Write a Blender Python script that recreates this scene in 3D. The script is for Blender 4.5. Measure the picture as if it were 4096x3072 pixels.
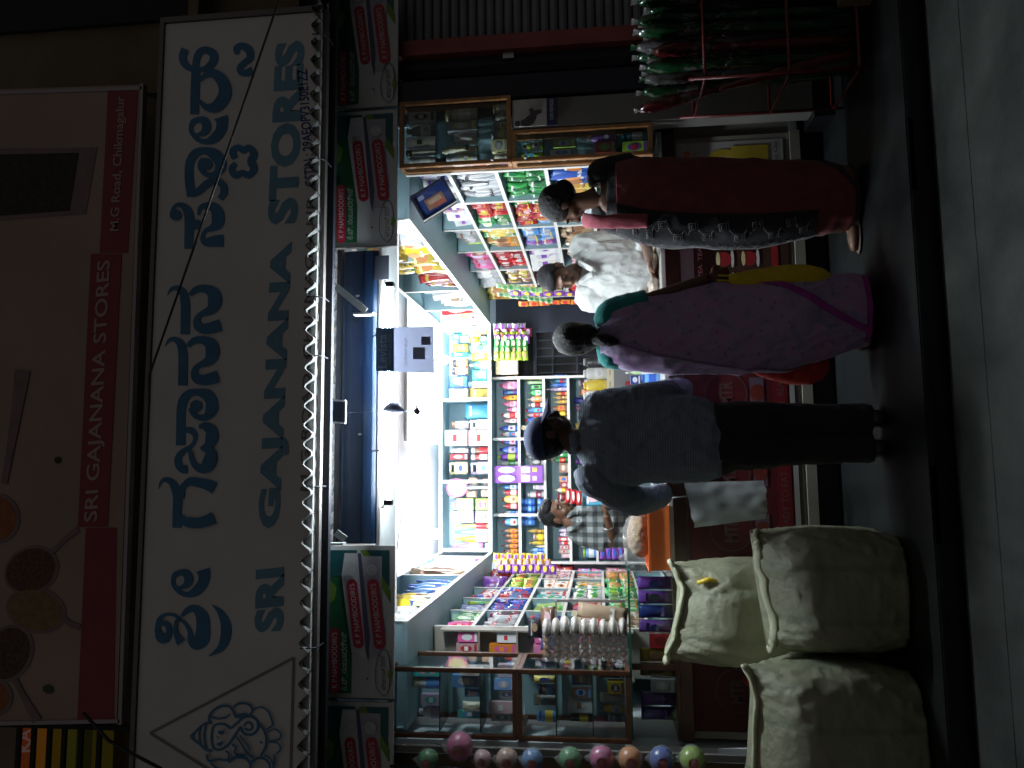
import bpy, bmesh, math, random
from mathutils import Vector, Matrix, noise
random.seed(7)
SC = bpy.context.scene
COL = SC.collection
for o in list(bpy.data.objects):
    bpy.data.objects.remove(o, do_unlink=True)

# ------------------------------------------------------------------ camera
CH = 1.40                                   # eye height above the shop step
yaw, pitch, roll, FPX = math.radians(6.2), math.radians(6.4), math.radians(1.25), 3050.0
FW = Vector((math.sin(yaw)*math.cos(pitch), math.cos(yaw)*math.cos(pitch), math.sin(pitch)))
R0 = Vector((math.cos(yaw), -math.sin(yaw), 0)); U0 = R0.cross(FW)
RT = R0*math.cos(roll) - U0*math.sin(roll)
UP = U0*math.cos(roll) + R0*math.sin(roll)
cam = bpy.data.cameras.new('camera'); camo = bpy.data.objects.new('camera', cam); COL.objects.link(camo)
cam.sensor_fit = 'HORIZONTAL'; cam.sensor_width = 36.0; cam.lens = FPX*36/4096
cam.clip_start = 0.05; cam.clip_end = 200
X_, Y_, Z_ = -UP, RT, -FW                   # the phone was held sideways: picture-up is the street's right
camo.matrix_world = Matrix(((X_.x, Y_.x, Z_.x, 0), (X_.y, Y_.y, Z_.y, 0), (X_.z, Y_.z, Z_.z, CH), (0, 0, 0, 1)))
SC.camera = camo

# ------------------------------------------------------------------ night sky and exposure
w = bpy.data.worlds.new('World'); SC.world = w; w.use_nodes = True
nt = w.node_tree; nt.nodes.clear()
wo = nt.nodes.new('ShaderNodeOutputWorld'); bg = nt.nodes.new('ShaderNodeBackground')
bg.inputs['Color'].default_value = (0.92, 0.86, 0.83, 1); bg.inputs['Strength'].default_value = 0.070
nt.links.new(bg.outputs[0], wo.inputs[0])
SC.view_settings.view_transform = 'Standard'; SC.view_settings.look = 'None'
SC.view_settings.exposure = 0.0; SC.view_settings.gamma = 1.0
SC.cycles.use_denoising = True
SC.cycles.max_bounces = 7; SC.cycles.diffuse_bounces = 4; SC.cycles.glossy_bounces = 3
SC.cycles.transmission_bounces = 5; SC.cycles.transparent_max_bounces = 10
SC.cycles.sample_clamp_indirect = 6.0; SC.cycles.caustics_reflective = False; SC.cycles.caustics_refractive = False
TUBE_L, BULB_L = 390.0, 1050.0

# ------------------------------------------------------------------ measuring helpers (photo pixel -> place)
KD = 4096/2212
def ray(x, y):
    U = 3072 - y*KD; V = x*KD
    return FW*FPX + RT*(U-1536) - UP*(V-2048)
def WY(x, y, Y):
    d = ray(x, y); t = Y/d.y; return Vector((d.x*t, Y, CH + d.z*t))
def WZ(x, y, z):
    d = ray(x, y); t = (z-CH)/d.z; return Vector((d.x*t, d.y*t, z))
def WX(x, y, X):
    d = ray(x, y); t = X/d.x; return Vector((X, d.y*t, CH + d.z*t))
def TL(c, r, tx, ty):                       # pixel of an enlarged tile -> picture position
    s = 2212/1024
    return ((c + tx/s)/KD, (r + ty/s)/KD)
def ZM(ox, oy, zx, zy, s=2.765):
    return ((ox + zx/s)/KD, (oy + zy/s)/KD)

# ------------------------------------------------------------------ materials
MATS = {}
def mat(name, col, rough=0.6, metal=0.0, var=0.0, scale=8.0, bump=0.0, bscale=60.0, spec=0.5, emit=None, estr=1.0, trans=0.0, alpha=1.0, coat=0.0, sheen=0.0):
    if name in MATS: return MATS[name]
    m = bpy.data.materials.new(name); m.use_nodes = True; n = m.node_tree.nodes; l = m.node_tree.links
    b = n['Principled BSDF']
    b.inputs['Base Color'].default_value = (*col, 1); b.inputs['Roughness'].default_value = rough
    b.inputs['Metallic'].default_value = metal; b.inputs['Specular IOR Level'].default_value = spec
    if coat: b.inputs['Coat Weight'].default_value = coat; b.inputs['Coat Roughness'].default_value = 0.1
    if sheen: b.inputs['Sheen Weight'].default_value = sheen
    if trans: b.inputs['Transmission Weight'].default_value = trans
    if alpha < 1: b.inputs['Alpha'].default_value = alpha
    if emit: b.inputs['Emission Color'].default_value = (*emit, 1); b.inputs['Emission Strength'].default_value = estr
    if var or bump:
        tc = n.new('ShaderNodeTexCoord')
        if var:
            nz = n.new('ShaderNodeTexNoise'); nz.inputs['Scale'].default_value = scale; nz.inputs['Detail'].default_value = 5
            l.new(tc.outputs['Object'], nz.inputs['Vector'])
            rp = n.new('ShaderNodeValToRGB'); rp.color_ramp.elements[0].position = .3; rp.color_ramp.elements[1].position = .7
            rp.color_ramp.elements[0].color = (*[c*(1-var) for c in col], 1); rp.color_ramp.elements[1].color = (*[min(1, c*(1+var)) for c in col], 1)
            l.new(nz.outputs['Fac'], rp.inputs[0]); l.new(rp.outputs[0], b.inputs['Base Color'])
        if bump:
            n2 = n.new('ShaderNodeTexNoise'); n2.inputs['Scale'].default_value = bscale; n2.inputs['Detail'].default_value = 4
            l.new(tc.outputs['Object'], n2.inputs['Vector'])
            bp = n.new('ShaderNodeBump'); bp.inputs['Strength'].default_value = bump; bp.inputs['Distance'].default_value = 0.01
            l.new(n2.outputs['Fac'], bp.inputs['Height']); l.new(bp.outputs[0], b.inputs['Normal'])
    MATS[name] = m
    return m
def emat(name, col, strength):
    if name in MATS: return MATS[name]
    m = bpy.data.materials.new(name); m.use_nodes = True; n = m.node_tree.nodes; n.clear()
    e = n.new('ShaderNodeEmission'); o = n.new('ShaderNodeOutputMaterial')
    e.inputs[0].default_value = (*col, 1); e.inputs[1].default_value = strength
    m.node_tree.links.new(e.outputs[0], o.inputs[0]); MATS[name] = m
    return m
def glassmat(name, col, fac=0.85, rough=0.03):
    if name in MATS: return MATS[name]
    m = bpy.data.materials.new(name); m.use_nodes = True; n = m.node_tree.nodes; l = m.node_tree.links; n.clear()
    o = n.new('ShaderNodeOutputMaterial'); mx = n.new('ShaderNodeMixShader'); t = n.new('ShaderNodeBsdfTransparent'); g = n.new('ShaderNodeBsdfGlossy')
    t.inputs[0].default_value = (*col, 1); g.inputs['Roughness'].default_value = rough
    fr = n.new('ShaderNodeFresnel'); fr.inputs[0].default_value = 1.45
    ma = n.new('ShaderNodeMath'); ma.operation = 'MULTIPLY_ADD'; ma.inputs[1].default_value = fac; ma.inputs[2].default_value = 0.015
    l.new(fr.outputs[0], ma.inputs[0]); l.new(ma.outputs[0], mx.inputs[0]); l.new(t.outputs[0], mx.inputs[1]); l.new(g.outputs[0], mx.inputs[2]); l.new(mx.outputs[0], o.inputs[0])
    MATS[name] = m
    return m
def filmmat(name, col, alpha=0.25, rough=0.12):        # clear plastic wrapping
    if name in MATS: return MATS[name]
    m = bpy.data.materials.new(name); m.use_nodes = True; n = m.node_tree.nodes; l = m.node_tree.links
    b = n['Principled BSDF']; b.inputs['Base Color'].default_value = (*col, 1); b.inputs['Roughness'].default_value = rough
    b.inputs['Alpha'].default_value = alpha; b.inputs['Specular IOR Level'].default_value = 0.9
    MATS[name] = m
    return m
CM = {}
def pk(c, rough=0.38):                                  # printed packaging colour
    k = (round(c[0], 3), round(c[1], 3), round(c[2], 3), rough)
    if k not in CM:
        CM[k] = mat('pack_%03d' % len(CM), c, rough=rough, var=0.12, scale=30, coat=0.15)
    return CM[k]
C = dict(white=(.8,.8,.78), cream=(.75,.68,.5), grey=(.4,.42,.44), silver=(.62,.63,.66), black=(.03,.03,.035), red=(.65,.03,.04), dred=(.35,.03,.03),
         pink=(.8,.14,.4), lpink=(.82,.5,.55), orange=(.85,.28,.03), yellow=(.85,.62,.04), mustard=(.5,.36,.05), lyellow=(.85,.78,.4), green=(.05,.4,.1), dgreen=(.02,.2,.07),
         lime=(.4,.65,.05), lgreen=(.55,.75,.4), teal=(.03,.48,.45), cyan=(.1,.5,.75), blue=(.04,.13,.6), lblue=(.12,.36,.8), navy=(.02,.035,.2), purple=(.22,.06,.42), lilac=(.55,.42,.65),
         brown=(.26,.12,.06), tan=(.5,.33,.18), maroon=(.28,.03,.08), amber=(.6,.3,.05), peach=(.8,.5,.38))

# ------------------------------------------------------------------ mesh helpers
def link(o, parent=None):
    COL.objects.link(o)
    if parent is not None: o.parent = parent
    return o
def worldpos(p):
    t = Vector((0, 0, 0))
    while p is not None: t += p.location; p = p.parent
    return t
def mk(name, verts, faces, m=None, parent=None, smooth=False):      # world-space vertices; parent only offsets
    off = worldpos(parent)
    me = bpy.data.meshes.new(name)
    me.from_pydata([tuple(Vector(v)-off) for v in verts], [], faces); me.update()
    if smooth: me.polygons.foreach_set('use_smooth', [True]*len(me.polygons))
    o = bpy.data.objects.new(name, me)
    if m: me.materials.append(m)
    return link(o, parent)
def from_bm(name, bm, m=None, parent=None, smooth=False):
    off = worldpos(parent)
    bmesh.ops.translate(bm, vec=-off, verts=bm.verts)
    bmesh.ops.recalc_face_normals(bm, faces=bm.faces)
    me = bpy.data.meshes.new(name); bm.to_mesh(me); bm.free()
    if smooth: me.polygons.foreach_set('use_smooth', [True]*len(me.polygons))
    if m: me.materials.append(m)
    return link(bpy.data.objects.new(name, me), parent)
def boxbm(bm, x0, x1, y0, y1, z0, z1, bev=0.0):
    r = bmesh.ops.create_cube(bm, size=1.0)
    bmesh.ops.scale(bm, vec=(x1-x0, y1-y0, z1-z0), verts=r['verts'])
    bmesh.ops.translate(bm, vec=((x0+x1)/2, (y0+y1)/2, (z0+z1)/2), verts=r['verts'])
    if bev > 0:
        es = list({e for v in r['verts'] for e in v.link_edges})
        bmesh.ops.bevel(bm, geom=es, offset=bev, segments=2, affect='EDGES')
def box(name, x0, x1, y0, y1, z0, z1, m, parent=None, bev=0.0):
    bm = bmesh.new(); boxbm(bm, min(x0,x1), max(x0,x1), min(y0,y1), max(y0,y1), min(z0,z1), max(z0,z1), bev)
    return from_bm(name, bm, m, parent)
def quad(name, pts, m, parent=None):
    return mk(name, pts, [tuple(range(len(pts)))], m, parent)
def slab(name, pts, th, m, parent=None):               # flat outline in XZ facing the street, given thickness
    n = len(pts); vs = [Vector(p) for p in pts] + [Vector(p)+Vector((0, th, 0)) for p in pts]
    fs = [tuple(range(n)), tuple(range(2*n-1, n-1, -1))] + [(i, n+i, n+(i+1) % n, (i+1) % n) for i in range(n)]
    return mk(name, vs, fs, m, parent)
def frames(pts):
    out = []; n = len(pts); prev = None
    for i in range(n):
        t = (pts[min(i+1, n-1)] - pts[max(i-1, 0)]).normalized()
        if prev is None:
            a = Vector((0, 0, 1)) if abs(t.z) < .9 else Vector((1, 0, 0))
            u = t.cross(a).normalized()
        else:
            u = (prev - t*prev.dot(t)).normalized()
        prev = u; out.append((u, t.cross(u)))
    return out
def tubebm(bm, pts, rad, seg=10, cap=True, rad2=None):
    pts = [Vector(p) for p in pts]
    if not hasattr(rad, '__len__'): rad = [rad]*len(pts)
    rings = []
    for i, (p, (u, v)) in enumerate(zip(pts, frames(pts))):
        r = rad[i]; r2 = rad2[i] if rad2 else r
        rings.append([bm.verts.new(p + u*r*math.cos(2*math.pi*k/seg) + v*r2*math.sin(2*math.pi*k/seg)) for k in range(seg)])
    for a, b in zip(rings, rings[1:]):
        for k in range(seg): bm.faces.new((a[k], a[(k+1) % seg], b[(k+1) % seg], b[k]))
    if cap: bm.faces.new(rings[0][::-1]); bm.faces.new(rings[-1])
def tube(name, pts, rad, m, parent=None, seg=10, smooth=True):
    bm = bmesh.new(); tubebm(bm, pts, rad, seg); return from_bm(name, bm, m, parent, smooth)
def loftbm(bm, rings, seg=28, fn=None):                # rings: (cx, cy, z, rx, ry[, tilt]); fn(theta, i) -> radius factor
    rr = []
    for i, (cx, cy, z, rx, ry) in enumerate(rings):
        rr.append([bm.verts.new((cx + rx*math.cos(2*math.pi*k/seg)*(fn(2*math.pi*k/seg, i) if fn else 1), cy + ry*math.sin(2*math.pi*k/seg)*(fn(2*math.pi*k/seg, i) if fn else 1), z)) for k in range(seg)])
    for a, b in zip(rr, rr[1:]):
        for k in range(seg): bm.faces.new((a[k], a[(k+1) % seg], b[(k+1) % seg], b[k]))
    bm.faces.new(rr[0][::-1]); bm.faces.new(rr[-1])
def ballbm(bm, c, rx, ry=None, rz=None, rot=None, sub=2):
    ry = ry or rx; rz = rz or rx
    r = bmesh.ops.create_icosphere(bm, subdivisions=sub, radius=1.0)
    bmesh.ops.scale(bm, vec=(rx, ry, rz), verts=r['verts'])
    if rot: bmesh.ops.rotate(bm, cent=(0, 0, 0), matrix=rot, verts=r['verts'])
    bmesh.ops.translate(bm, vec=c, verts=r['verts'])
def remesh(name, bm, m, parent, voxel=0.012, smooth_it=6, disp=None):
    off = worldpos(parent)
    me = bpy.data.meshes.new(name); bm.to_mesh(me); bm.free()
    o = bpy.data.objects.new(name, me); COL.objects.link(o)
    md = o.modifiers.new('r', 'REMESH'); md.mode = 'VOXEL'; md.voxel_size = voxel
    if smooth_it:
        ms = o.modifiers.new('s', 'SMOOTH'); ms.factor = .5; ms.iterations = smooth_it
    dg = bpy.context.evaluated_depsgraph_get()
    nm = bpy.data.meshes.new_from_object(o.evaluated_get(dg)); nm.name = name
    bpy.data.objects.remove(o, do_unlink=True)
    if disp:
        ns = [v.normal.copy() for v in nm.vertices]
        for v, nrm in zip(nm.vertices, ns): v.co += nrm*disp(v.co)
    for v in nm.vertices: v.co -= off
    nm.update(); nm.polygons.foreach_set('use_smooth', [True]*len(nm.polygons))
    nm.materials.clear(); nm.materials.append(m)
    return link(bpy.data.objects.new(name, nm), parent)
def thing(name, label, cat, loc=(0, 0, 0), group=None, rotz=0.0):
    o = bpy.data.objects.new(name, None); o.empty_display_size = .1; COL.objects.link(o)
    o.location = loc; o.rotation_euler = (0, 0, rotz); return tag(o, label, cat, group)
def tag(o, label, cat, group=None):
    o['label'] = label; o['category'] = cat
    if group: o['group'] = group
    return o
def struct(o):
    o['kind'] = 'structure'; return o
def rebase(o):                                         # put the object's origin at the base of its mesh
    vs = [v.co for v in o.data.vertices]
    c = Vector((sum(v.x for v in vs)/len(vs), sum(v.y for v in vs)/len(vs), min(v.z for v in vs)))
    o.data.transform(Matrix.Translation(-c)); o.location += c
    return o

# ------------------------------------------------------------------ lettering
TXT = {}
def textmesh(s, bold=0.0):
    if (s, bold) in TXT: return TXT[(s, bold)]
    c = bpy.data.curves.new('lettering', 'FONT'); c.body = s; c.offset = bold; c.resolution_u = 3; c.fill_mode = 'FRONT'
    o = bpy.data.objects.new('lettering', c); COL.objects.link(o)
    dg = bpy.context.evaluated_depsgraph_get(); me = bpy.data.meshes.new_from_object(o.evaluated_get(dg))
    bpy.data.objects.remove(o, do_unlink=True)
    vs = [(v.co.x, v.co.y) for v in me.vertices]; fs = [tuple(p.vertices) for p in me.polygons]
    x0, x1 = min(v[0] for v in vs), max(v[0] for v in vs); y0, y1 = min(v[1] for v in vs), max(v[1] for v in vs)
    N_ = [((x-x0)/(x1-x0), (y-y0)/(y1-y0)) for x, y in vs]; gap = .22*(y1-y0)/(x1-x0)
    iv = sorted((min(N_[i][0] for i in f), max(N_[i][0] for i in f), k) for k, f in enumerate(fs)); words_ = [[]]; end = None
    for a, b, k in iv:
        if end is not None and a-end > gap: words_.append([])
        words_[-1].append(k); end = b if end is None else max(end, b)
    TXT[(s, bold)] = (N_, fs, words_)
    return TXT[(s, bold)]
def text_on(name, s, bl, br, tl, m, parent=None, bold=0.0):        # bottom-start, bottom-end, top-start corners
    vs, fs, ws = textmesh(s, bold); bl, br, tl = Vector(bl), Vector(br), Vector(tl); o = None
    for w_ in ws:                                       # one object for each word
        ids = sorted({i for k in w_ for i in fs[k]}); mp = {i: j for j, i in enumerate(ids)}
        o = mk(name, [bl + (br-bl)*vs[i][0] + (tl-bl)*vs[i][1] for i in ids], [tuple(mp[i] for i in fs[k]) for k in w_], m, parent)
    return o
def spline(pts, k=6):                                   # Catmull-Rom through (x, y, w)
    out = []; n = len(pts)
    for i in range(n-1):
        p0, p1, p2, p3 = pts[max(i-1, 0)], pts[i], pts[i+1], pts[min(i+2, n-1)]
        for j in range(k):
            t = j/k
            out.append(tuple(.5*((2*b) + (-a+c)*t + (2*a-5*b+4*c-d)*t*t + (-a+3*b-3*c+d)*t**3) for a, b, c, d in zip(p0, p1, p2, p3)))
    out.append(pts[-1]); return out
def stroke(bm, pts, place, dy, k=6):                    # brush stroke of changing width, painted on a sign face
    ps = spline([(float(a), float(b), float(c)) for a, b, c in pts], k); L = []; Rr = []
    for i, (x, y, wd) in enumerate(ps):
        a = ps[max(i-1, 0)]; b = ps[min(i+1, len(ps)-1)]
        tx, ty = b[0]-a[0], b[1]-a[1]; d = math.hypot(tx, ty) or 1
        nx, ny = -ty/d*wd/2, tx/d*wd/2
        lift = dy-.00003*i                               # ink never lies in one plane where a stroke crosses itself
        L.append(bm.verts.new(place(x+nx, y+ny)+Vector((0, lift, 0)))); Rr.append(bm.verts.new(place(x-nx, y-ny)+Vector((0, lift, 0))))
    for i in range(len(ps)-1): bm.faces.new((L[i], L[i+1], Rr[i+1], Rr[i]))
def disc(bm, cx, cy, r, place, dy, hole=0.0, n=20):
    o = [bm.verts.new(place(cx+r*math.cos(2*math.pi*i/n), cy+r*math.sin(2*math.pi*i/n))+Vector((0, dy, 0))) for i in range(n)]
    if hole <= 0: bm.faces.new(o); return
    q = [bm.verts.new(place(cx+hole*math.cos(2*math.pi*i/n), cy+hole*math.sin(2*math.pi*i/n))+Vector((0, dy, 0))) for i in range(n)]
    for i in range(n): bm.faces.new((o[i], o[(i+1) % n], q[(i+1) % n], q[i]))
def NTH(i): return (['first','second','third','fourth','fifth','sixth','seventh','eighth','ninth','tenth','eleventh','twelfth','thirteenth','fourteenth','fifteenth','sixteenth','seventeenth','eighteenth','nineteenth','twentieth','twenty-first','twenty-second','twenty-third','twenty-fourth','twenty-fifth','twenty-sixth','twenty-seventh','twenty-eighth'])[i]
# ------------------------------------------------------------------ surface materials
def concrete(name, c1, c2, rough=.8, sc=3.0, bump=.35):
    m = bpy.data.materials.new(name); m.use_nodes = True; n = m.node_tree.nodes; l = m.node_tree.links; b = n['Principled BSDF']
    tc = n.new('ShaderNodeTexCoord'); a = n.new('ShaderNodeTexNoise'); a.inputs['Scale'].default_value = sc; a.inputs['Detail'].default_value = 8; a.inputs['Roughness'].default_value = .65
    g = n.new('ShaderNodeTexNoise'); g.inputs['Scale'].default_value = 140; g.inputs['Detail'].default_value = 3
    mx = n.new('ShaderNodeMath'); mx.operation = 'MULTIPLY_ADD'; mx.inputs[1].default_value = .3
    rp = n.new('ShaderNodeValToRGB'); rp.color_ramp.elements[0].color = (*c1, 1); rp.color_ramp.elements[1].color = (*c2, 1); rp.color_ramp.elements[0].position = .42; rp.color_ramp.elements[1].position = .82
    l.new(tc.outputs['Object'], a.inputs['Vector']); l.new(tc.outputs['Object'], g.inputs['Vector'])
    l.new(g.outputs['Fac'], mx.inputs[0]); l.new(a.outputs['Fac'], mx.inputs[2]); l.new(mx.outputs[0], rp.inputs[0]); l.new(rp.outputs[0], b.inputs['Base Color'])
    bp = n.new('ShaderNodeBump'); bp.inputs['Strength'].default_value = bump; bp.inputs['Distance'].default_value = .01
    l.new(mx.outputs[0], bp.inputs['Height']); l.new(bp.outputs[0], b.inputs['Normal']); b.inputs['Roughness'].default_value = rough
    st = n.new('ShaderNodeTexNoise'); st.inputs['Scale'].default_value = .9; st.inputs['Detail'].default_value = 9; st.inputs['Distortion'].default_value = 1.4
    ms = n.new('ShaderNodeMapping'); ms.inputs['Scale'].default_value = (2.2, .8, 1); l.new(tc.outputs['Object'], ms.inputs['Vector']); l.new(ms.outputs[0], st.inputs['Vector'])
    r3 = n.new('ShaderNodeValToRGB'); r3.color_ramp.elements[0].position = .36; r3.color_ramp.elements[0].color = (.35,.36,.33,1); r3.color_ramp.elements[1].position = .62; r3.color_ramp.elements[1].color = (1,1,1,1); l.new(st.outputs['Fac'], r3.inputs[0])
    mm = n.new('ShaderNodeMixRGB'); mm.blend_type = 'MULTIPLY'; mm.inputs[0].default_value = .85; l.new(rp.outputs[0], mm.inputs[1]); l.new(r3.outputs[0], mm.inputs[2]); l.new(mm.outputs[0], b.inputs['Base Color'])
    MATS[name] = m; return m
M_road = concrete('road concrete', (.017, .021, .019), (.058, .066, .058))
M_granite = concrete('dark granite', (.005, .006, .0065), (.016, .020, .021), rough=.42, sc=9, bump=.1)
M_gran2 = mat('granite plinth', (.012, .012, .013), rough=.3, var=.4, scale=30)
M_wall = mat('outer wall plaster', (.17, .135, .085), rough=.9, var=.2, scale=2.5, bump=.3, bscale=40)
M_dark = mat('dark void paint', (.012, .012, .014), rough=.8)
M_ceil = mat('ceiling distemper', (.80, .79, .83), rough=.9, var=.04, scale=3)
M_iwall = mat('inner wall paint', (.55, .6, .64), rough=.85, var=.05, scale=4)
M_shelf = mat('shelf blue laminate', (.27, .41, .45), rough=.45, var=.06, scale=5)
M_edge = mat('shelf edge white strip', (.78, .77, .74), rough=.4)
M_loft = mat('loft pale blue laminate', (.36, .55, .62), rough=.45, var=.05, scale=4)
M_wood0 = mat('lit wood frame', (.34, .16, .06), rough=.42, var=.3, scale=14); M_wood1 = mat('dim dark wood frame', (.11, .045, .022), rough=.42, var=.3, scale=14)  # light level put into the wood colour: lit copy and darkened dim copy
M_dwood = mat('dark counter wood', (.06, .028, .018), rough=.4, var=.3, scale=12)
M_cream = mat('cream laminate', (.27, .255, .215), rough=.5, var=.06, scale=6)
M_alu = mat('aluminium strip', (.5, .5, .5), rough=.35, metal=.9)
M_glass = glassmat('pane glass', (.86, .93, .92), .9)
M_gedge = mat('glass cut edge', (.02, .16, .11), rough=.15)
M_tile = mat('shop floor tile', (.42, .4, .37), rough=.3, var=.1, scale=2)
M_shut = mat('shutter slat steel', (.20, .21, .23), rough=.5, metal=.3, var=.15, scale=5)
M_pinkpaint = mat('red oxide paint', (.36, .10, .09), rough=.7, var=.2, scale=6)
M_navy = mat('navy door paint', (.02, .026, .045), rough=.5, var=.2, scale=4)
M_pillar = mat('grey pillar cladding', (.15, .145, .135), rough=.6, var=.08, scale=4)

# ------------------------------------------------------------------ street
struct(box('ground', -40, 40, -40, 3.44, -.4, -.14, M_road))
rd = bpy.data.objects.new('road', None); COL.objects.link(rd); struct(rd)
for j, (y0, y1) in enumerate(((3.135, 3.445), (1.2, 3.132), (-.8, 1.195))):
    for i in range(-1, 1):
        s = random.uniform(-.15, .15) if j else 0
        box('concrete_slab', i*7.0+.002+2.4+.3*j, i*7.0+6.998+2.4+.3*j, y0, y1, -.2, -.1-(.004 if j == 0 else 0)+random.uniform(-.002, .002), M_road, rd, .004)
stp = bpy.data.objects.new('pavement', None); COL.objects.link(stp); struct(stp)
for i in range(-3, 4):
    box('granite_slab', i*1.55-.35, i*1.55+1.196-.0+.35-.004, 3.455, 4.78, -.03, random.uniform(-.001, .001), M_granite, stp, .006)
box('riser', -6, 6, 3.475, 3.51, -.2, -.032, M_gran2, stp)

# ------------------------------------------------------------------ shop building
shop = thing('shop_building', 'two storey shop building with lit shopfront behind the signs', 'building', (0, 4.6, 0))
box('floor', -1.6, 2.4, 4.79, 8.8, -.02, .02, M_tile, shop)
box('ceiling', -1.6, 2.4, 4.62, 8.8, 3.24, 3.34, M_ceil, shop)
box('inner_wall', -1.68, -1.6, 4.62, 8.8, 0, 3.24, M_iwall, shop)
box('inner_wall', 2.4, 2.48, 4.62, 8.8, 0, 3.24, M_iwall, shop)
box('inner_wall', -1.6, 2.4, 8.8, 8.88, 0, 3.24, M_iwall, shop)
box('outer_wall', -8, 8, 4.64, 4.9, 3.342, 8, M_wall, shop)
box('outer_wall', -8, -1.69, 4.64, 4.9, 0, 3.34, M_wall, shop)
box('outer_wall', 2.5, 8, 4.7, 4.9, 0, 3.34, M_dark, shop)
# lintel channel under the shutter drum
box('lintel', -1.6, 2.4, 4.53, 4.90, 2.722, 2.745, mat('lintel white distemper', (.62, .68, .70), rough=.8, var=.06), shop)
box('lintel_edge', -1.6, 2.4, 4.902, 4.915, 2.715, 2.80, M_edge, shop)
# the floor above: window recess and cornice beside the photo sign
box('cornice', 2.60, 3.6, 4.45, 4.638, 3.95, 4.02, M_wall, shop)
box('window_recess', 3.05, 3.9, 4.60, 4.637, 4.05, 5.6, M_dark, shop)
tube('cable', [(2.55, 4.60, 4.55), (2.50, 4.60, 4.2), (2.47, 4.6, 3.98)], .008, M_dark, shop, 6)
tube('cable', [(2.57, 4.60, 4.55), (2.46, 4.60, 4.2), (2.42, 4.6, 3.98)], .006, M_dark, shop, 6)
tube('cable', [(-2.2, 4.5, 4.10), (-.8, 4.5, 4.06), (1, 4.5, 4.05), (2.45, 4.5, 4.08)], .012, M_dark, shop, 6)
tube('cable', [(-2.2, 4.5, 4.055), (-.8, 4.5, 4.035), (1, 4.5, 4.02), (2.5, 4.5, 3.99)], .008, M_dark, shop, 6)

# pillar, painted strip, closed neighbouring shutter
pil = thing('pillar', 'grey clad pillar between glass showcase and navy shutter recess', 'pillar', (2.2, 4.45, 0))
box('cladding', 2.03, 2.215, 4.40, 4.518, .12, 1.88, M_pillar, pil, .004)
box('cladding', 2.255, 2.40, 4.44, 4.6, .12, 2.60, M_navy, pil, .004)
box('plinth', 2.0, 2.5, 4.40, 4.62, .002, .118, M_gran2, pil)
dr = thing('steel_door_recess', 'navy painted recessed door jamb beside the closed shutter', 'door', (2.5, 4.6, 0))
box('jamb', 2.41, 2.60, 4.56, 4.68, .002, 2.7, M_navy, dr)
box('jamb', 2.47, 2.53, 4.545, 4.558, .002, 2.7, M_dark, dr)
sh = thing('rolling_shutter', 'closed grey rolling shutter with red oxide guide strip', 'shutter', (3.4, 4.55, 0))
box('guide_strip', 2.605, 2.705, 4.50, 4.66, .002, 2.75, M_pinkpaint, sh)
box('lock_box', 2.56, 2.60, 4.53, 4.55, 1.88, 1.95, M_alu, sh)
for i in range(46):
    z = .02 + i*.0585
    bm = bmesh.new()
    pr = [(0, 0), (-.010, .008), (-.013, .025), (-.010, .042), (0, .054), (.006, .054), (.006, 0)]
    a = [bm.verts.new((2.706, 4.60+p, z+q)) for p, q in pr]; b = [bm.verts.new((4.6, 4.60+p, z+q)) for p, q in pr]
    for k in range(len(pr)): bm.faces.new((a[k], b[k], b[(k+1) % len(pr)], a[(k+1) % len(pr)]))
    bm.faces.new(a[::-1]); bm.faces.new(b)
    from_bm('slat', bm, M_shut, sh)

# ------------------------------------------------------------------ lofts (open boxes under the ceiling)
def loft(name, label, x0, x1, y0, y1, front, divs):
    z0, z1 = 2.57, 3.15
    t = thing(name, label, 'loft shelf', ((x0+x1)/2, (y0+y1)/2, z0))
    box('bottom_board', x0, x1, y0, y1, z0, z0+.02, M_loft, t); box('top_board', x0, x1, y0, y1, z1-.02, z1, M_loft, t)
    e = .008
    if front == '-x':
        box('back_panel', x1-.012, x1-.002, y0, y1, z0+.021, z1-.021, M_loft, t)
        for z in (z0, z1-.03): box('edge_strip', x0-e, x0-.001, y0, y1, z-.002, z+.034, M_edge, t)
        for d in divs:
            box('divider', x0+.001, x1-.014, d, d+.018, z0+.021, z1-.021, M_loft, t); box('edge_strip', x0-e+.001, x0-.0005, d-.004, d+.022, z0+.034, z1-.034, M_edge, t)
    elif front == '+x':
        box('back_panel', x0+.002, x0+.012, y0, y1, z0+.021, z1-.021, M_loft, t)
        for z in (z0, z1-.03): box('edge_strip', x1+.001, x1+e, y0, y1, z-.002, z+.034, M_edge, t)
        for d in divs:
            box('divider', x0+.014, x1-.001, d, d+.018, z0+.021, z1-.021, M_loft, t); box('edge_strip', x1+.0005, x1+e-.001, d-.004, d+.022, z0+.034, z1-.034, M_edge, t)
    else:
        box('back_panel', x0, x1, y1-.012, y1-.002, z0+.021, z1-.021, M_loft, t)
        for z in (z0, z1-.03): box('edge_strip', x0, x1, y0-e, y0-.001, z-.002, z+.034, M_edge, t)
        for d in divs:
            box('divider', d-.009, d+.009, y0+.001, y1-.014, z0+.021, z1-.021, M_loft, t); box('edge_strip', d-.016, d+.016, y0-e+.001, y0-.0005, z0+.034, z1-.034, M_edge, t)
    return t
loft('loft_shelf', 'pale blue loft along the wall above the hanging picture', 1.58, 2.2, 4.62, 8.28, '-x', [4.64, 5.62, 6.62, 7.45, 8.25])
loft('loft_shelf', 'pale blue loft above the stationery and soap racks', -1.55, -.93, 4.62, 8.28, '+x', [4.64, 5.5, 6.58, 7.95])
loft('loft_shelf', 'pale blue loft across the back wall holding the detergent boxes', -.925, 1.575, 8.30, 8.78, '-y', [-.90, -.16, .74, 1.545])

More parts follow.
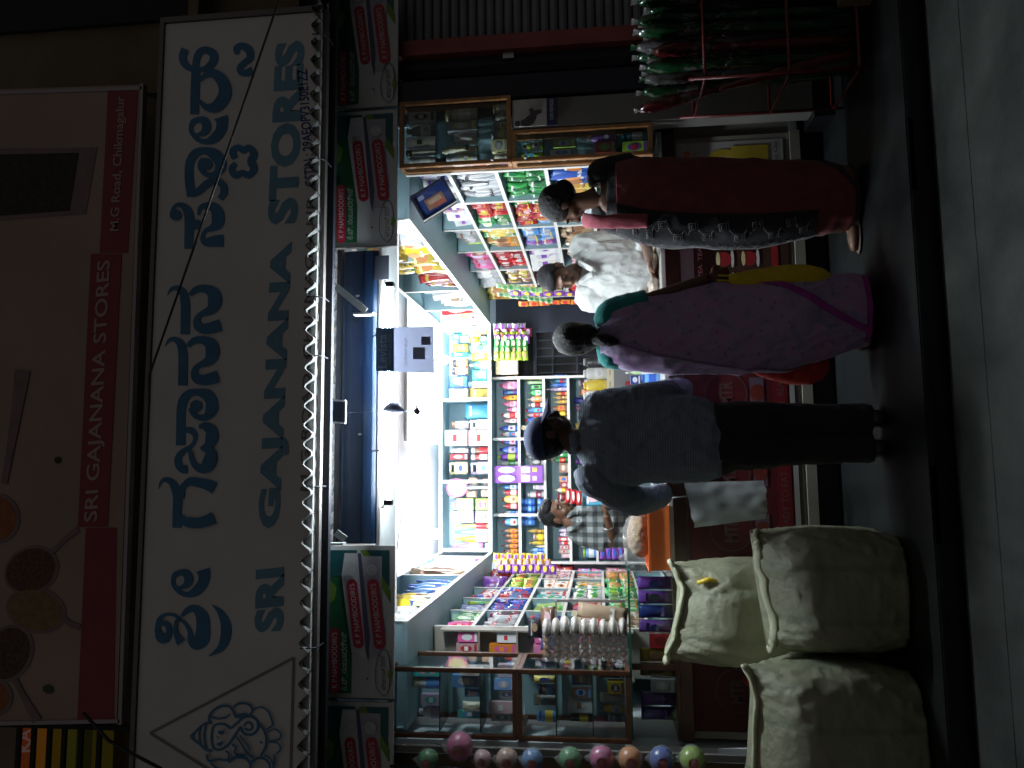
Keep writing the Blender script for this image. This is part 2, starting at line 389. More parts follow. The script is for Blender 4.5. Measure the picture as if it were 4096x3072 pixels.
# ------------------------------------------------------------------ wall racks
ZB = [2.31, 2.01, 1.70, 1.40, 1.10, .80]
def rack_side(label, xf, xb, divs, sgn, zl=.02):
    t = thing('wall_rack', label, 'rack', ((xf+xb)/2, (divs[0]+divs[-1])/2, .02))
    y0, y1 = divs[0], divs[-1]
    box('back_panel', xb, xb+sgn*.012, y0, y1, zl, 2.568, M_shelf, t)
    for z in ZB:
        if z < zl: continue
        box('board', xf+sgn*.006, xb-sgn*.001, y0, y1, z-.018, z, M_shelf, t); box('edge_strip', xf, xf+sgn*.0055, y0, y1, z-.022, z+.003, M_edge, t)
    for i, d in enumerate(divs):
        box('upright', xf+sgn*.007, (xf+.055 if (i == 0 and sgn > 0) else xb-sgn*.002), d-.009, d+.009, zl, 2.567, M_shelf, t); box('edge_strip', xf-sgn*.003, xf-sgn*.0005, d-.013, d+.013, zl, 2.566, M_edge, t)
    return t
RD = [4.52, 5.07, 5.66, 6.27, 6.90, 7.50, 8.10]
LD = [5.37, 5.95, 6.50, 7.05, 7.62, 8.20]
rack_side('blue pigeonhole rack of sweets and snacks below the long loft', 1.82, 2.16, RD, 1, 1.002)
rack_side('blue pigeonhole rack of soaps and stationery near the glass counter', -1.10, -1.42, LD, -1)
bk = thing('wall_rack', 'blue rack of bottles on the back wall under the loft', 'rack', (.2, 8.6, .02))
BX0, BX1 = -1.05, .99
BZ = [2.285, 2.005, 1.735, 1.45, 1.15, .85]
box('back_panel', BX0, BX1, 8.70, 8.712, .02, 2.568, M_shelf, bk)
for z in BZ:
    box('board', BX0, BX1, 8.406, 8.70, z-.018, z, M_shelf, bk); box('edge_strip', BX0, BX1, 8.40, 8.4055, z-.024, z+.004, M_edge, bk)
for d in (-1.04, -.53, .30, .98):
    box('upright', d-.009, d+.009, 8.407, 8.699, .02, 2.567, M_shelf, bk); box('edge_strip', d-.014, d+.014, 8.3965, 8.3995, .02, 2.566, M_edge, bk)
# dark doorway at the end of the back wall
dw = thing('back_doorway', 'dark open doorway with barred grille in the back wall', 'door', (1.3, 8.7, .02))
box('opening', 1.0, 2.3, 8.72, 8.79, .02, 2.56, M_dark, dw); box('door_frame', .992, 1.03, 8.66, 8.718, .02, 2.56, M_navy, dw); box('door_frame', 1.53, 1.565, 8.66, 8.718, .02, 2.56, M_navy, dw)
box('side_panel', 1.566, 2.3, 8.67, 8.719, .02, 2.56, M_navy, dw)
box('transom', 1.031, 1.529, 8.67, 8.716, 2.09, 2.13, M_navy, dw)
for i in range(5): box('grille_bar', 1.06+i*.095, 1.075+i*.095, 8.70, 8.714, .1, 2.088, M_navy, dw)
for z in (1.35, 1.62, 1.9): box('grille_bar', 1.032, 1.528, 8.69, 8.6995, z, z+.018, M_navy, dw)

# end panel of the soap rack facing the street, with narrow shelves
ep = thing('end_panel_shelf', 'cream end panel with small shelves beside the glass showcase', 'shelf', (-1.25, 5.3, 1.0))
box('panel', -1.42, -1.10, 5.345, 5.358, .02, 2.566, M_cream, ep)
for z in (1.45, 1.72, 1.98, 2.24): box('board', -1.42, -1.10, 5.24, 5.344, z-.012, z, M_cream, ep)
for x in (-1.42, -1.11): box('upright', x, x+.012, 5.242, 5.343, 1.2, 2.5, M_cream, ep)

# ------------------------------------------------------------------ counter
ct = thing('shop_counter', 'long shop counter with white top and poster panels', 'counter', (.7, 4.8, 0))
box('plinth', -1.55, 2.38, 4.70, 5.1, .002, .14, M_gran2, ct)
box('base_rail', -1.55, 2.03, 4.64, 5.1, .142, .20, M_cream, ct)
box('body', -1.55, 2.38, 4.665, 5.1, .201, .895, M_cream, ct)
box('end_board', 2.055, 2.38, 4.63, 5.1, .897, 1.0, M_dwood, ct)
box('wood_band', -.615, 2.04, 4.62, 5.1, .897, .972, M_dwood, ct)
box('wood_band', -1.56, -.62, 4.60, 5.1, .897, .965, M_dwood, ct)
box('counter_top', -.615, 2.05, 4.60, 5.14, .974, 1.0, mat('counter laminate', (.46,.45,.42), rough=.35, var=.12, scale=7), ct, .004)
for x in (-1.54, -.60, .22, .98, 1.36, 2.0):
    box('stile', x-.02, x+.02, 4.652, 4.664, .202, .895, M_cream, ct)
    box('metal_bead', x+.024, x+.03, 4.655, 4.664, .225, .87, M_alu, ct)
box('metal_bead', -1.53, 1.98, 4.655, 4.6635, .212, .219, M_alu, ct)
# glass topped part of the counter
gc = thing('glass_counter', 'glass fronted counter section under the rusk packets', 'counter', (-1.1, 4.8, .966))
box('base_board', -1.56, -.62, 4.60, 5.1, .967, .985, M_dwood, gc)
quad('pane', [(-1.55, 4.61, .986), (-.63, 4.61, .986), (-.63, 4.61, 1.238), (-1.55, 4.61, 1.238)], M_glass, gc)
quad('pane', [(-.63, 4.612, .986), (-.63, 5.09, .986), (-.63, 5.09, 1.238), (-.63, 4.612, 1.238)], M_glass, gc)
box('glass_top', -1.56, -.62, 4.60, 5.1, 1.24, 1.25, M_glass, gc); box('glass_edge', -1.56, -.62, 4.592, 4.5995, 1.239, 1.251, M_gedge, gc)
box('glass_edge', -.619, -.612, 4.592, 5.1, 1.239, 1.251, M_gedge, gc)
box('corner_post', -1.175, -1.14, 4.602, 4.634, .986, 1.238, M_dwood, gc)

# ------------------------------------------------------------------ glass showcases
def showcase(label, x0, x1, y0, y1, z0, z1, shelves, side):
    M_wood = M_wood0 if side < 0 else M_wood1
    t = thing('glass_showcase', label, 'showcase', ((x0+x1)/2, (y0+y1)/2, z0)); p = .026
    for x in (x0, x1-p):
        for y in (y0, y1-p): box('post', x, x+p, y, y+p, z0, z1, M_wood, t, .003)
    for z in (z0, z1-p):
        box('rail', x0+p+.001, x1-p-.001, y0+.001, y0+p-.001, z, z+p, M_wood, t); box('rail', x0+.001, x0+p-.001, y0+p+.001, y1-p-.001, z, z+p, M_wood, t); box('rail', x1-p+.001, x1-.001, y0+p+.001, y1-p-.001, z, z+p, M_wood, t)
    for z in shelves:
        box('glass_shelf', x0+.03, x1-.03, y0+.03, y1-.01, z-.006, z, M_glass, t); box('shelf_edge', x0+.03, x1-.03, y0+.027, y0+.0295, z-.006, z, M_gedge, t)
    if side > 0: box('back_panel', x0+.01, x1-.01, y1+.001, y1+.008, z0, z1, M_shelf, t)
    quad('pane', [(x0+p, y0+.012, z0+p), (x1-p, y0+.012, z0+p), (x1-p, y0+.012, z1-p), (x0+p, y0+.012, z1-p)], M_glass, t)
    xs = x1-.012 if side > 0 else x0+.012
    quad('pane', [(xs, y0+p, z0+p), (xs, y1-p, z0+p), (xs, y1-p, z1-p), (xs, y0+p, z1-p)], M_glass, t)
    return t
showcase('wood framed glass showcase of cosmetics above the rusk packets', -1.56, -1.165, 4.52, 4.92, 1.90, 2.66, [2.12, 2.36], 1)
showcase('wood framed glass showcase of combs and toys under the cosmetics', -1.56, -1.165, 4.52, 4.92, 1.252, 1.897, [1.47, 1.68], 1)
sc1 = showcase('narrow wood framed showcase with knobs beside the pillar', 1.825, 2.025, 4.40, 4.51, 1.045, 1.885, [1.26, 1.5, 1.7], -1)
sc2 = showcase('upper wood framed showcase with creams above the pillar poster', 1.825, 2.25, 4.40, 4.51, 1.888, 2.58, [2.1, 2.36], -1)
for t, z in ((sc1, 1.80), (sc2, 2.0)):
    bm = bmesh.new(); tubebm(bm, [(1.838, 4.40, z), (1.838, 4.385, z), (1.838, 4.372, z), (1.838, 4.365, z)], [.006, .006, .013, .008], 10); from_bm('knob', bm, M_alu, t, True)
# ------------------------------------------------------------------ main sign
SY = 4.05
M_sign = mat('sign vinyl white', (.74, .725, .72), rough=.55, var=.07, scale=2.2)
M_blue1 = mat('sign letter blue', (.045, .18, .34), rough=.5, var=.15, scale=6)
M_blue2 = mat('sign letter pale blue', (.13, .30, .42), rough=.5, var=.1, scale=6)
M_greyl = mat('sign letter faded grey', (.20, .205, .22), rough=.6)
M_ink = mat('sign stencil ink', (.03, .05, .22), rough=.6)
M_steel = mat('sign steel frame', (.16, .15, .15), rough=.5, metal=.5)
M_tri = mat('sign faded brown line', (.24, .22, .21), rough=.6)
sg = thing('store_sign', 'long white store sign with large blue Kannada and English lettering', 'sign', (.4, SY, 2.96))
bm = bmesh.new(); boxbm(bm, -2.3, 2.655, SY, SY+.03, 2.955, 3.925, .003); from_bm('panel', bm, M_sign, sg)
box('frame', -2.3, 2.69, SY-.012, SY+.05, 3.927, 3.952, M_steel, sg); box('frame', 2.657, 2.69, SY-.012, SY+.05, 2.955, 3.926, M_steel, sg)
box('frame', -2.3, 2.69, SY+.031, SY+.07, 2.93, 2.953, M_steel, sg)
def sp(row):
    def f(tx, ty):
        p = WY(*TL(0, row, tx, ty), SY-.003); return p
    return f
def glyph(name, strokes, row, dx=0, dy=0, discs=(), m=M_blue1):
    bm = bmesh.new(); base = sp(row); pl = lambda x, y: base(x+dx, y+dy); k = 0
    for s in strokes: stroke(bm, s, pl, -.0034*k*.9); k += 1
    for d in discs: disc(bm, d[0], d[1], d[2], pl, -.0031*k, d[3] if len(d) > 3 else 0); k += 1
    return from_bm(name, bm, m, sg)
# shri
glyph('letter', [[(1570,345,30),(1630,290,55),(1690,285,70),(1745,350,110),(1755,450,120),(1740,550,130),(1690,590,95),(1650,555,60),(1640,480,40),(1600,410,30),(1550,370,28),(1500,335,28),(1430,335,28),(1380,370,38),(1362,440,45)],
    [(1365,470,50),(1390,530,85),(1430,540,75),(1462,485,52),(1450,425,48),(1400,402,42),(1365,440,40),(1362,485,48)], [(1555,345,26),(1525,400,30),(1520,480,35),(1545,540,60),(1570,575,84)]], 2304)
glyph('letter', [[(1830,250,4),(1900,310,50),(1950,420,88),(1945,540,88),(1900,630,60),(1800,692,4)]], 2304)
EE = [[(1908,1010,122),(1920,1060,102),(1905,1130,92),(1850,1195,85),(1780,1225,50),(1710,1205,40),(1660,1150,40),(1650,1100,36),(1670,1055,50),(1720,1034,52),(1765,1045,72),(1785,1090,76),(1775,1130,70),(1740,1158,45),(1690,1165,18)]]
glyph('letter', EE, 2304, -155, -1065)
# ga ja na na
glyph('letter', [[(1372,905,6),(1390,850,25),(1430,825,42),(1485,852,62),(1522,920,80),(1535,1000,80),(1530,1100,76),(1528,1242,78)], [(1560,985,70),(1580,890,50),(1640,845,70),(1700,848,80),(1790,868,92),(1856,900,104)], [(1560,1140,50),(1590,1180,70),(1640,1196,90),(1720,1200,92),(1800,1178,98),(1850,1155,112)]], 1536)
glyph('letter', [[(1560,530,84),(1562,400,80),(1562,300,78),(1568,200,80),(1590,130,80),(1640,80,70),(1710,72,62),(1790,95,100),(1830,160,105),(1825,230,105),(1780,285,62),(1720,288,50),(1670,255,45),(1650,205,50)]], 1536, discs=[(1695,190,52)])
glyph('letter', [[(1590,398,40),(1650,402,60),(1685,440,46),(1678,500,32),(1640,548,40),(1580,585,50),(1540,640,60),(1545,700,66),(1580,735,70),(1620,735,72)],
    [(1720,372,30),(1770,365,70),(1825,400,100),(1830,470,108),(1800,530,76),(1735,560,24)], [(1745,558,30),(1815,580,84),(1820,650,112),(1785,715,110),(1730,730,70),(1685,700,48),(1658,640,40),(1648,575,34)]], 1536)
NA = [[(1445,890,5),(1480,840,30),(1530,830,46),(1580,870,70),(1600,960,80),(1600,1100,80),(1598,1230,80)], [(1640,890,36),(1700,842,58),(1780,838,72),(1845,880,112),(1855,960,116),(1820,1020,82),(1750,1052,48),(1712,1082,48),(1702,1125,62),(1725,1170,82),(1790,1182,92),(1850,1168,100),(1907,1152,104)]]
glyph('letter', NA, 768); glyph('letter', NA, 768, -20, 443)
# stores
glyph('letter', [[(1630,490,76),(1630,400,76),(1635,280,82),(1628,180,82),(1585,122,55),(1530,112,36),(1492,150,28),(1482,195,34)], [(1640,290,60),(1695,282,86),(1738,280,60)]], 768, discs=[(1520,200,50)])
glyph('letter', [[(1716,200,26),(1730,140,42),(1790,118,62),(1855,140,92),(1885,205,112),(1875,275,104),(1830,312,60),(1775,335,36),(1750,390,36),(1768,425,66),(1810,432,84),(1870,424,98),(1930,422,108)]], 768)
glyph('letter', [[(1650,1700,70),(1640,1600,80),(1632,1500,76),(1642,1400,76),(1690,1325,76),(1770,1302,62),(1855,1335,100),(1905,1405,102),(1895,1470,84),(1850,1508,50),(1780,1508,42),(1735,1460,40),(1730,1410,40),(1755,1370,36)], [(1655,1680,60),(1720,1650,60),(1790,1590,66),(1870,1562,62),(1925,1600,60),(1935,1665,60),(1900,1720,50)]], 0, discs=[(1782,1420,54)])
glyph('letter', EE, 0)
glyph('letter', [[(2030,1370,54),(2010,1305,60),(2060,1275,54),(2105,1300,56),(2150,1278,58),(2195,1330,64),(2170,1395,70),(2195,1460,64),(2150,1515,56),(2095,1495,54),(2035,1515,60),(2002,1460,56),(2035,1410,40)]], 0)
glyph('letter', [[(1680,988,76),(1685,800,80),(1690,650,76),(1690,580,60),(1700,505,62),(1725,452,62),(1780,432,62),(1838,462,72),(1848,515,72),(1808,572,62),(1740,602,40),(1650,592,52),(1592,545,62),(1578,485,64),(1600,425,66)], [(1725,870,24),(1780,925,56),(1865,925,96),(1930,850,110),(1945,770,106),(1910,685,98),(1840,635,74),(1770,655,42),(1725,700,24)]], 0)
glyph('letter', [[(2050,470,40),(2045,420,60),(2090,398,62),(2150,430,72),(2160,500,62),(2110,545,54),(2072,585,52),(2082,622,58),(2130,630,62),(2182,612,76)]], 0)
def stext(name, s, a, b, c, m, bold, parent=sg, Y=SY-.003):
    return text_on(name, s, WY(*a, Y), WY(*b, Y), WY(*c, Y), m, parent, bold)
# English name: bottom-start, bottom-end, top-start in picture positions
for wd, a, b, c in (('SRI', (612,1362), (614,1225), (549,1368)), ('GAJANANA', (616,1140), (643,520), (556,1142)), ('STORES', (642,482), (658,86), (577,486))):
    n = len(wd); stext('letter_row', wd, a, b, c, M_blue2, .048)
stext('address_line', 'M G ROAD, CHIKMAGALUR', (668,1062), (681,425), (648,1060), M_greyl, .0)
stext('tax_number', 'GSTIN : 29AEOPV3150E1ZZ', (681,402), (663,148), (659,404), M_ink, .012)
# triangle with seated elephant-headed emblem
def zs(zx, zy):
    return WY(*ZM(600, 2600, zx, zy, 3.456), SY-.003)
bm = bmesh.new()
for k, (p, q, wd) in enumerate((((0,1150),(1985,110),38), ((0,1150),(1500,2080),38), ((1985,110),(1930,2090),36))): stroke(bm, [(*p, wd), ((p[0]+q[0])/2, (p[1]+q[1])/2, wd), (*q, wd)], zs, -.0004*k, 2)
from_bm('triangle_outline', bm, M_tri, sg)
bm = bmesh.new(); EM = [
 [(870,1060,30),(930,1025,30),(1040,1030,30),(1110,1080,32),(1200,1010,34),(1300,930,36),(1400,920,36),(1480,980,36),(1490,1080,36),(1430,1160,36),(1340,1170,34),(1270,1120,30),(1262,1060,28)],
 [(1300,1050,30),(1340,1000,30),(1400,1020,30),(1410,1080,30),(1360,1110,30),(1305,1080,28)], [(870,1060,30),(850,1180,30),(860,1300,30),(900,1370,32),(990,1370,34),(1080,1310,34),(1160,1200,34),(1250,1060,30)],
 [(560,1190,22),(620,1140,28),(700,1060,30),(780,1010,30),(860,1010,30)], [(560,1200,22),(620,1250,28),(700,1310,30),(780,1380,32),(860,1390,34)], [(700,1060,24),(680,1190,26),(700,1310,24)], [(780,1010,26),(750,1190,28),(780,1380,26)], [(610,1150,20),(600,1195,20),(615,1245,20)],
 [(820,1000,30),(830,900,32),(900,820,34),(1000,770,34),(1100,775,32),(1160,850,30),(1180,920,30)], [(840,920,24),(950,945,26),(1060,925,24),(1110,880,22)], [(1160,790,28),(1220,740,32),(1320,730,32),(1400,770,30),(1420,850,30),(1380,890,26)], [(1180,920,40),(1260,900,60),(1340,890,40)],
 [(1430,820,22),(1540,780,22),(1640,840,24),(1680,930,26),(1700,1030,26),(1620,1090,24)], [(1500,1000,36),(1580,1090,36),(1620,1220,34),(1600,1350,34),(1540,1450,36)], [(1200,1190,26),(1270,1280,28),(1340,1400,30),(1440,1480,34)], [(1250,1170,20),(1330,1260,22),(1400,1370,24)],
 [(1150,1290,40),(1200,1340,30),(1180,1400,26),(1230,1440,40),(1330,1450,50)], [(800,1430,40),(830,1520,36),(950,1500,30),(1080,1510,28),(1110,1430,30),(1060,1380,30)], [(850,1540,30),(920,1610,30),(1020,1640,28)], [(1100,1540,40),(1200,1470,46),(1330,1480,40),(1400,1560,34),(1400,1660,30)],
 [(1400,1560,34),(1480,1490,38),(1580,1480,38),(1660,1550,34),(1680,1650,30)], [(1640,1120,24),(1740,1080,24),(1820,1140,26),(1800,1220,24),(1660,1250,24)], [(1660,1260,24),(1780,1270,24),(1820,1360,24),(1760,1420,24)], [(1740,1420,24),(1730,1560,26),(1690,1680,24)], [(1600,1430,22),(1680,1480,22),(1720,1570,22)],
 [(960,1110,30),(1010,1130,60),(1045,1100,20)], [(945,1280,26),(990,1285,60),(1030,1250,22)], [(940,1170,14),(970,1190,16),(950,1220,14)], [(1540,1250,20),(1560,1258,34),(1580,1262,20)]]
for k, s in enumerate(EM): stroke(bm, s, zs, -.0007*k, 4)
from_bm('emblem', bm, M_blue1, sg)

# ------------------------------------------------------------------ upper photo sign
PY = 4.28
M_photo = mat('photo print cream', (.36, .25, .20), rough=.4, var=.12, scale=1.6)
M_band = mat('sign red band', (.24, .012, .03), rough=.4, var=.08, scale=5)
M_redtxt = mat('sign letter dull white', (.44, .32, .29), rough=.5)
M_spoon = mat('printed spoon grey', (.20, .14, .13), rough=.4, var=.2, scale=10)
M_spice = [mat('printed spice brown', (.11, .05, .03), rough=.7, var=.55, scale=60), mat('printed spice ochre', (.22, .15, .06), rough=.7, var=.25, scale=25), mat('printed spice dark', (.09, .042, .03), rough=.7, var=.55, scale=70), mat('printed spice orange', (.30, .10, .03), rough=.7, var=.25, scale=20), mat('printed herb black', (.025, .02, .015), rough=.7, var=.7, scale=40)]
us = thing('photo_sign', 'upper photo sign of spice spoons with red name band', 'sign', (.5, PY, 4.2))
def ups(x, y, d=0.0): return WY(x, y, PY-d)
slab('panel', [ups(252,1562), ups(302,183), ups(-60,195), ups(-60,1568)], .03, M_photo, us)
for a, b in (((-60,1564),(258,1558)), ((258,1566),(306,180)), ((306,190),(-60,202))):
    p, q = ups(*a, .006), ups(*b, .006); d = (q-p).normalized(); nn = Vector((-d.z, 0, d.x))*.011
    slab('frame', [p-nn, q-nn, q+nn, p+nn], .045, mat('sign pale frame', (.33, .29, .31), rough=.35, metal=.4), us)
slab('red_band', [ups(246,1555,.002), ups(252,1140,.002), ups(185,1140,.002), ups(167,1555,.002)], .0015, M_band, us)
slab('red_band', [ups(232,1138,.004), ups(263,548,.004), ups(196,548,.004), ups(168,1138,.004)], .003, M_band, us)
slab('red_band', [ups(276,546,.003), ups(298,196,.003), ups(233,196,.003), ups(215,546,.003)], .002, M_band, us)
text_on('lettering', 'SRI GAJANANA STORES', ups(218,1125,.006), ups(246,560,.006), ups(181,1128,.006), M_redtxt, us, .012)
text_on('lettering', 'M.G Road, Chikmagalur', ups(262,498,.006), ups(275,207,.006), ups(237,499,.006), M_redtxt, us, .012)
def pel(name, cx, cy, rx, ry, ang, m, d):
    pts = []
    for i in range(28):
        t = 2*math.pi*i/28; a, b = rx*math.cos(t), ry*math.sin(t)
        pts.append(ups(cx+a*math.cos(ang)-b*math.sin(ang), cy+a*math.sin(ang)+b*math.cos(ang), d))
    return slab(name, pts, .001, m, us)
def pstk(name, pts, m, d):
    bm = bmesh.new(); stroke(bm, pts, lambda x, y: ups(x, y, d), 0, 5); return from_bm(name, bm, m, us)
for k, (cx, cy, rx, ry, an, mi, hx, hy, wd) in enumerate(((68,1232,58,48,-.5,0,165,1148,14), (78,1318,62,46,.25,1,170,1352,14), (18,1412,48,62,.5,2,38,1470,14), (-5,1120,44,50,0,3,10,1005,15), (-20,1505,44,40,.3,3,66,1470,14))):
    pel('printed_spoon', cx, cy, rx+4, ry+4, an, M_spoon, .0025+.0004*k); pel('printed_spice', cx-2, cy, rx-3, ry-3, an, M_spice[mi], .0032+.0004*k)
pstk('printed_spoon', [(110,1195,10),(140,1165,10),(168,1143,14)], M_spoon, .006); pstk('printed_spoon', [(138,1338,12),(152,1348,12),(172,1356,12)], M_spoon, .006)
pstk('printed_spoon', [(32,1468,12),(48,1500,12),(80,1558,22)], M_spoon, .006); pstk('printed_spoon', [(8,1045,14),(20,980,16),(40,860,26),(48,800,34)], M_spoon, .006)
pel('printed_leaf', 124,994,7,7,0, M_spice[4], .007); pel('printed_leaf', 103,1489,12,9,.4, mat('printed leaf green', (.04, .06, .035), rough=.6), .007)
slab('printed_dish', [ups(-60,480,.003), ups(185,462,.003), ups(210,318,.003), ups(-60,322,.003)], .001, M_spoon, us); slab('printed_herbs', [ups(-60,470,.005), ups(150,455,.005), ups(170,330,.005), ups(-60,335,.005)], .001, M_spice[4], us)

# neighbour's lit orange board behind a railing, past the photo sign
nb = thing('neighbour_sign', 'lit orange and yellow board behind dark railing bars', 'sign', (-2.0, 4.5, 4.2))
for k, (x0, x1, c, s) in enumerate(((40,70,(.5,.10,.03),.16), (70,110,(.6,.22,.03),.16), (112,135,(.35,.20,.02),.12), (135,165,(.30,.26,.04),.10), (165,200,(.16,.16,.03),.06), (200,240,(.3,.22,.03),.09))):
    a, b = WY(x0, 1575, 4.5), WY(x1, 1575, 4.5)
    box('board', -3.4, a.x, 4.5, 4.53, b.z, a.z-.003, emat('lit board %d' % k, c, s*.55), nb)
a = WY(75, 1600, 4.49); text_on('lettering', 'KA', WY(66,1625,4.492), WY(66,1575,4.492), WY(40,1625,4.492), emat('lit letters', (.6,.35,.3), .09), nb, .02)
for x in (38, 70, 104, 136, 172, 212): p = WY(x, 1600, 4.42); box('railing_bar', -3.4, -1.50, 4.42, 4.44, p.z-.014, p.z+.012, M_dark, nb)
box('railing_post', -1.53, -1.50, 4.40, 4.418, 4.15, 5.1, M_dark, nb); box('railing_post', -2.0, -1.97, 4.40, 4.418, 4.15, 5.1, M_dark, nb)

# overhead cables
M_wire = mat('black cable', (.008, .008, .009), rough=.5)
p, q = WY(603, 0, 3.4), WY(322, 812, 3.75)
c1 = tube('overhead_cable', [WY(640,-120,3.3), p, WY(500,300,3.52), WY(410,560,3.64), q, WY(300,870,3.9)+Vector((0,.1,.0))], .006, M_wire, None, 6); tag(c1, 'thin black cable slanting across the white store sign', 'cable')
c2 = tube('overhead_cable', [WY(180,1540,4.0), WY(235,1600,3.98), WY(280,1625,3.97), WY(345,1659,3.96), WY(420,1720,3.96)], .009, M_wire, None, 6); tag(c2, 'thick black cable drooping over the lower corner of the triangle emblem', 'cable')

# ------------------------------------------------------------------ corrugated awning
M_awn = mat('awning galvanised sheet', (.10, .105, .105), rough=.6, metal=.0, var=.2, scale=7)
aw = thing('corrugated_awning', 'corrugated metal awning sheet with wavy edge under the store sign', 'awning', (.4, 4.3, 2.97))
bm = bmesh.new(); N = 480; X0, X1 = -2.3, 3.3
ys = [(4.0, 2.972), (4.15, 2.985), (4.3, 3.0), (4.45, 3.015), (4.6, 3.03)]
for dz in (0.0, .003):
    rows = []
    for (y, z) in ys:
        rows.append([bm.verts.new((X0+(X1-X0)*i/N, y, z+dz+.024*math.sin(2*math.pi*(X0+(X1-X0)*i/N)/.105))) for i in range(N+1)])
    for a, b in zip(rows, rows[1:]):
        for i in range(N): bm.faces.new((a[i], a[i+1], b[i+1], b[i]))
from_bm('sheet', bm, M_awn, aw, True)
M_bar = mat('painted steel bar', (.018, .022, .032), rough=.5)
box('purlin', -2.3, 3.3, 4.16, 4.20, 2.905, 2.952, M_bar, aw); box('purlin', -2.3, 3.3, 4.50, 4.55, 2.97, 2.998, M_bar, aw)
for x in (-1.85, -.95, -.1, .62, .95, 1.75, 2.5): tube('hook_bolt', [(x, 4.02, 3.0), (x, 4.02, 2.94), (x, 4.06, 2.915), (x, 4.15, 2.92)], .004, M_bar, aw, 6)

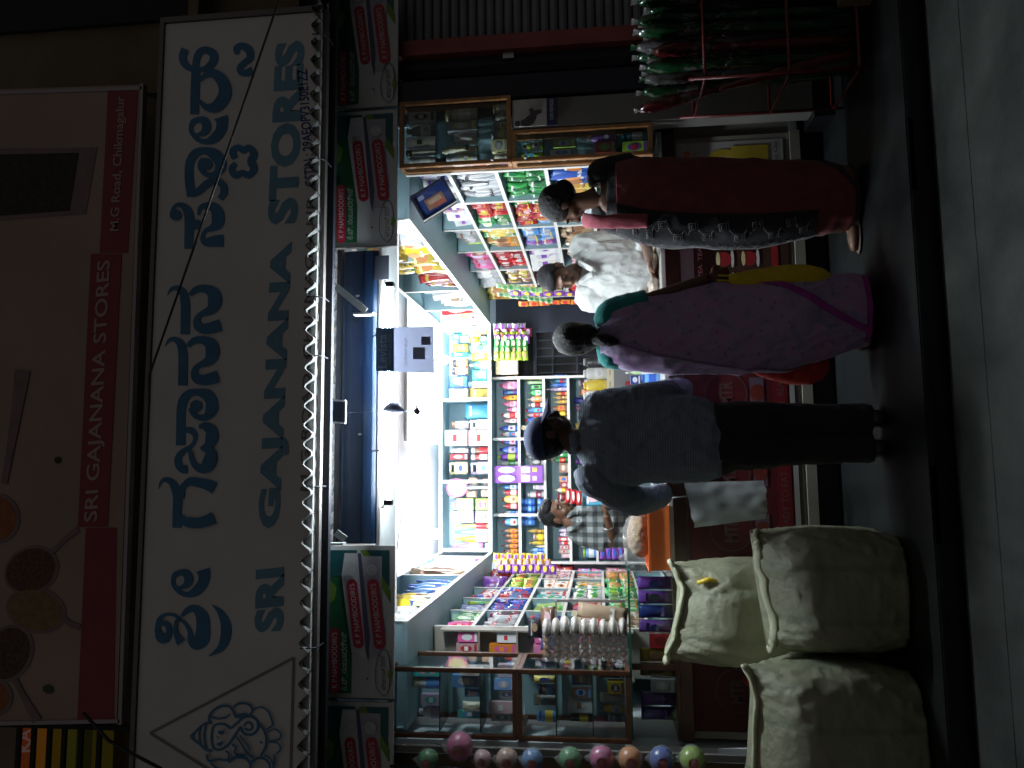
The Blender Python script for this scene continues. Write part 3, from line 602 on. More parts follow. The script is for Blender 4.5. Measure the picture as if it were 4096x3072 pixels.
# ------------------------------------------------------------------ toothpaste fascia banners
BY = 4.40
M_bw = mat('banner flex white', (.66, .67, .68), rough=.45, var=.06, scale=5)
M_bg = mat('banner dark green', (.012, .14, .055), rough=.4, var=.12, scale=4)
M_bt = mat('banner teal', (.008, .10, .11), rough=.4, var=.1, scale=4)
M_bl = mat('banner leaf green', (.16, .30, .03), rough=.45)
M_br = mat('banner red pill', (.48, .015, .05), rough=.4)
M_bgr = mat('banner pale grey', (.47, .46, .52), rough=.45)
M_bdk = mat('banner shadow print', (.10, .09, .17), rough=.5)
M_btx = mat('banner dark print', (.07, .09, .10), rough=.5)
def banner(label, x0, x1, full=True):
    z0, z1 = 2.592, 3.005; W = x1-x0; Hh = z1-z0
    t = thing('fascia_banner', label, 'banner', ((x0+x1)/2, BY, z0), 'toothpaste banners on the fascia')
    P = lambda u, v, d: Vector((x0+W*u, BY-.002-d*.0008, z1-Hh*v))          # u along, v downwards 0..1
    box('board', x0, x1, BY, BY+.02, z0, z1, M_bw, t, .002)
    box('frame', x0-.006, x1+.006, BY-.006, BY+.024, z1+.001, z1+.016, M_steel, t); box('frame', x0-.007, x0-.001, BY-.006, BY+.024, z0, z1, M_steel, t)
    def sl(n, pts, m, d): slab(n, [P(u, v, d) for u, v in pts], .0006, m, t)
    def pill(n, pts, r, m, d):
        bm = bmesh.new(); stroke(bm, [(a*W, b*Hh, r*2*Hh) for a, b in pts], lambda x, y: P(x/W, y/Hh, d), 0, 3)
        for kk, (a, b) in enumerate((pts[0], pts[-1])): disc(bm, a*W, b*Hh, r*Hh, lambda x, y: P(x/W, y/Hh, d), .00025+.0001*kk, 0, 16)
        from_bm(n, bm, m, t)
    sl('green_print', [(.03,.05),(.97,.05),(.97,.46),(.55,.46),(.5,.40),(.03,.40)], M_bg, 1)
    sl('teal_print', [(.80,.05),(.97,.05),(.97,.42),(.80,.38)], M_bt, 2)
    sl('leaf_print', [(.60,.05),(.78,.05),(.72,.17),(.64,.14)], M_bl, 3)
    sl('teal_print', [(.72,.93),(.97,.60),(.97,.93)], M_bt, 2); sl('leaf_print', [(.62,.95),(.70,.95),(.97,.60),(.97,.50)], M_bl, 4)
    sl('tube_print', [(.30,.40),(.30,.47),(.27,.47),(.27,.62),(.31,.62),(.31,.66),(.95,.50),(.95,.28),(.80,.24)], M_bw, 5)
    sl('carton_shade', [(.24,.64),(.31,.60),(.95,.47),(.95,.52),(.40,.66)], M_bdk, 6)
    sl('carton_print', [(.27,.66),(.93,.52),(.93,.82),(.27,.82)], M_bgr, 4.5)
    pill('red_pill', [(.06,.165),(.42,.150)], .072, M_br, 7); pill('red_pill', [(.36,.50),(.74,.395)], .078, M_br, 8); pill('red_pill', [(.36,.80),(.74,.70)], .085, M_br, 8)
    text_on('lettering', 'K P NAMBOODIRI\'S', P(.065,.20,9), P(.425,.187,9), P(.065,.125,9), M_bw, t)
    text_on('lettering', 'K P NAMBOODIRI\'S', P(.36,.535,10), P(.75,.427,10), P(.355,.46,10), M_bw, t); text_on('lettering', 'K P NAMBOODIRI\'S', P(.36,.84,10), P(.75,.735,10), P(.357,.76,10), M_bw, t)
    text_on('lettering', 'ಕೆ.ಪಿ. ನಂಬೂದರೀಸ್', P(.05,.34,9), P(.43,.33,9), P(.05,.25,9), M_bw, t)
    text_on('lettering', 'HERBAL TOOTHPASTE', P(.42,.885,9), P(.72,.805,9), P(.42,.86,9), M_btx, t)
    text_on('lettering', 'ಹರ್ಬಲ್ ಟೂತ್ ಪೇಸ್ಟ್', P(.06,.90,9), P(.28,.88,9), P(.06,.82,9), M_btx, t)
    bm = bmesh.new(); pl = lambda x, y: P(x/W, y/Hh, 11)
    stroke(bm, [(.02*W,.86*Hh,.004),(.08*W,.76*Hh,.004),(.2*W,.75*Hh,.004),(.31*W,.82*Hh,.004),(.30*W,.92*Hh,.006),(.18*W,.96*Hh,.008),(.05*W,.93*Hh,.006),(.02*W,.86*Hh,.004)], pl, 0, 5); from_bm('oval_line', bm, M_btx, t)
    sl('leaf_print', [(.14,.92),(.20,.93),(.18,.99),(.13,.97)], M_bl, 12)
    for k, (cx, cy) in enumerate(((.84,.38),(.84,.68))):
        bm = bmesh.new(); disc(bm, cx*W, cy*Hh, .085*Hh, lambda x, y: P(x/W, y/Hh, 12), 0, 0, 20); from_bm('seal_print', bm, M_bw, t)
        bm = bmesh.new(); disc(bm, cx*W, cy*Hh, .088*Hh, lambda x, y: P(x/W, y/Hh, 13), 0, .08*Hh, 20); stroke(bm, [(cx*W-.02,cy*Hh+.02,.003),(cx*W,cy*Hh-.02,.004),(cx*W+.022,cy*Hh+.01,.003)], lambda x, y: P(x/W, y/Hh, 13), -.0004, 4); from_bm('seal_outline', bm, M_bgr, t)
    bm = bmesh.new(); disc(bm, .13*W, .63*Hh, .015*Hh, lambda x, y: P(x/W, y/Hh, 12), 0, 0, 10); from_bm('dot_print', bm, M_btx, t)
banner('toothpaste banner on the fascia next to the hanging steel bracket', 1.342, 2.205)
banner('toothpaste banner in front of the closed grey shutter, cut by the picture edge', 2.225, 3.09)
banner('toothpaste banner on the fascia above the rusk and cosmetics showcase', -1.31, -.452)
banner('toothpaste banner above the coloured balls at the end of the fascia', -2.19, -1.33)

# ------------------------------------------------------------------ shutter drum box and hangings
M_drum = mat('shutter drum blue paint', (.0055, .020, .052), rough=.35, var=.12, scale=3, metal=.2)
db = thing('shutter_drum', 'dark blue rolled shutter hood above the lit shop opening', 'shutter box', (.4, 4.58, 2.72))
bm = bmesh.new(); pr = [(4.50,2.725),(4.485,2.76),(4.49,2.90),(4.505,2.955),(4.60,2.958),(4.68,2.92),(4.69,2.75),(4.66,2.725)]
a = [bm.verts.new((-.45, y, z)) for y, z in pr]; b = [bm.verts.new((1.34, y, z)) for y, z in pr]
for k in range(len(pr)): bm.faces.new((a[k], b[k], b[(k+1) % len(pr)], a[(k+1) % len(pr)]))
bm.faces.new(a[::-1]); bm.faces.new(b); from_bm('hood', bm, M_drum, db)
for z in (2.82, 2.94): box('seam_rib', -.45, 1.34, 4.4835, 4.4865, z, z+.004, M_drum, db)
box('bottom_lip', -.45, 1.34, 4.478, 4.499, 2.708, 2.724, M_alu, db); box('stay', 1.15, 1.30, 4.47, 4.477, 2.66, 2.75, M_bar, db)
tube('hook', [(1.05,4.48,2.86),(1.05,4.46,2.86),(1.05,4.455,2.84)], .005, M_alu, db, 6); tube('hook', [(.2,4.48,2.83),(.2,4.45,2.83),(.2,4.445,2.81)], .005, M_alu, db, 6)
M_brk = mat('bracket primer grey', (.42, .45, .45), rough=.5, metal=.3)
for (p, q, r, nm) in ((WY(725,618,4.3), WY(790,672,4.3), WY(765,679,4.3), 'angled steel bracket hanging under the awning near the toothpaste banner'), (WY(745,1165,4.3), WY(725,1150,4.3), WY(760,1175,4.3), 'folded steel bracket at the far end of the shutter hood')):
    t = thing('steel_bracket', nm, 'bracket', (q.x, 4.3, q.z)); d = (q-p).normalized(); nn = Vector((-d.z, 0, d.x))*.02
    slab('arm', [p-nn, q-nn, q+nn, p+nn], .006, M_brk, t); box('foot', r.x-.006, r.x+.006, 4.28, 4.34, q.z-.05, q.z+.07, M_brk, t)
# coffee poster hung in front of the light
M_pap = bpy.data.materials.new('backlit poster paper'); M_pap.use_nodes = True
n = M_pap.node_tree.nodes; l = M_pap.node_tree.links; b = n['Principled BSDF']; b.inputs['Base Color'].default_value = (.52, .53, .60, 1); b.inputs['Roughness'].default_value = .7
tr = n.new('ShaderNodeBsdfTranslucent'); tr.inputs[0].default_value = (.50, .53, .63, 1); ad = n.new('ShaderNodeMixShader'); ad.inputs[0].default_value = .55
l.new(b.outputs[0], ad.inputs[1]); l.new(tr.outputs[0], ad.inputs[2]); l.new(ad.outputs[0], n['Material Output'].inputs[0])
cp = thing('coffee_poster', 'coffee poster hanging in front of the bright tube light', 'poster', (.73, 4.27, 2.41))
LY = 4.27
q = lambda x, y, d=0: WY(x, y, LY-d*.0012)
slab('paper', [q(938,806), q(936,705), q(850,707), q(850,803)], .001, M_pap, cp)
slab('blue_strip', [q(851,803,-.5), q(851,707,-.5), q(812,708,-.5), q(812,802,-.5)], .0015, mat('poster blue strip', (.08, .16, .30), rough=.5), cp)
M_ptx = mat('poster pale lettering', (.25, .37, .48), rough=.5); M_pp = mat('poster grey picture', (.26, .30, .42), rough=.6)
text_on('lettering', 'Levista', q(836,795,2), q(836,722,2), q(816,795,2), M_ptx, cp, .02); text_on('lettering', 'INSTANT COFFEE', q(846,790,2), q(846,722,2), q(839,790,2), M_ptx, cp)
qd = lambda x, y: WY(x, y, 4.474)
M_dtx = mat('drum faded lettering', (.02, .045, .085), rough=.5)
text_on('lettering', 'SRINIDHI', qd(787,790), qd(787,742), qd(776,790), M_dtx, db); text_on('lettering', 'AGENCIES', qd(797,790), qd(797,745), qd(790,790), M_dtx, db)
text_on('lettering', 'ಮಲೆನಾಡ ಕಾಫಿ', q(881,790,2), q(881,730,2), q(873,790,2), M_pp, cp)
slab('pack_picture', [q(918,776,2), q(918,750,2), q(892,750,2), q(892,776,2)], .0006, M_pp, cp); slab('pack_picture', [q(930,745,2), q(930,727,2), q(910,727,2), q(910,745,2)], .0006, M_pp, cp)
# framed slate hung from the purlin, garland ornament below
fs = thing('hanging_slate', 'small dark slate with white wooden border hung under the awning', 'slate', (.3, 4.25, 2.9))
g = lambda x, y, d=0: WY(x, y, 4.25-d*.003)
slab('slate', [g(742,912), g(744,868), g(716,866), g(715,910)], .006, mat('slate face', (.03, .04, .06), rough=.5), fs)
for a_, b_ in (((745,914),(746,866)), ((746,866),(716,864)), ((745,914),(714,911))):
    p, r_ = g(*a_, 1), g(*b_, 1); d = (r_-p).normalized(); nn = Vector((-d.z, 0, d.x))*.0045; slab('border', [p-nn, r_-nn, r_+nn, p+nn], .011, M_edge, fs)
hg = thing('hanging_garland', 'folded cloth charm with leaf hanging from the shutter hood', 'ornament', (.33, 4.26, 2.45))
h = lambda x, y: WY(x, y, 4.26)
tube('string', [h(745,892), h(800,890), h(826,887)], .002, M_bar, hg, 5)
M_clo = mat('charm cloth lilac', (.32, .36, .52), rough=.8)
bm = bmesh.new(); prof = [(826,887,1),(836,883,15),(848,880,26),(856,883,24),(866,886,12),(874,888,2)]
tubebm(bm, [h(x, y) for x, y, r in prof], [r*.0016 for x, y, r in prof], 10); from_bm('pouch', bm, M_clo, hg, True)
tube('string', [h(874,888), h(885,887), h(893,887)], .0025, M_bar, hg, 5)
slab('leaf', [h(893,887), h(899,881), h(896,868), h(903,882), h(908,889), h(903,896), h(896,893)], .004, mat('dry leaf dark', (.16, .18, .24), rough=.8), hg)
w2 = tube('loose_wire', [WY(852,1094,4.34), WY(876,1094,4.36), WY(868,1110,4.5), WY(862,1150,4.7), WY(858,1185,4.88)], .004, M_edge, None, 6); tag(w2, 'white flex drooping from the end of the tube light', 'wire')

# ------------------------------------------------------------------ lights the photograph shows
tl = thing('tube_light', 'bright white tube light under the lintel across the shopfront', 'tube light', (.45, 4.34, 2.615))
box('batten', -.235, 1.115, 4.352, 4.378, 2.645, 2.670, M_edge, tl)
bm = bmesh.new(); tubebm(bm, [(-.18, 4.34, 2.615), (1.06, 4.34, 2.615)], .018, 14); from_bm('tube', bm, emat('tube glow', (.86, .95, 1.0), TUBE_L), tl, True)
for x in (-.20, 1.08): box('holder', x-.016, x+.016, 4.318, 4.361, 2.590, 2.639, M_bar, tl, .004)
for x in (.1, .8): tube('hanger', [(x, 4.366, 2.669), (x, 4.40, 2.70), (x, 4.485, 2.76)], .004, M_bar, tl, 6)
def bulb(label, p, rose):
    t = thing('light_bulb', label, 'bulb', p)
    bm = bmesh.new(); ballbm(bm, p, .048, .048, .055, None, 3); from_bm('globe', bm, emat('bulb glow', (.92, .96, 1.0), BULB_L), t, True)
    bm = bmesh.new(); tubebm(bm, [Vector(p)+Vector((0,0,.05)), Vector(p)+Vector((0,0,.09)), Vector(p)+Vector((0,0,.11))], [.016,.018,.012], 12); from_bm('holder', bm, M_edge, t, True)
    bm = bmesh.new(); tubebm(bm, [Vector(p)+Vector((0,0,.111)), (p[0], p[1], 3.235)], .008, 8); from_bm('stem', bm, M_edge, t, True)
    if rose:
        bm = bmesh.new(); tubebm(bm, [(p[0], p[1], 3.215), (p[0], p[1], 3.238)], [.05,.06], 18); from_bm('ceiling_rose', bm, mat('rose brown', (.3,.2,.18), rough=.5), t, True)
bulb('bright round bulb above the teal bottles on the back loft', (1.14, 7.95, 3.03), False)
bulb('bright bulb with brown ceiling rose near the pink bottles', (-.66, 7.55, 3.03), True)

pl_ = thing('ceiling_light_panel', 'large glaring white light panel on the shop ceiling', 'light panel', (.6, 6.5, 3.22))
c0, c1_, c2_ = WZ(950, 958, 3.215), WZ(880, 958, 3.215), WZ(950, 640, 3.215)
box('diffuser', c0.x, c2_.x, c1_.y, c0.y, 3.205, 3.215, emat('panel glow', (.92, .97, 1.0), 4.2), pl_); box('tray', c0.x-.02, c2_.x+.02, c1_.y-.02, c0.y+.02, 3.216, 3.238, M_edge, pl_)
# ------------------------------------------------------------------ stock: unit shapes shared between alike goods
UM = {}
def umesh(key, fn, smooth=True):
    if key in UM: return UM[key]
    bm = bmesh.new(); fn(bm); bmesh.ops.recalc_face_normals(bm, faces=bm.faces)
    me = bpy.data.meshes.new(key); bm.to_mesh(me); bm.free()
    if smooth: me.polygons.foreach_set('use_smooth', [True]*len(me.polygons))
    me.materials.append(None); UM[key] = me
    return me
def lathe(prof, seg=14, flat=1.0):
    def f(bm):
        rr = [[bm.verts.new((r*math.cos(2*math.pi*k/seg), r*flat*math.sin(2*math.pi*k/seg), z)) for k in range(seg)] for r, z in prof]
        for a, b in zip(rr, rr[1:]):
            for k in range(seg): bm.faces.new((a[k], a[(k+1) % seg], b[(k+1) % seg], b[k]))
        bm.faces.new(rr[0][::-1]); bm.faces.new(rr[-1])
    return f
def cushion(bm, nx=8, nz=10, belly=.5, seal=.06, ruff=.02):
    fr = {}
    for s in (-1, 1):
        for i in range(nx+1):
            for j in range(nz+1):
                u, v = i/nx, j/nz; e = min(1, max(0, (min(v, 1-v)-seal)/.3)); g = (math.sin(math.pi*min(1, max(0, (u-.02)/.96))))**.5*e**.6
                x = u-.5 + (0 if e > 0 else 0); wz = ruff*math.sin(u*29+j)*.4*(1-e)
                x *= 1-.08*math.sin(math.pi*v)
                fr[(s, i, j)] = bm.verts.new((x, s*belly*g + wz, v))
    for s in (-1, 1):
        for i in range(nx):
            for j in range(nz): bm.faces.new((fr[(s,i,j)], fr[(s,i+1,j)], fr[(s,i+1,j+1)], fr[(s,i,j+1)]))
    bmesh.ops.remove_doubles(bm, verts=bm.verts, dist=1e-4)
SHAPES = {
 'bottle': lambda bm: lathe([(.42,0),(.5,.02),(.5,.60),(.46,.70),(.22,.80),(.16,.84),(.16,.88)])(bm),
 'slim': lambda bm: lathe([(.45,0),(.5,.02),(.5,.78),(.40,.86),(.3,.88)])(bm),
 'flat': lambda bm: lathe([(.40,0),(.47,.02),(.5,.30),(.5,.62),(.40,.78),(.22,.86),(.2,.88)], 16, .8)(bm),
 'curvy': lambda bm: lathe([(.42,0),(.48,.03),(.5,.2),(.42,.42),(.47,.58),(.42,.72),(.2,.84),(.14,.88)], 16, .8)(bm),
 'cone': lambda bm: lathe([(.46,0),(.5,.03),(.5,.55),(.30,.80),(.12,.97),(.08,1.0)], 14, .7)(bm),
 'jar': lambda bm: lathe([(.44,0),(.5,.03),(.5,.72),(.44,.80),(.40,.82)])(bm),
 'cap': lambda bm: lathe([(.5,0),(.5,.85),(.42,1)], 12)(bm),
 'band': lambda bm: lathe([(.51,0),(.515,.02),(.515,.98),(.51,1)], 14)(bm),
 'ball': lambda bm: ballbm(bm, (0,0,.5), .5, .5, .5, None, 3),
 'pouch': lambda bm: cushion(bm),
 'packet': lambda bm: cushion(bm, 10, 6, .5, .02, .05),
 'carton': lambda bm: boxbm(bm, -.5, .5, -.5, .5, 0, 1, .012),
 'roll': lambda bm: lathe([(.5,0),(.5,1)], 16)(bm),
 'sheet': lambda bm: boxbm(bm, -.5, .5, -.5, .5, 0, 1),
}
def ush(k): return umesh('stock_'+k, SHAPES[k], k not in ('carton', 'sheet'))
def panel_mesh():
    def f(bm):
        n = 18; vs = [bm.verts.new((.5*math.cos(2*math.pi*i/n), 0, .5*math.sin(2*math.pi*i/n))) for i in range(n)]; bm.faces.new(vs)
    return umesh('stock_disc', f, False)
def rect_mesh():
    def f(bm): bm.faces.new([bm.verts.new(p) for p in ((-.5,0,0),(.5,0,0),(.5,0,1),(-.5,0,1))])
    return umesh('stock_rect', f, False)
def inst(name, me, m, parent=None, loc=(0,0,0), sc=(1,1,1), rot=(0,0,0)):
    o = bpy.data.objects.new(name, me); COL.objects.link(o); o.location = loc; o.scale = sc; o.rotation_euler = rot
    o.material_slots[0].link = 'OBJECT'; o.material_slots[0].material = m
    if parent is not None: o.parent = parent
    return o
def cc(c): return C[c] if isinstance(c, str) else c
NPROD = [0]
def good(kind, x, y, z, wd, dp, h, c1, c2, label, group, face=0.0, c3='white', tilt=0.0, name=None):
    """one article of stock standing on (x, y, z); face = turn about the vertical, 0 looks at the street"""
    NPROD[0] += 1
    jt = random.Random(NPROD[0]*31).choice((.62,.8,1.0,1.12)); ds = random.Random(NPROD[0]*17).choice((0,.1,.25))
    def jc(c): g = sum(c)/3; return tuple(round(min(.85, max(.01, (v*(1-ds)+g*ds)*jt)), 2) for v in c)
    m1, m2, m3 = pk(jc(cc(c1))), pk(jc(cc(c2))), pk(cc(c3))
    nm = name or {'bottle':'bottle','slim':'bottle','flat':'bottle','curvy':'bottle','cone':'bottle','jar':'jar','pouch':'pouch','packet':'packet','carton':'carton','roll':'tin','jug':'jerry_can','ball':'ball'}[kind]
    t = bpy.data.objects.new(nm, None); t.empty_display_size = .05; COL.objects.link(t); t.location = (x, y, z); t.rotation_euler = (0, tilt, face)
    tag(t, label, ' '.join(nm.split('_')[-2:]), group)
    f = -dp/2
    rr = random.Random(NPROD[0])
    if kind in ('bottle', 'slim', 'flat', 'curvy'):
        inst('body', ush(kind), m1, t, sc=(wd, dp, h))
        cw = {'bottle':.36,'slim':.66,'flat':.5,'curvy':.34}[kind]
        inst('cap', ush('cap'), m2, t, (0,0,h*.87), (wd*cw, dp*cw, h*.13))
        inst('label', ush('band'), m3, t, (0,0,h*.18), (wd, dp*(.8 if kind in ('flat','curvy') else 1), h*.34))
        inst('logo', panel_mesh(), m2, t, (0, f*1.06*(.84 if kind in ('flat','curvy') else 1), h*(.33+rr.uniform(-.04,.04))), (wd*.5, 1, h*.16))
    elif kind == 'cone':
        inst('body', ush('cone'), m1, t, sc=(wd, dp, h)); inst('cap', ush('cap'), m2, t, (0,0,h*.80), (wd*.46, dp*.40, h*.20)); inst('label', ush('band'), m3, t, (0,0,h*.14), (wd, dp*.7, h*.30))
    elif kind == 'jar':
        inst('body', ush('jar'), m1, t, sc=(wd, dp, h)); inst('lid', ush('cap'), m2, t, (0,0,h*.80), (wd*.94, dp*.94, h*.20)); inst('label', ush('band'), m3, t, (0,0,h*.2), (wd, dp, h*.38))
    elif kind in ('pouch', 'packet'):
        inst('wrapper', ush(kind), m1, t, sc=(wd, dp, h))
        if rr.random() < .75: inst('print', panel_mesh(), m2, t, (wd*rr.uniform(-.08,.08), f*1.01, h*.52), (wd*rr.uniform(.4,.62), 1, h*rr.uniform(.3,.5)))
        inst('print', rect_mesh(), m3, t, (0, f*.86, h*rr.choice((.70, .26))), (wd*.62, 1, h*.09))
    elif kind == 'carton':
        inst('body', ush('carton'), m1, t, sc=(wd, dp, h))
        inst('print', panel_mesh(), m2, t, (0, f-.0012, h*.55), (wd*.66, 1, h*.52)); inst('print', rect_mesh(), m3, t, (0, f-.002, h*.45), (wd*.45, 1, h*.18)); inst('print', rect_mesh(), m2, t, (0, f-.001, h*.06), (wd*.9, 1, h*.12))
    elif kind == 'roll':
        inst('body', ush('roll'), m1, t, sc=(wd, dp, h)); inst('lid', ush('cap'), m2, t, (0,0,h*.93), (wd*1.02, dp*1.02, h*.07)); inst('label', ush('band'), m3, t, (0,0,h*.3), (wd, dp, h*.3))
    elif kind == 'jug':
        def jug(bm):
            boxbm(bm, -.5, .5, -.5, .5, 0, .72, .06); boxbm(bm, -.5, -.30, -.3, .3, .73, .94, .03); boxbm(bm, -.5, .46, -.3, .3, .90, 1.0, .03); boxbm(bm, .26, .46, -.3, .3, .73, .89, .03)
        inst('body', umesh('stock_jug', jug, False), m1, t, sc=(wd, dp, h)); inst('cap', ush('cap'), m2, t, (wd*.3,0,h*.995), (wd*.2, wd*.2, h*.07))
        inst('label', rect_mesh(), m3, t, (0, f-.0012, h*.12), (wd*.74, 1, h*.46)); inst('logo', panel_mesh(), m2, t, (0, f-.0024, h*.36), (wd*.5, 1, h*.24))
    elif kind == 'ball':
        inst('shell', ush('ball'), m1, t, sc=(wd, wd, h))
    return t
def Z1(zx, zy): return ZM(1560, 1300, zx, zy)
def Z2(zx, zy): return ZM(1560, 1800, zx, zy)
def back_item(kind, Z, y0, y1, xt, xb, c1, c2, label, group, Y=8.47, c3='white', zb=None, dp=None):
    a = WY(*Z(xb, (y0+y1)/2), Y); tp = WY(*Z(xt, (y0+y1)/2), Y); l_ = WY(*Z((xt+xb)/2, y1), Y); r_ = WY(*Z((xt+xb)/2, y0), Y)
    z = zb if zb is not None else a.z
    wd = (r_.x-l_.x)*.97; h = tp.z-a.z
    return good(kind, (l_.x+r_.x)/2, Y, z+.001, wd, min(dp or wd, .17), h, c1, c2, label, group, 0.0, c3)

LB = 2.592          # top of the loft's bottom board
G = 'goods on the back loft'
for i, (y0, xt, xb, c) in enumerate(((36,950,1100,'orange'),(60,855,1010,'peach'),(50,800,900,'lgreen'),(85,900,1030,'orange'),(120,990,1105,'green'),(125,880,985,'yellow'),(95,690,800,'teal'),(165,905,1010,'lyellow'),(120,780,880,'lgreen'))):
    back_item('pouch', Z1, y0, y0+72, xt, xb, c, 'white', '%s snack pouch, %s of the heap in the loft corner' % (c.replace('l','pale ',1) if c in ('lgreen','lyellow') else c, NTH(i)), G, Y=8.42+.03*(i % 4), dp=.06)
for z, y0, y1, xt, xb, k, c1, c2, lb in (
 (Z1,205,300,690,870,'pouch','yellow','orange','yellow pouch lying above the green pouch on the loft'), (Z1,215,310,880,1100,'pouch','lgreen','green','pale green pouch beside the teal bottle on the loft'), (Z1,300,360,680,870,'pouch','teal','cyan','teal pouch on top of the yellow pouch in the loft'),
 (Z1,310,400,890,1100,'pouch','yellow','lyellow','bright yellow pouch next to the teal bottle on the loft'), (Z1,400,490,870,1100,'bottle','teal','white','teal bottle with white label under the dark jars'), (Z1,375,470,700,868,'jar','brown','black','dark coffee jar stacked over the teal bottle'), (Z1,470,555,690,868,'jar','brown','black','dark coffee jar stacked over the teal refill pouch'),
 (Z1,495,625,895,1100,'pouch','teal','white','large teal refill pouch with white print on the loft'), (Z1,560,705,650,868,'pouch','blue','white','blue and white pouch on top of the cream carton'), (Z1,628,700,900,1100,'carton','cream','tan','cream carton under the blue and white pouch'), (Z1,700,835,670,868,'pouch','lyellow','orange','pale yellow noodle pouch, upper of two beside the loft divider'), (Z1,695,835,872,1102,'pouch','amber','yellow','amber noodle pouch, lower of two beside the loft divider'),
 (Z1,865,1045,810,1102,'pouch','cyan','red','big blue detergent bag with red print on the loft'), (Z1,1050,1155,875,1102,'jug','white','lgreen','white handled bottle beside the detergent bag'), (Z1,1062,1150,685,872,'jar','grey','brown','smoky jar on top of the white handled bottle'),
 (Z1,1162,1340,625,862,'carton','white','lpink','red and white cereal carton, upper of the stacked pair'), (Z1,1162,1340,866,1102,'carton','lpink','lyellow','red and white cereal carton, lower of the stacked pair'), (Z1,1352,1420,880,1102,'jar','brown','silver','brown syrup jar nearer the cereal cartons'), (Z1,1424,1495,880,1102,'jar','dred','silver','dark red syrup jar nearer the oil cans'), (Z1,1360,1420,672,868,'jar','silver','white','clear jar stacked over the brown syrup jar'), (Z1,1424,1490,672,868,'carton','red','silver','red topped box of glasses over the syrup jars'),
 (Z1,1512,1655,665,868,'jug','lyellow','blue','yellowish oil can, upper of the two stacked cans'), (Z1,1512,1655,880,1102,'jug','lilac','cyan','lilac oil can, lower of the two stacked cans'),
 (Z2,532,665,748,930,'carton','lime','purple','green and purple detergent carton, top of the pair by the racket'), (Z2,532,665,935,1104,'carton','lime','purple','green and purple detergent carton, bottom of the pair by the racket'), (Z2,672,800,748,930,'carton','lilac','purple','lilac detergent carton, top of the pair by the slim bottles'), (Z2,672,800,935,1104,'carton','lilac','purple','lilac detergent carton, bottom of the pair by the slim bottles'),
 (Z2,545,660,672,745,'carton','blue','purple','flat violet box lying on the green detergent cartons'), (Z2,672,785,676,745,'carton','brown','tan','flat brown box lying on the lilac detergent cartons'),
 (Z2,812,868,700,1104,'cone','yellow','yellow','slim red and yellow cleaner bottle next to the detergent cartons'), (Z2,875,940,695,1104,'cone','cyan','green','slim green and blue cleaner bottle on the loft'), (Z2,945,1020,698,1104,'cone','yellow','amber','slim yellow cleaner bottle on the loft'), (Z2,1026,1102,695,1030,'cone','pink','pink','slim pink cleaner bottle standing on a box')):
    back_item(k, z, y0, y1, xt, xb, c1, c2, lb, G, zb=(LB if xb > 1090 else None), c3=('red' if ('slim red' in lb or 'cereal' in lb) else 'white'))
back_item('carton', Z2, 1026, 1102, 1034, 1104, 'tan', 'brown', 'small tan box under the slim pink bottle', G, zb=LB)
# racket in its bag and slipper packets
rk = thing('insect_racket', 'pink rimmed racket with yellow mesh standing in the loft', 'racket', WY(*Z2(1100, 420), 8.36))
bm = bmesh.new(); cpt = [(630,420),(650,345),(720,322),(800,335),(850,390),(850,450),(800,500),(720,515),(650,490)]
pp = [WY(*Z2(*p), 8.35) for p in cpt]; pp = pp + [pp[0]]; tubebm(bm, pp, .011, 8, False); from_bm('rim', bm, pk(C['pink']), rk, True)
slab('mesh_face', [WY(*Z2(*p), 8.352) for p in cpt], .004, pk(C['lyellow']), rk)
tube('handle', [WY(*Z2(850,420), 8.35), WY(*Z2(950,415), 8.35), WY(*Z2(1098,412), 8.35)], [.012,.016,.018], pk(C['white']), rk)
for i, (y0, xt, xb) in enumerate(((300,860,970),(300,1005,1104),(440,840,970),(430,985,1104))):
    back_item('packet', Z2, y0, y0+92, xt, xb, 'peach', 'tan', 'peach rubber slipper packet, %s around the racket handle' % NTH(i), 'slipper packets', Y=8.45, dp=.07, zb=(LB if xb > 1000 else None))

G = 'bottles on the back rack'
def shelfrow(Z, zb, items, rowname, kind0='flat'):
    cnt = {}
    for it in items:
        y0, y1, xt, c1, c2 = it[:5]; k = it[5] if len(it) > 5 else kind0; c3 = it[6] if len(it) > 6 else 'white'
        cn = {'lblue':'sky blue','lpink':'pale pink','lgreen':'pale green','lyellow':'pale yellow','dgreen':'dark green','dred':'dark red'}.get(c1, c1); nm = {'carton':'carton','pouch':'pouch','jar':'jar','roll':'tin'}.get(k, 'bottle')
        cap = {'lblue':'sky blue','lpink':'pale pink','lgreen':'pale green','lyellow':'pale yellow','dgreen':'dark green','dred':'dark red'}.get(c2, c2)
        key = (cn, nm, cap); cnt[key] = cnt.get(key, 0)+1
        n = sum(1 for q in items if (q[0] <= y0 and q[3] == c1 and q[4] == c2))
        back_item(k, Z, y0, y1, xt, it[7] if len(it) > 7 else xt+200, c1, c2, '%s %s with %s top, %s such on the %s' % (cn, nm, cap, NTH(cnt[key]-1), rowname) , G, Y=8.49, zb=zb, c3=c3)
r = 'top row of the back rack'
B1 = 1400
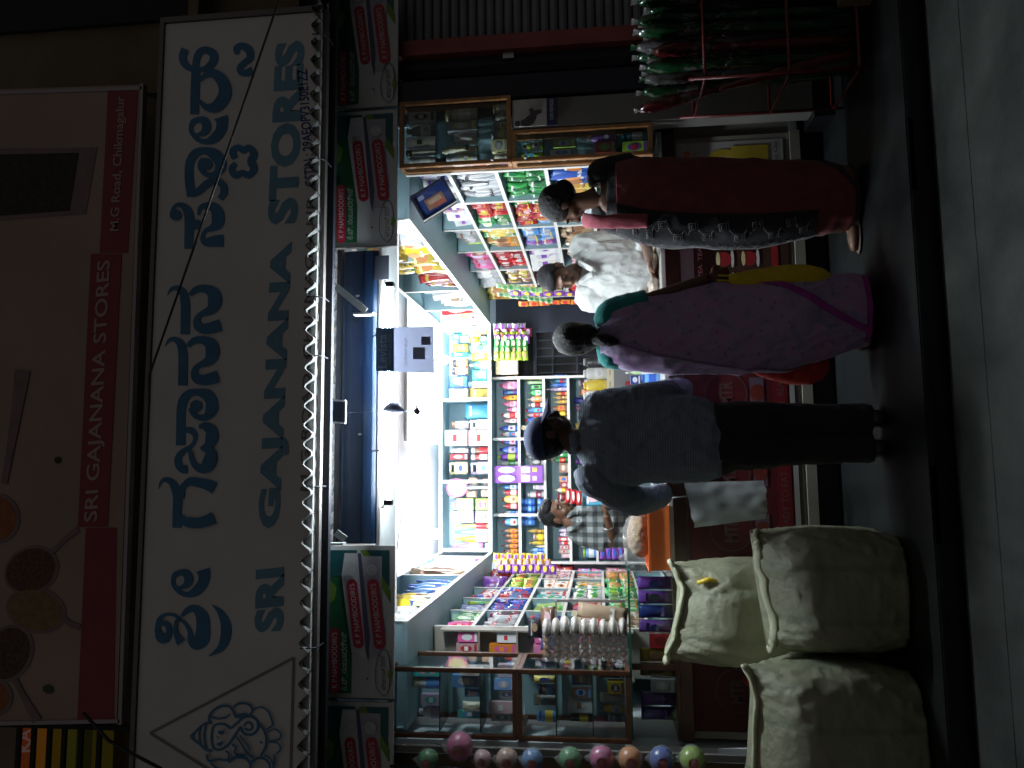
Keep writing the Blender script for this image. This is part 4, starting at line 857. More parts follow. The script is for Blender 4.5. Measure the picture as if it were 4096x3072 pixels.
shelfrow(Z1, 2.285, [(560,612,1210,'black','orange','carton','amber',B1),(616,716,1180,'pink','pink','curvy','lpink',B1),(720,772,1230,'blue','cyan','pouch','red',B1),(776,832,1215,'orange','red','bottle','yellow',B1),(840,905,1220,'pink','pink','curvy','lpink',B1),(910,960,1270,'pink','lpink','flat','white',B1),(965,1030,1210,'white','red','flat','red',B1),(1035,1082,1215,'lpink','pink','flat','white',B1),
 (1110,1176,1185,'blue','purple','flat','white',B1),(1180,1240,1200,'white','red','bottle','lblue',B1),(1250,1322,1205,'navy','red','flat','lilac',B1),(1340,1416,1185,'blue','navy','flat','lilac',B1),(1420,1502,1165,'purple','lime','flat','lime',B1),(1508,1556,1170,'white','white','slim','green',B1)], 'uppermost shelf under the loft')
shelfrow(Z2, 2.285, [(385,436,1210,'lblue','cyan','flat','white',B1),(440,496,1215,'red','white','flat','white',B1),(500,586,1205,'yellow','red','flat','lyellow',B1),(590,650,1215,'red','white','flat','lpink',B1),(675,742,1200,'silver','red','flat','lblue',B1),(755,836,1210,'lblue','red','flat','white',B1)], 'uppermost shelf past the scrubber packs')
shelfrow(Z2, 2.285, [(868+i*56,918+i*56,1195+(i % 3)*18,'brown','red','bottle','orange',B1) for i in range(5)], 'uppermost shelf end compartment')
B2 = 1685
shelfrow(Z1, 2.005, [(565,610,1440,'yellow','green','pouch','black',B2),(614,656,1500,'lgreen','dgreen','pouch','white',B2),(660,716,1540,'green','black','pouch','lime',B2),(720,782,1520,'green','green','bottle','white',B2),(788,852,1510,'peach','white','bottle','orange',B2),(858,912,1520,'white','grey','jar','dred',B2),(916,970,1490,'lblue','red','slim','cyan',B2),(972,1016,1470,'lpink','grey','bottle','red',B2),(1020,1082,1480,'blue','red','flat','orange',B2),
 (1112,1160,1440,'yellow','amber','carton','white',B2),(1164,1220,1480,'amber','yellow','bottle','white',B2),(1226,1300,1450,'amber','yellow','bottle','lyellow',B2),(1306,1380,1480,'lpink','pink','flat','white',B2),(1386,1440,1490,'white','tan','jar','peach',B2),(1446,1480,1480,'white','brown','flat','tan',B2),(1484,1548,1525,'black','white','carton','silver',B2)], 'second shelf of back rack')
shelfrow(Z2, 2.005, [(388,440,1560,'white','white','jar','lilac',B2),(458,526,1500,'white','white','slim','maroon',B2)], 'second shelf by the scrubber packs')
for c in range(4):
    for rr_ in range(3 if c < 3 else 2):
        back_item('roll', Z2, 535+c*76, 608+c*76, 1445+rr_*83, 1525+rr_*83, 'lblue', 'blue', 'blue tin in column %s from the scrubbers, %s from the top' % (NTH(c), NTH(rr_)), 'stacked blue tins', Y=8.49, c3='blue', zb=(2.005 if rr_ == 2 else None))
shelfrow(Z2, 2.005, [(872,918,1485,'mustard','yellow','bottle','brown',B2),(924,1000,1555,'mustard','lpink','jar','yellow',B2),(1004,1050,1510,'mustard','yellow','bottle','mustard',B2),(1054,1080,1570,'lyellow','yellow','bottle','cream',B2),(1084,1128,1520,'lblue','lblue','flat','blue',B2),(1130,1160,1510,'lblue','blue','flat','white',B2)], 'second shelf end compartment')
B3 = 1955
shelfrow(Z1, 1.735, [(550,594,1760,'lblue','blue','bottle','blue',B3),(596,640,1790,'cyan','blue','bottle','red',B3),(642,684,1750,'lblue','blue','bottle','blue',B3),(690,732,1715,'lilac','white','bottle','lilac',B3),(738,778,1810,'yellow','red','bottle','red',B3),(782,824,1800,'amber','yellow','bottle','brown',B3),(828,872,1805,'mustard','yellow','bottle','amber',B3),(888,950,1750,'brown','red','bottle','orange',B3),(954,1006,1790,'brown','yellow','bottle','yellow',B3),(1010,1048,1810,'brown','amber','bottle','amber',B3),(1054,1084,1760,'white','grey','bottle','white',B3)], 'third shelf of back rack')
shelfrow(Z2, 1.735, [(30,80,1745,'green','white','bottle','green',B3),(84,140,1760,'dgreen','orange','bottle','red',B3),(144,252,1850,'brown','tan','carton','white',B3),(290,352,1850,'orange','blue','carton','blue',B3),(356,414,1860,'red','white','carton','peach',B3),(416,470,1800,'silver','yellow','bottle','yellow',B3),(476,560,1830,'dred','red','pouch','white',B3),(566,640,1840,'amber','yellow','pouch','red',B3),(700,800,1820,'orange','brown','pouch','peach',B3)], 'third shelf above the counter hand')
shelfrow(Z2, 1.735, [(868,912,1840,'lilac','white','flat','lpink',B3),(914,958,1830,'lilac','purple','flat','white',B3),(962,1006,1830,'red','white','carton','white',B3),(1010,1050,1840,'white','pink','jar','red',B3),(1054,1096,1840,'lpink','red','carton','white',B3),(1098,1140,1830,'peach','white','carton','red',B3),(1144,1190,1860,'lpink','white','carton','lpink',B3)], 'third shelf end compartment')
rowc = ['lblue','navy','purple','red','lime','white','orange','teal','pink','silver','yellow','maroon']
for s, (zb, nm) in enumerate(((1.45, 'fourth shelf of the back rack'), (1.15, 'fifth shelf of the back rack'))):
    xx = -1.0; i = 0
    while xx < .93:
        wd = random.uniform(.06, .11); c1, c2 = rowc[(i*5+s*3) % 12], rowc[(i*7+4+s) % 12]
        good(random.choice(['pouch','carton','flat','jar']), xx+wd/2, 8.5, zb+.001, wd*.95, .08, random.uniform(.14, .22), c1, c2, '%s and %s article, %s along the %s' % (c1.replace('lblue','sky blue'), c2.replace('lblue','sky blue'), (NTH(i) if i < 20 else str(i+1)), nm), G); xx += wd+.012; i += 1
# two scrubber packs hanging across two shelves
for i, (y0, y1) in enumerate(((178,262),(266,362))):
    a, b = WY(*Z2(1690, y1), 8.36), WY(*Z2(1150, y0), 8.36)
    t = thing('scrubber_pack', 'purple scrubber pack with %s hanging over two shelves' % ('yellow clip' if i == 0 else 'white brush head'), 'pack', ((a.x+b.x)/2, 8.36, a.z), 'hanging scrubber packs')
    inst('card', ush('carton'), pk(C['purple']), t, (0,0,0), (b.x-a.x, .012, b.z-a.z)); H_ = b.z-a.z; W_ = b.x-a.x
    inst('blister', ush('ball'), pk(C['white']), t, (0,-.012,H_*.55), (W_*.8, .05, H_*.36)); inst('print', rect_mesh(), pk(C['yellow' if i == 0 else 'lpink']), t, (0,-.0075,H_*.12), (W_*.5, 1, H_*.09)); inst('print', rect_mesh(), pk(C['silver']), t, (0,-.0075,H_*.26), (W_*.7, 1, H_*.18))
# wall clock by the doorway
ck = thing('wall_clock', 'square cream wall clock hanging between sachets and pink bottles', 'clock', WY(*Z1(1420, 460), 8.39))
a, b = WY(*Z1(1420, 545), 8.39), WY(*Z1(1170, 375), 8.39)
box('case', a.x, b.x, 8.37, 8.395, a.z, b.z, pk(C['cream']), ck, .006); box('dial', a.x+.015, b.x-.015, 8.366, 8.3695, a.z+.015, b.z-.015, pk(C['lyellow']), ck)
cx, cz = (a.x+b.x)/2, (a.z+b.z)/2
slab('hand', [Vector((cx-.003,8.363,cz)), Vector((cx+.003,8.363,cz)), Vector((cx+.03,8.363,cz+.05)), Vector((cx+.026,8.363,cz+.052))], .001, pk(C['black']), ck); slab('hand', [Vector((cx,8.363,cz-.003)), Vector((cx,8.363,cz+.003)), Vector((cx-.06,8.363,cz+.02)), Vector((cx-.06,8.363,cz+.016))], .001, pk(C['black']), ck)
for k in range(12): box('hour_mark', cx-.002+.075*math.sin(k*math.pi/6), cx+.002+.075*math.sin(k*math.pi/6), 8.3645, 8.3655, cz-.004+.075*math.cos(k*math.pi/6), cz+.004+.075*math.cos(k*math.pi/6), pk(C['black']), ck)

# ------------------------------------------------------------------ sachet strips
def strip(label, p0, p1, n, wd, c1, c2, group, face=0.0):
    """chain of n sachets hanging from p0 down to p1"""
    p0, p1 = Vector(p0), Vector(p1); t = thing('sachet_strip', label, 'sachet strip', p1, group); hh = (p0-p1).length/n
    for i in range(n):
        f = (i+.5)/n; p = p0.lerp(p1, (i+1)/n); j = random.uniform(-.004, .004)
        s = inst('sachet', ush('pouch'), pk(cc(c1)), t, p-p1+Vector((j, j*2, 0)), (wd, .022, hh*.97), (random.uniform(-.15,.1), random.uniform(-.04,.04), face+random.uniform(-.2,.2)))
        inst('print', panel_mesh(), pk(cc(c2)), s, (.04, -.52, .52), (.62, 1, .5))
GS = 'hanging sachet strips'
for i, (y0, y1, xt, xb, c1, c2, n, lb) in enumerate(((0,52,1140,1500,'silver','purple',5,'silver and purple'),(58,105,1145,1570,'maroon','lilac',5,'maroon'),(100,140,1150,1510,'lime','brown',6,'yellow green'),(130,180,1155,1545,'purple','white',5,'violet'),(180,232,1155,1520,'green','peach',6,'green'),(250,312,1150,1525,'green','tan',6,'dark green and tan'),(314,372,1150,1525,'lime','tan',6,'green and cream'))):
    strip('%s shampoo sachet strip hanging beside the clock' % lb, WY(*Z1(xt, (y0+y1)/2), 8.30-.012*i), WY(*Z1(xb, (y0+y1)/2), 8.30-.012*i), n, .105, c1, c2, GS)
Z5 = lambda zx, zy: ZM(1900, 1000, zx, zy, 3.687)
for a, b, n, c1, c2, lb, w_ in (((330,520),(1000,590),8,'lgreen','green','green and white coconut',.08),((520,640),(1480,640),6,'purple','yellow','purple and yellow snack',.085),((350,640),(1150,740),9,'lgreen','dgreen','pale green coconut',.075),((640,800),(1560,760),6,'orange','red','orange snack',.085)):
    strip('%s sachet strip hanging in front of the sweet rack' % lb, WX(*Z5(*a), 1.66), WX(*Z5(*b), 1.70), n, w_, c1, c2, GS, -1.0)
for i, (zy, c1, c2) in enumerate(((1185,'yellow','purple'),(1250,'amber','lilac'),(1310,'purple','yellow'))):
    strip('%s snack strip, %s of the bundle hanging over the soap rack corner' % ({'yellow':'yellow','amber':'amber','purple':'violet'}[c1], NTH(i)), WY(*Z2(1140+i*25, zy), 7.75-.05*i), WY(*Z2(1720+i*60, zy+10), 7.75-.05*i), 8, .10, c1, c2, GS, .5)
strip('purple jelly sachet strip hanging low over the orange basket end', WY(*ZM(2300,2200,440,60,4.42), 8.2), WY(*ZM(2300,2200,860,60,4.42), 8.2), 4, .13, 'purple', 'blue', GS)

# ------------------------------------------------------------------ pigeonholes along the two side walls
CN = {'lblue':'sky blue','lpink':'pale pink','lgreen':'pale green','lyellow':'pale yellow','dgreen':'dark green','dred':'dark red','lilac':'lilac'}
def cn(c): return CN.get(c, c)
def fill(xf, sgn, y0, y1, zb, hh, specs, rowname, group, off=None, dense=True):
    off = (.045 if sgn > 0 else .015) if off is None else off
    """specs: list of (kind, n, c1, c2, c3, height fraction, word); goods stand side by side facing the aisle, near end first"""
    specs = [(k_, (int(n_*1.6+.5) if k_ in ('pouch','packet') and dense else n_), *r__) for k_, n_, *r__ in specs]
    tot = sum(s[1] for s in specs); step = (y1-y0-.05)/tot; y = y0+.025; face = -.95 if sgn > 0 else .75; seen = {}
    for kind, n, c1, c2, c3, hf, word in specs:
        for i in range(n):
            k = (c1, word); seen[k] = seen.get(k, 0)+1
            j = random.uniform(-.012, .012)
            tiers = 2 if (word.split()[0] in ('toffee','candy','masala','sweet','chip','slim','blue','spice','powder','tea','balm') and hf > .55) else 1
            for tr in range(tiers):
              good(kind, xf+sgn*((off if kind in ('pouch','packet') else off+.025)+j), y+step/2+(.3*step if tr else 0), zb+.001+tr*hh*.46, step*1.5 if kind in ('pouch','packet') else step*.94, min(.13, max(.055, step*1.0)), min(hh*1.05, hh*hf*1.3)*random.uniform(.78, 1.02)/(1 if tiers == 1 else 1.85), c1, c2,
                 '%s %s%s, %s such, %s' % (cn(c1), word, ('', ' on top')[tr], NTH(min(27, seen[k]-1)), rowname), group, face+random.uniform(-.45, .45), c3, random.uniform(-.16, .16), word.replace(' ', '_')); y += step
GR = 'sweets and snacks in the wall rack'
XF = 1.825
names = ['near the showcase', 'second bay', 'third bay', 'fourth bay', 'fifth bay', 'last bay']
def cell(c, r_, specs):
    hh = (2.57-2.31, .30, .31, .30, .30, .3)[r_]-.03
    fill(XF, 1, RD[c], RD[c+1], ZB[r_], hh, specs, 'sweet rack %s row, %s' % (NTH(r_), names[c]), GR)
cell(0,0,[('carton',3,'navy','blue','white',.7,'box'),('pouch',3,'white','grey','purple',.7,'packet')])
cell(0,1,[('pouch',13,'silver','white','black',.85,'wafer packet')])
cell(0,2,[('pouch',8,'green','dgreen','white',.9,'slim candy packet'),('pouch',3,'red','lpink','white',.6,'slim candy packet')])
cell(0,3,[('pouch',5,'blue','orange','white',.85,'biscuit packet'),('pouch',2,'yellow','amber','brown',.6,'biscuit packet')])
cell(0,4,[('pouch',6,'orange','blue','white',.8,'biscuit packet')])
cell(1,0,[('carton',3,'lpink','purple','white',.75,'box'),('carton',4,'white','silver','purple',.6,'box')])
cell(1,1,[('pouch',3,'red','yellow','orange',.75,'toffee packet'),('pouch',6,'green','lgreen','white',.95,'toffee packet')])
cell(1,2,[('pouch',4,'red','orange','yellow',.9,'chip packet'),('pouch',2,'lblue','silver','white',.7,'chip packet'),('pouch',2,'purple','pink','yellow',.7,'chip packet')])
cell(1,3,[('slim',9,'white','silver','silver',.6,'straw pack')])
cell(1,4,[('pouch',5,'dred','orange','white',.8,'chip packet')])
cell(2,0,[('carton',3,'tan','navy','grey',.8,'box'),('pouch',4,'grey','silver','brown',.7,'packet'),('roll',3,'lime','yellow','lime',.5,'battery pack')])
cell(2,1,[('pouch',3,'yellow','amber','white',.9,'mango drink pouch'),('carton',2,'white','yellow','orange',.8,'drink carton'),('pouch',3,'amber','brown','orange',.85,'snack packet')])
cell(2,2,[('pouch',4,'lblue','silver','yellow',.75,'candy packet'),('pouch',4,'purple','lilac','white',.8,'candy packet'),('pouch',2,'lime','yellow','white',.6,'candy packet')])
cell(2,3,[('carton',3,'white','orange','grey',.75,'box'),('pouch',5,'tan','brown','black',.8,'coffee packet')])
cell(2,4,[('pouch',5,'brown','tan','white',.8,'coffee packet')])
cell(3,0,[('carton',2,'dred','silver','yellow',.6,'box'),('pouch',3,'pink','lilac','red',.8,'packet')])
cell(3,1,[('pouch',7,'red','white','dred',.95,'masala packet'),('pouch',6,'mustard','yellow','brown',.75,'masala packet')])
cell(3,2,[('carton',5,'white','silver','purple',.75,'box')])
cell(3,3,[('pouch',4,'peach','white','red',.7,'packet'),('pouch',3,'lpink','white','pink',.6,'packet')])
cell(4,0,[('pouch',4,'silver','white','grey',.95,'clear bag')])
cell(4,1,[('pouch',4,'lpink','white','pink',.7,'sweet packet'),('pouch',4,'red','pink','white',.95,'sweet packet')])
cell(4,2,[('pouch',5,'red','orange','dred',.8,'sweet packet'),('carton',2,'yellow','blue','white',.7,'box')])
cell(4,3,[('pouch',5,'orange','purple','yellow',.8,'sweet packet')])
cell(5,0,[('pouch',4,'yellow','orange','lyellow',.95,'snack bag')])
cell(5,1,[('carton',2,'cyan','white','blue',.9,'box'),('pouch',4,'yellow','red','white',.8,'snack bag')])
cell(5,2,[('pouch',2,'yellow','mustard','white',.6,'snack bag'),('pouch',4,'silver','grey','black',.7,'razor pack')])
cell(5,3,[('pouch',5,'red','brown','yellow',.8,'nut packet')])
GL = 'soaps and stationery in the wall rack'
XL = -1.105
lnames = ['bay next to the end panel', 'second bay', 'third bay', 'fourth bay', 'innermost bay']
def lcell(c, r_, specs):
    specs = [(k_, (n_ if k_ == 'pouch' else int(n_*1.5+.5)), a_, b_, c_, max(.66, h_), w_) for k_, n_, a_, b_, c_, h_, w_ in specs]
    hh = (2.57-2.31, .30, .31, .30, .30, .3)[r_]-.03
    fill(XL, -1, LD[c], LD[c+1], ZB[r_], hh, specs, 'soap rack %s row, %s' % (NTH(r_), lnames[c]), GL)
lcell(0,0,[('carton',4,'pink','red','lpink',.35,'comb box'),('carton',3,'dgreen','lgreen','white',.3,'pencil box')])
lcell(0,1,[('pouch',9,'silver','grey','red',.6,'foil packet'),('pouch',2,'maroon','black','silver',.5,'foil packet')])
lcell(0,2,[('carton',3,'lgreen','orange','green',.5,'tray box'),('carton',2,'green','yellow','red',.6,'soap box'),('slim',4,'navy','red','white',.7,'pen tub')])
lcell(0,3,[('carton',6,'cream','red','silver',.6,'soap box')])
lcell(0,4,[('pouch',7,'tan','brown','white',.8,'nut packet')])
lcell(1,0,[('carton',4,'navy','grey','lblue',.4,'pencil box'),('roll',2,'lime','maroon','green',.5,'glue stick')])
lcell(1,1,[('pouch',10,'blue','purple','red',.95,'blue pouch')])
lcell(1,2,[('carton',4,'lime','green','white',.6,'soap box'),('carton',3,'lgreen','white','lime',.4,'soap box')])
lcell(1,3,[('carton',5,'pink','white','red',.4,'soap box'),('carton',6,'red','cream','pink',.6,'soap box')])
lcell(1,4,[('pouch',5,'green','lgreen','orange',.7,'tea packet'),('carton',3,'tan','red','white',.6,'box')])
lcell(2,0,[('flat',3,'blue','red','lpink',.75,'gum bottle'),('flat',3,'lpink','red','white',.6,'gum bottle')])
lcell(2,1,[('pouch',4,'red','lblue','white',.8,'balloon packet'),('pouch',4,'blue','red','silver',.7,'balloon packet')])
lcell(2,2,[('carton',5,'teal','white','green',.75,'soap box'),('carton',4,'white','red','teal',.4,'soap box')])
lcell(2,3,[('pouch',6,'white','green','lime',.7,'powder packet'),('carton',4,'orange','yellow','purple',.5,'box')])
lcell(2,4,[('pouch',6,'green','lime','white',.8,'tea packet')])
lcell(3,0,[('pouch',4,'purple','maroon','white',.7,'hair clip packet')])
lcell(3,1,[('pouch',5,'lime','orange','red',.7,'spice packet')])
lcell(3,2,[('carton',5,'white','orange','black',.7,'balm box')])
lcell(3,3,[('carton',5,'cream','orange','green',.6,'balm box'),('carton',3,'orange','yellow','white',.6,'balm box')])
lcell(3,4,[('pouch',6,'amber','orange','green',.7,'spice packet')])
lcell(4,0,[('pouch',4,'dred','purple','silver',.7,'thread packet')])
lcell(4,1,[('carton',4,'grey','white','lpink',.6,'powder box')])
lcell(4,2,[('carton',4,'lpink','black','white',.7,'powder box'),('pouch',2,'red','orange','white',.6,'powder packet')])
lcell(4,3,[('roll',4,'white','silver','grey',.5,'cup stack'),('carton',3,'pink','cyan','white',.6,'powder box')])
lcell(4,4,[('carton',5,'lpink','red','cyan',.7,'powder box')])
# goods on the two long lofts
GT = 'goods on the long lofts'
def loftfill(xf, sgn, y0, y1, specs, nm):
    fill(xf, sgn, y0, y1, LB, .50, specs, nm, GT, .02, False)
loftfill(1.60, 1, 4.70, 5.60, [('pouch',4,'silver','grey','white',.5,'bulk bag'),('pouch',4,'yellow','orange','lyellow',.85,'chip bag')], 'loft bay over the picture frame')
loftfill(1.60, 1, 5.64, 6.60, [('pouch',9,'lyellow','red','dgreen',.55,'striped snack pack'),('pouch',9,'dred','lpink','mustard',.45,'striped snack pack')], 'loft bay over the toffee rows')
loftfill(1.60, 1, 6.65, 7.43, [('carton',5,'white','cream','silver',.6,'bulk carton'),('pouch',5,'white','tan','grey',.5,'bulk pouch')], 'loft bay over the coffee packets')
loftfill(1.60, 1, 7.48, 8.2, [('carton',2,'red','white','grey',.7,'bulk carton'),('pouch',5,'white','orange','red',.6,'bulk pouch')], 'innermost loft bay over the sachets')
loftfill(-.95, -1, 4.70, 5.48, [('pouch',4,'white','silver','grey',.55,'bulk bag'),('pouch',3,'lyellow','yellow','blue',.6,'bulk bag')], 'loft bay over the glass showcase')
loftfill(-.95, -1, 5.54, 6.55, [('pouch',2,'yellow','white','blue',.6,'flour bag'),('bottle',5,'yellow','yellow','brown',.72,'oil bottle'),('bottle',8,'lblue','blue','lblue',.72,'water bottle')], 'loft bay over the pencil boxes')
loftfill(-.95, -1, 6.62, 7.90, [('pouch',7,'tan','brown','peach',.75,'incense packet'),('pouch',5,'white','red','lpink',.8,'bulk pouch'),('pouch',5,'lpink','red','white',.7,'bulk pouch'),('pouch',4,'purple','lpink','white',.6,'bulk pouch')], 'innermost loft bay over the soap rack')
# ------------------------------------------------------------------ hanging picture
pf = thing('framed_picture', 'blue framed picture hanging askew above the wafer packets', 'picture', (1.75, 4.72, 2.3))
pc = [WY(893,432,4.70), WY(957,388,4.70), WY(985,437,4.70), WY(920,480,4.70)]
pc = [p + Vector((0, -.05*(p.z-2.3)/.3, 0)) for p in pc]
nrm = (pc[1]-pc[0]).cross(pc[3]-pc[0]).normalized()
if nrm.y > 0: nrm = -nrm
def pquad(u0, u1, v0, v1, off, th, m, nm):
    f = lambda u, v: pc[0]+(pc[1]-pc[0])*u+(pc[3]-pc[0])*v+nrm*off
    a = [f(u0,v0), f(u1,v0), f(u1,v1), f(u0,v1)]; b = [p-nrm*th for p in a]
    return mk(nm, a+b, [(0,1,2,3),(7,6,5,4)]+[(i,4+i,4+(i+1)%4,(i+1)%4) for i in range(4)], m, pf)
M_pfr = mat('picture frame dark', (.03, .03, .05), rough=.3)
pquad(0,1,0,1, 0, .012, mat('picture blue backing', (.03,.06,.22), rough=.2, coat=.6), 'backing')
for a_ in ((-.04,1.04,-.05,.03),(-.04,1.04,.97,1.05),(-.04,.02,.031,.969),(.98,1.04,.031,.969)): pquad(*a_, .012, .03, M_pfr, 'frame')
pquad(-.04,1.04,1.0,1.05, .014, .001, M_edge, 'frame_gilt')
for a_, c_ in (((.25,.8,.35,.78), (.30,.16,.10)), ((.32,.72,.42,.60), (.5,.36,.26)), ((.45,.8,.6,.8), (.42,.12,.08)), ((.12,.3,.12,.28), (.3,.34,.5))):
    pquad(*a_, .002+.001*random.random(), .001, pk(c_), 'print')

# ------------------------------------------------------------------ counter-top stock
G6 = lambda zx, zy: ZM(2300, 1380, zx, zy, 5.53)
cb = thing('store_cabinet', 'grey metal cabinet behind the counter carrying the large shampoo bottles', 'cabinet', (.75, 7.15, .02))
zt = WY(*G6(862, 700), 6.98).z
xa, xb2 = WY(*G6(700,1300), 7.0).x-.35, WY(*G6(700,200), 7.0).x+.25
box('body', xa, xb2, 6.98, 7.35, .02, zt, mat('cabinet grey', (.2,.2,.21), rough=.5, var=.1), cb, .005); box('handle', (xa+xb2)/2-.02, (xa+xb2)/2+.02, 6.965, 6.979, zt-.16, zt-.10, pk(C['dred']), cb)
for i, (y0, y1, c1, c2, c3, lb) in enumerate(((250,490,'black','grey','lilac','black shampoo bottle with lilac print on the grey cabinet'),(500,760,'white','white','lgreen','white lotion bottle with pale green print on the grey cabinet'),(770,1000,'yellow','yellow','orange','amber yellow shampoo bottle on the grey cabinet'),(1010,1290,'white','white','purple','white shampoo bottle with purple print on the grey cabinet'))):
    a, b = WY(*G6(700,y1), 7.05), WY(*G6(185,y0), 7.05); bx = WY(*G6(862,y1), 7.05)
    t = good('carton', (a.x+b.x)/2, 7.06, zt+.001, (b.x-a.x)*1.0, .12, a.z-zt-.003, 'cream', 'cream', 'cream soap carton under the %s' % lb.replace(' on the grey cabinet',''), 'cartons on the cabinet', 0, 'tan')
    good('slim', (a.x+b.x)/2, 7.06, a.z, (b.x-a.x)*.96, .07, b.z-a.z, c1, c2, lb, 'large shampoo bottles', 0, c1)
    for ch in bpy.data.objects: pass
for i, (y0, y1, xt, xb, c1, c2, c3, k, lb) in enumerate(((545,660,1120,1640,'lgreen','white','white','bottle','pale green pump bottle on the counter, nearer the sari'),(870,980,1120,1640,'lgreen','white','lgreen','bottle','pale green pump bottle on the counter, nearer the cap wearer'),(600,860,1450,1690,'lblue','blue','blue','jar','blue cream jar on the counter between two pump bottles'),(680,860,1230,1445,'navy','silver','silver','carton','navy carton stacked on the blue cream jar'),(1000,1060,1310,1640,'white','black','lpink','carton','white carton on the counter next to the grey shirt'))):
    a, b = WY(*G6(xb,y1), 4.95), WY(*G6(xt,y0), 4.95)
    good(k, (a.x+b.x)/2, 4.97, (1.001 if xb > 1600 else a.z), b.x-a.x, .05, b.z-(1.001 if xb > 1600 else a.z), c1, c2, lb, 'counter top stock', 0, c3)
# orange basket
bs = thing('plastic_basket', 'orange plastic tray basket on the counter edge', 'basket', (-.45, 4.72, 1.002))
M_or = mat('orange plastic', (.85,.20,.05), rough=.35, var=.08, scale=10)
x0, x1, y0, y1, z0, z1 = -.605, -.235, 4.56, 4.86, 1.002, 1.125
box('bottom', x0, x1, y0, y1, z0, z0+.006, M_or, bs)
for a_ in ((x0,x1,y0,y0+.005),(x0,x1,y1-.005,y1),(x0,x0+.005,y0+.006,y1-.006),(x1-.005,x1,y0+.006,y1-.006)): box('wall', *a_, z0+.007, z1, M_or, bs)
for a_ in ((x0-.01,x1+.01,y0-.012,y0+.001),(x0-.01,x1+.01,y1,y1+.01),(x0-.01,x0,y0+.002,y1-.002),(x1,x1+.01,y0+.002,y1-.002)): box('rim', *a_, z1-.008, z1+.004, M_or, bs)
bm = bmesh.new(); ballbm(bm, (-.42,4.70,1.17), .13, .12, .075, None, 3)
def lump(co): return .012*noise.noise(co*14)+.006*noise.noise(co*40)
o = remesh('grain_bag', bm, mat('puffed grain tan', (.32,.22,.13), rough=.8, var=.35, scale=120), None, .008, 2, lump); rebase(o); tag(o, 'clear bag of tan grain lying in the orange basket', 'grain bag')
bm = bmesh.new(); ballbm(bm, (-.43,4.71,1.18), .15, .13, .09, None, 3); ballbm(bm, (-.56,4.69,1.26), .03, .03, .05, None, 2)
tie = remesh('film', bm, filmmat('clear film', (.8,.82,.82), .16), o, .012, 2, lambda co: .014*noise.noise(co*22))
for i, (dx, z, c1, c2, w_) in enumerate(((-.10,1.13,'amber','red',.09),(.0,1.13,'maroon','tan',.08),(.07,1.14,'brown','cream',.09),(.12,1.15,'dred','orange',.08))):
    good('pouch', -.36+dx, 4.82, z-.12, w_, .05, .17, c1, c2, '%s snack pack, %s of those standing behind the grain bag' % (c1, NTH(i)), 'packs in the basket', random.uniform(-.3,.3))
# clear packets at the white shirt's elbow
for i, (x, y_) in enumerate(((1.12,4.80),(1.28,4.83),(1.42,4.78))):
    bm = bmesh.new(); ballbm(bm, (x, y_, 1.035), .07, .05, .033, None, 3)
    o = remesh('bread_packet', bm, filmmat('bread film', (.6,.5,.42), .8), None, .008, 1, lambda co: .012*noise.noise(co*30+Vector((i,0,0)))); rebase(o); tag(o, 'clear wrapped bun packet on the counter, %s from the sari sleeve' % NTH(i), 'bread packet', 'bun packets')

# rusk packets in a tall pile
M_film = filmmat('rusk film', (.75,.75,.74), .20, .08); M_rusk = mat('rusk brown', (.20,.10,.045), rough=.8, var=.4, scale=60, bump=.3); M_rend = mat('rusk pack end white', (.72,.68,.64), rough=.3, var=.12, scale=40)
def rend(bm): ballbm(bm, (0,0,0), .5, .5, .5, None, 2)
for i in range(9):
    z = 1.254+i*.0565; jx = random.uniform(-.012,.012)
    t = thing('rusk_packet', 'clear packet of brown rusks, %s from the bottom of the pile' % NTH(i), 'packet', (-1.03+jx, 4.72, z), 'rusk packets on the glass counter'); 
    for k in range(4): inst('rusk', ush('ball'), M_rusk, t, (-.082+k*.041, 0, .003), (.042, .10, .05))
    inst('film', ush('carton'), M_film, t, (-.01,0,.001), (.20, .115, .054)); inst('crimped_end', ush('ball'), M_rend, t, (.078+random.uniform(-.01,.008), -.012, .003), (.105, .118, .053))
    inst('crimped_end', ush('ball'), M_rend, t, (-.115, 0, .012), (.03, .08, .03))
pk1 = good('pouch', -.90, 4.75, 1.252, .09, .06, .30, 'tan', 'silver', 'tall glossy brown packet leaning on the rusk pile', None, .3, 'white', .12)
for i, (x, c1, c2) in enumerate(((-1.02,'black','tan'),(-.95,'brown','lpink'),(-1.1,'navy','red'))):
    good('packet', x, 4.95, 1.78 if i == 0 else 1.70, .13, .06, .09, c1, c2, '%s goggle pouch, %s lying above the rusk pile' % (c1, NTH(i)), 'pouches above the rusks', .4*i)
hr = thing('hanging_rail', 'thin rail behind the rusk pile carrying dark pouches', 'rail', (-1.0, 4.95, 1.69)); box('rail', -1.16, -.85, 4.93, 5.0, 1.688, 1.697, M_alu, hr); box('upright', -1.16, -1.145, 4.99, 5.0, 1.252, 1.687, M_alu, hr); box('upright', -.865, -.85, 4.99, 5.0, 1.252, 1.687, M_alu, hr)
# stock inside the glass counter
seq = [('pouch','purple','navy'),('pouch','purple','black'),('pouch','navy','purple'),('pouch','purple','navy'),('carton','red','dred'),('pouch','mustard','brown'),('pouch','mustard','black'),('carton','silver','white'),('pouch','purple','black'),('pouch','navy','purple')]
for i, (k, c1, c2) in enumerate(seq):
    good(k, -.70-.083*i, 4.72, .986, .08, .06, .20 if k == 'pouch' else .14, c1, c2, '%s %s, %s inside the glass counter from the basket end' % (c1, 'packet' if k == 'pouch' else 'box', NTH(i)), 'stock in the glass counter', random.uniform(-.2,.2), c2)
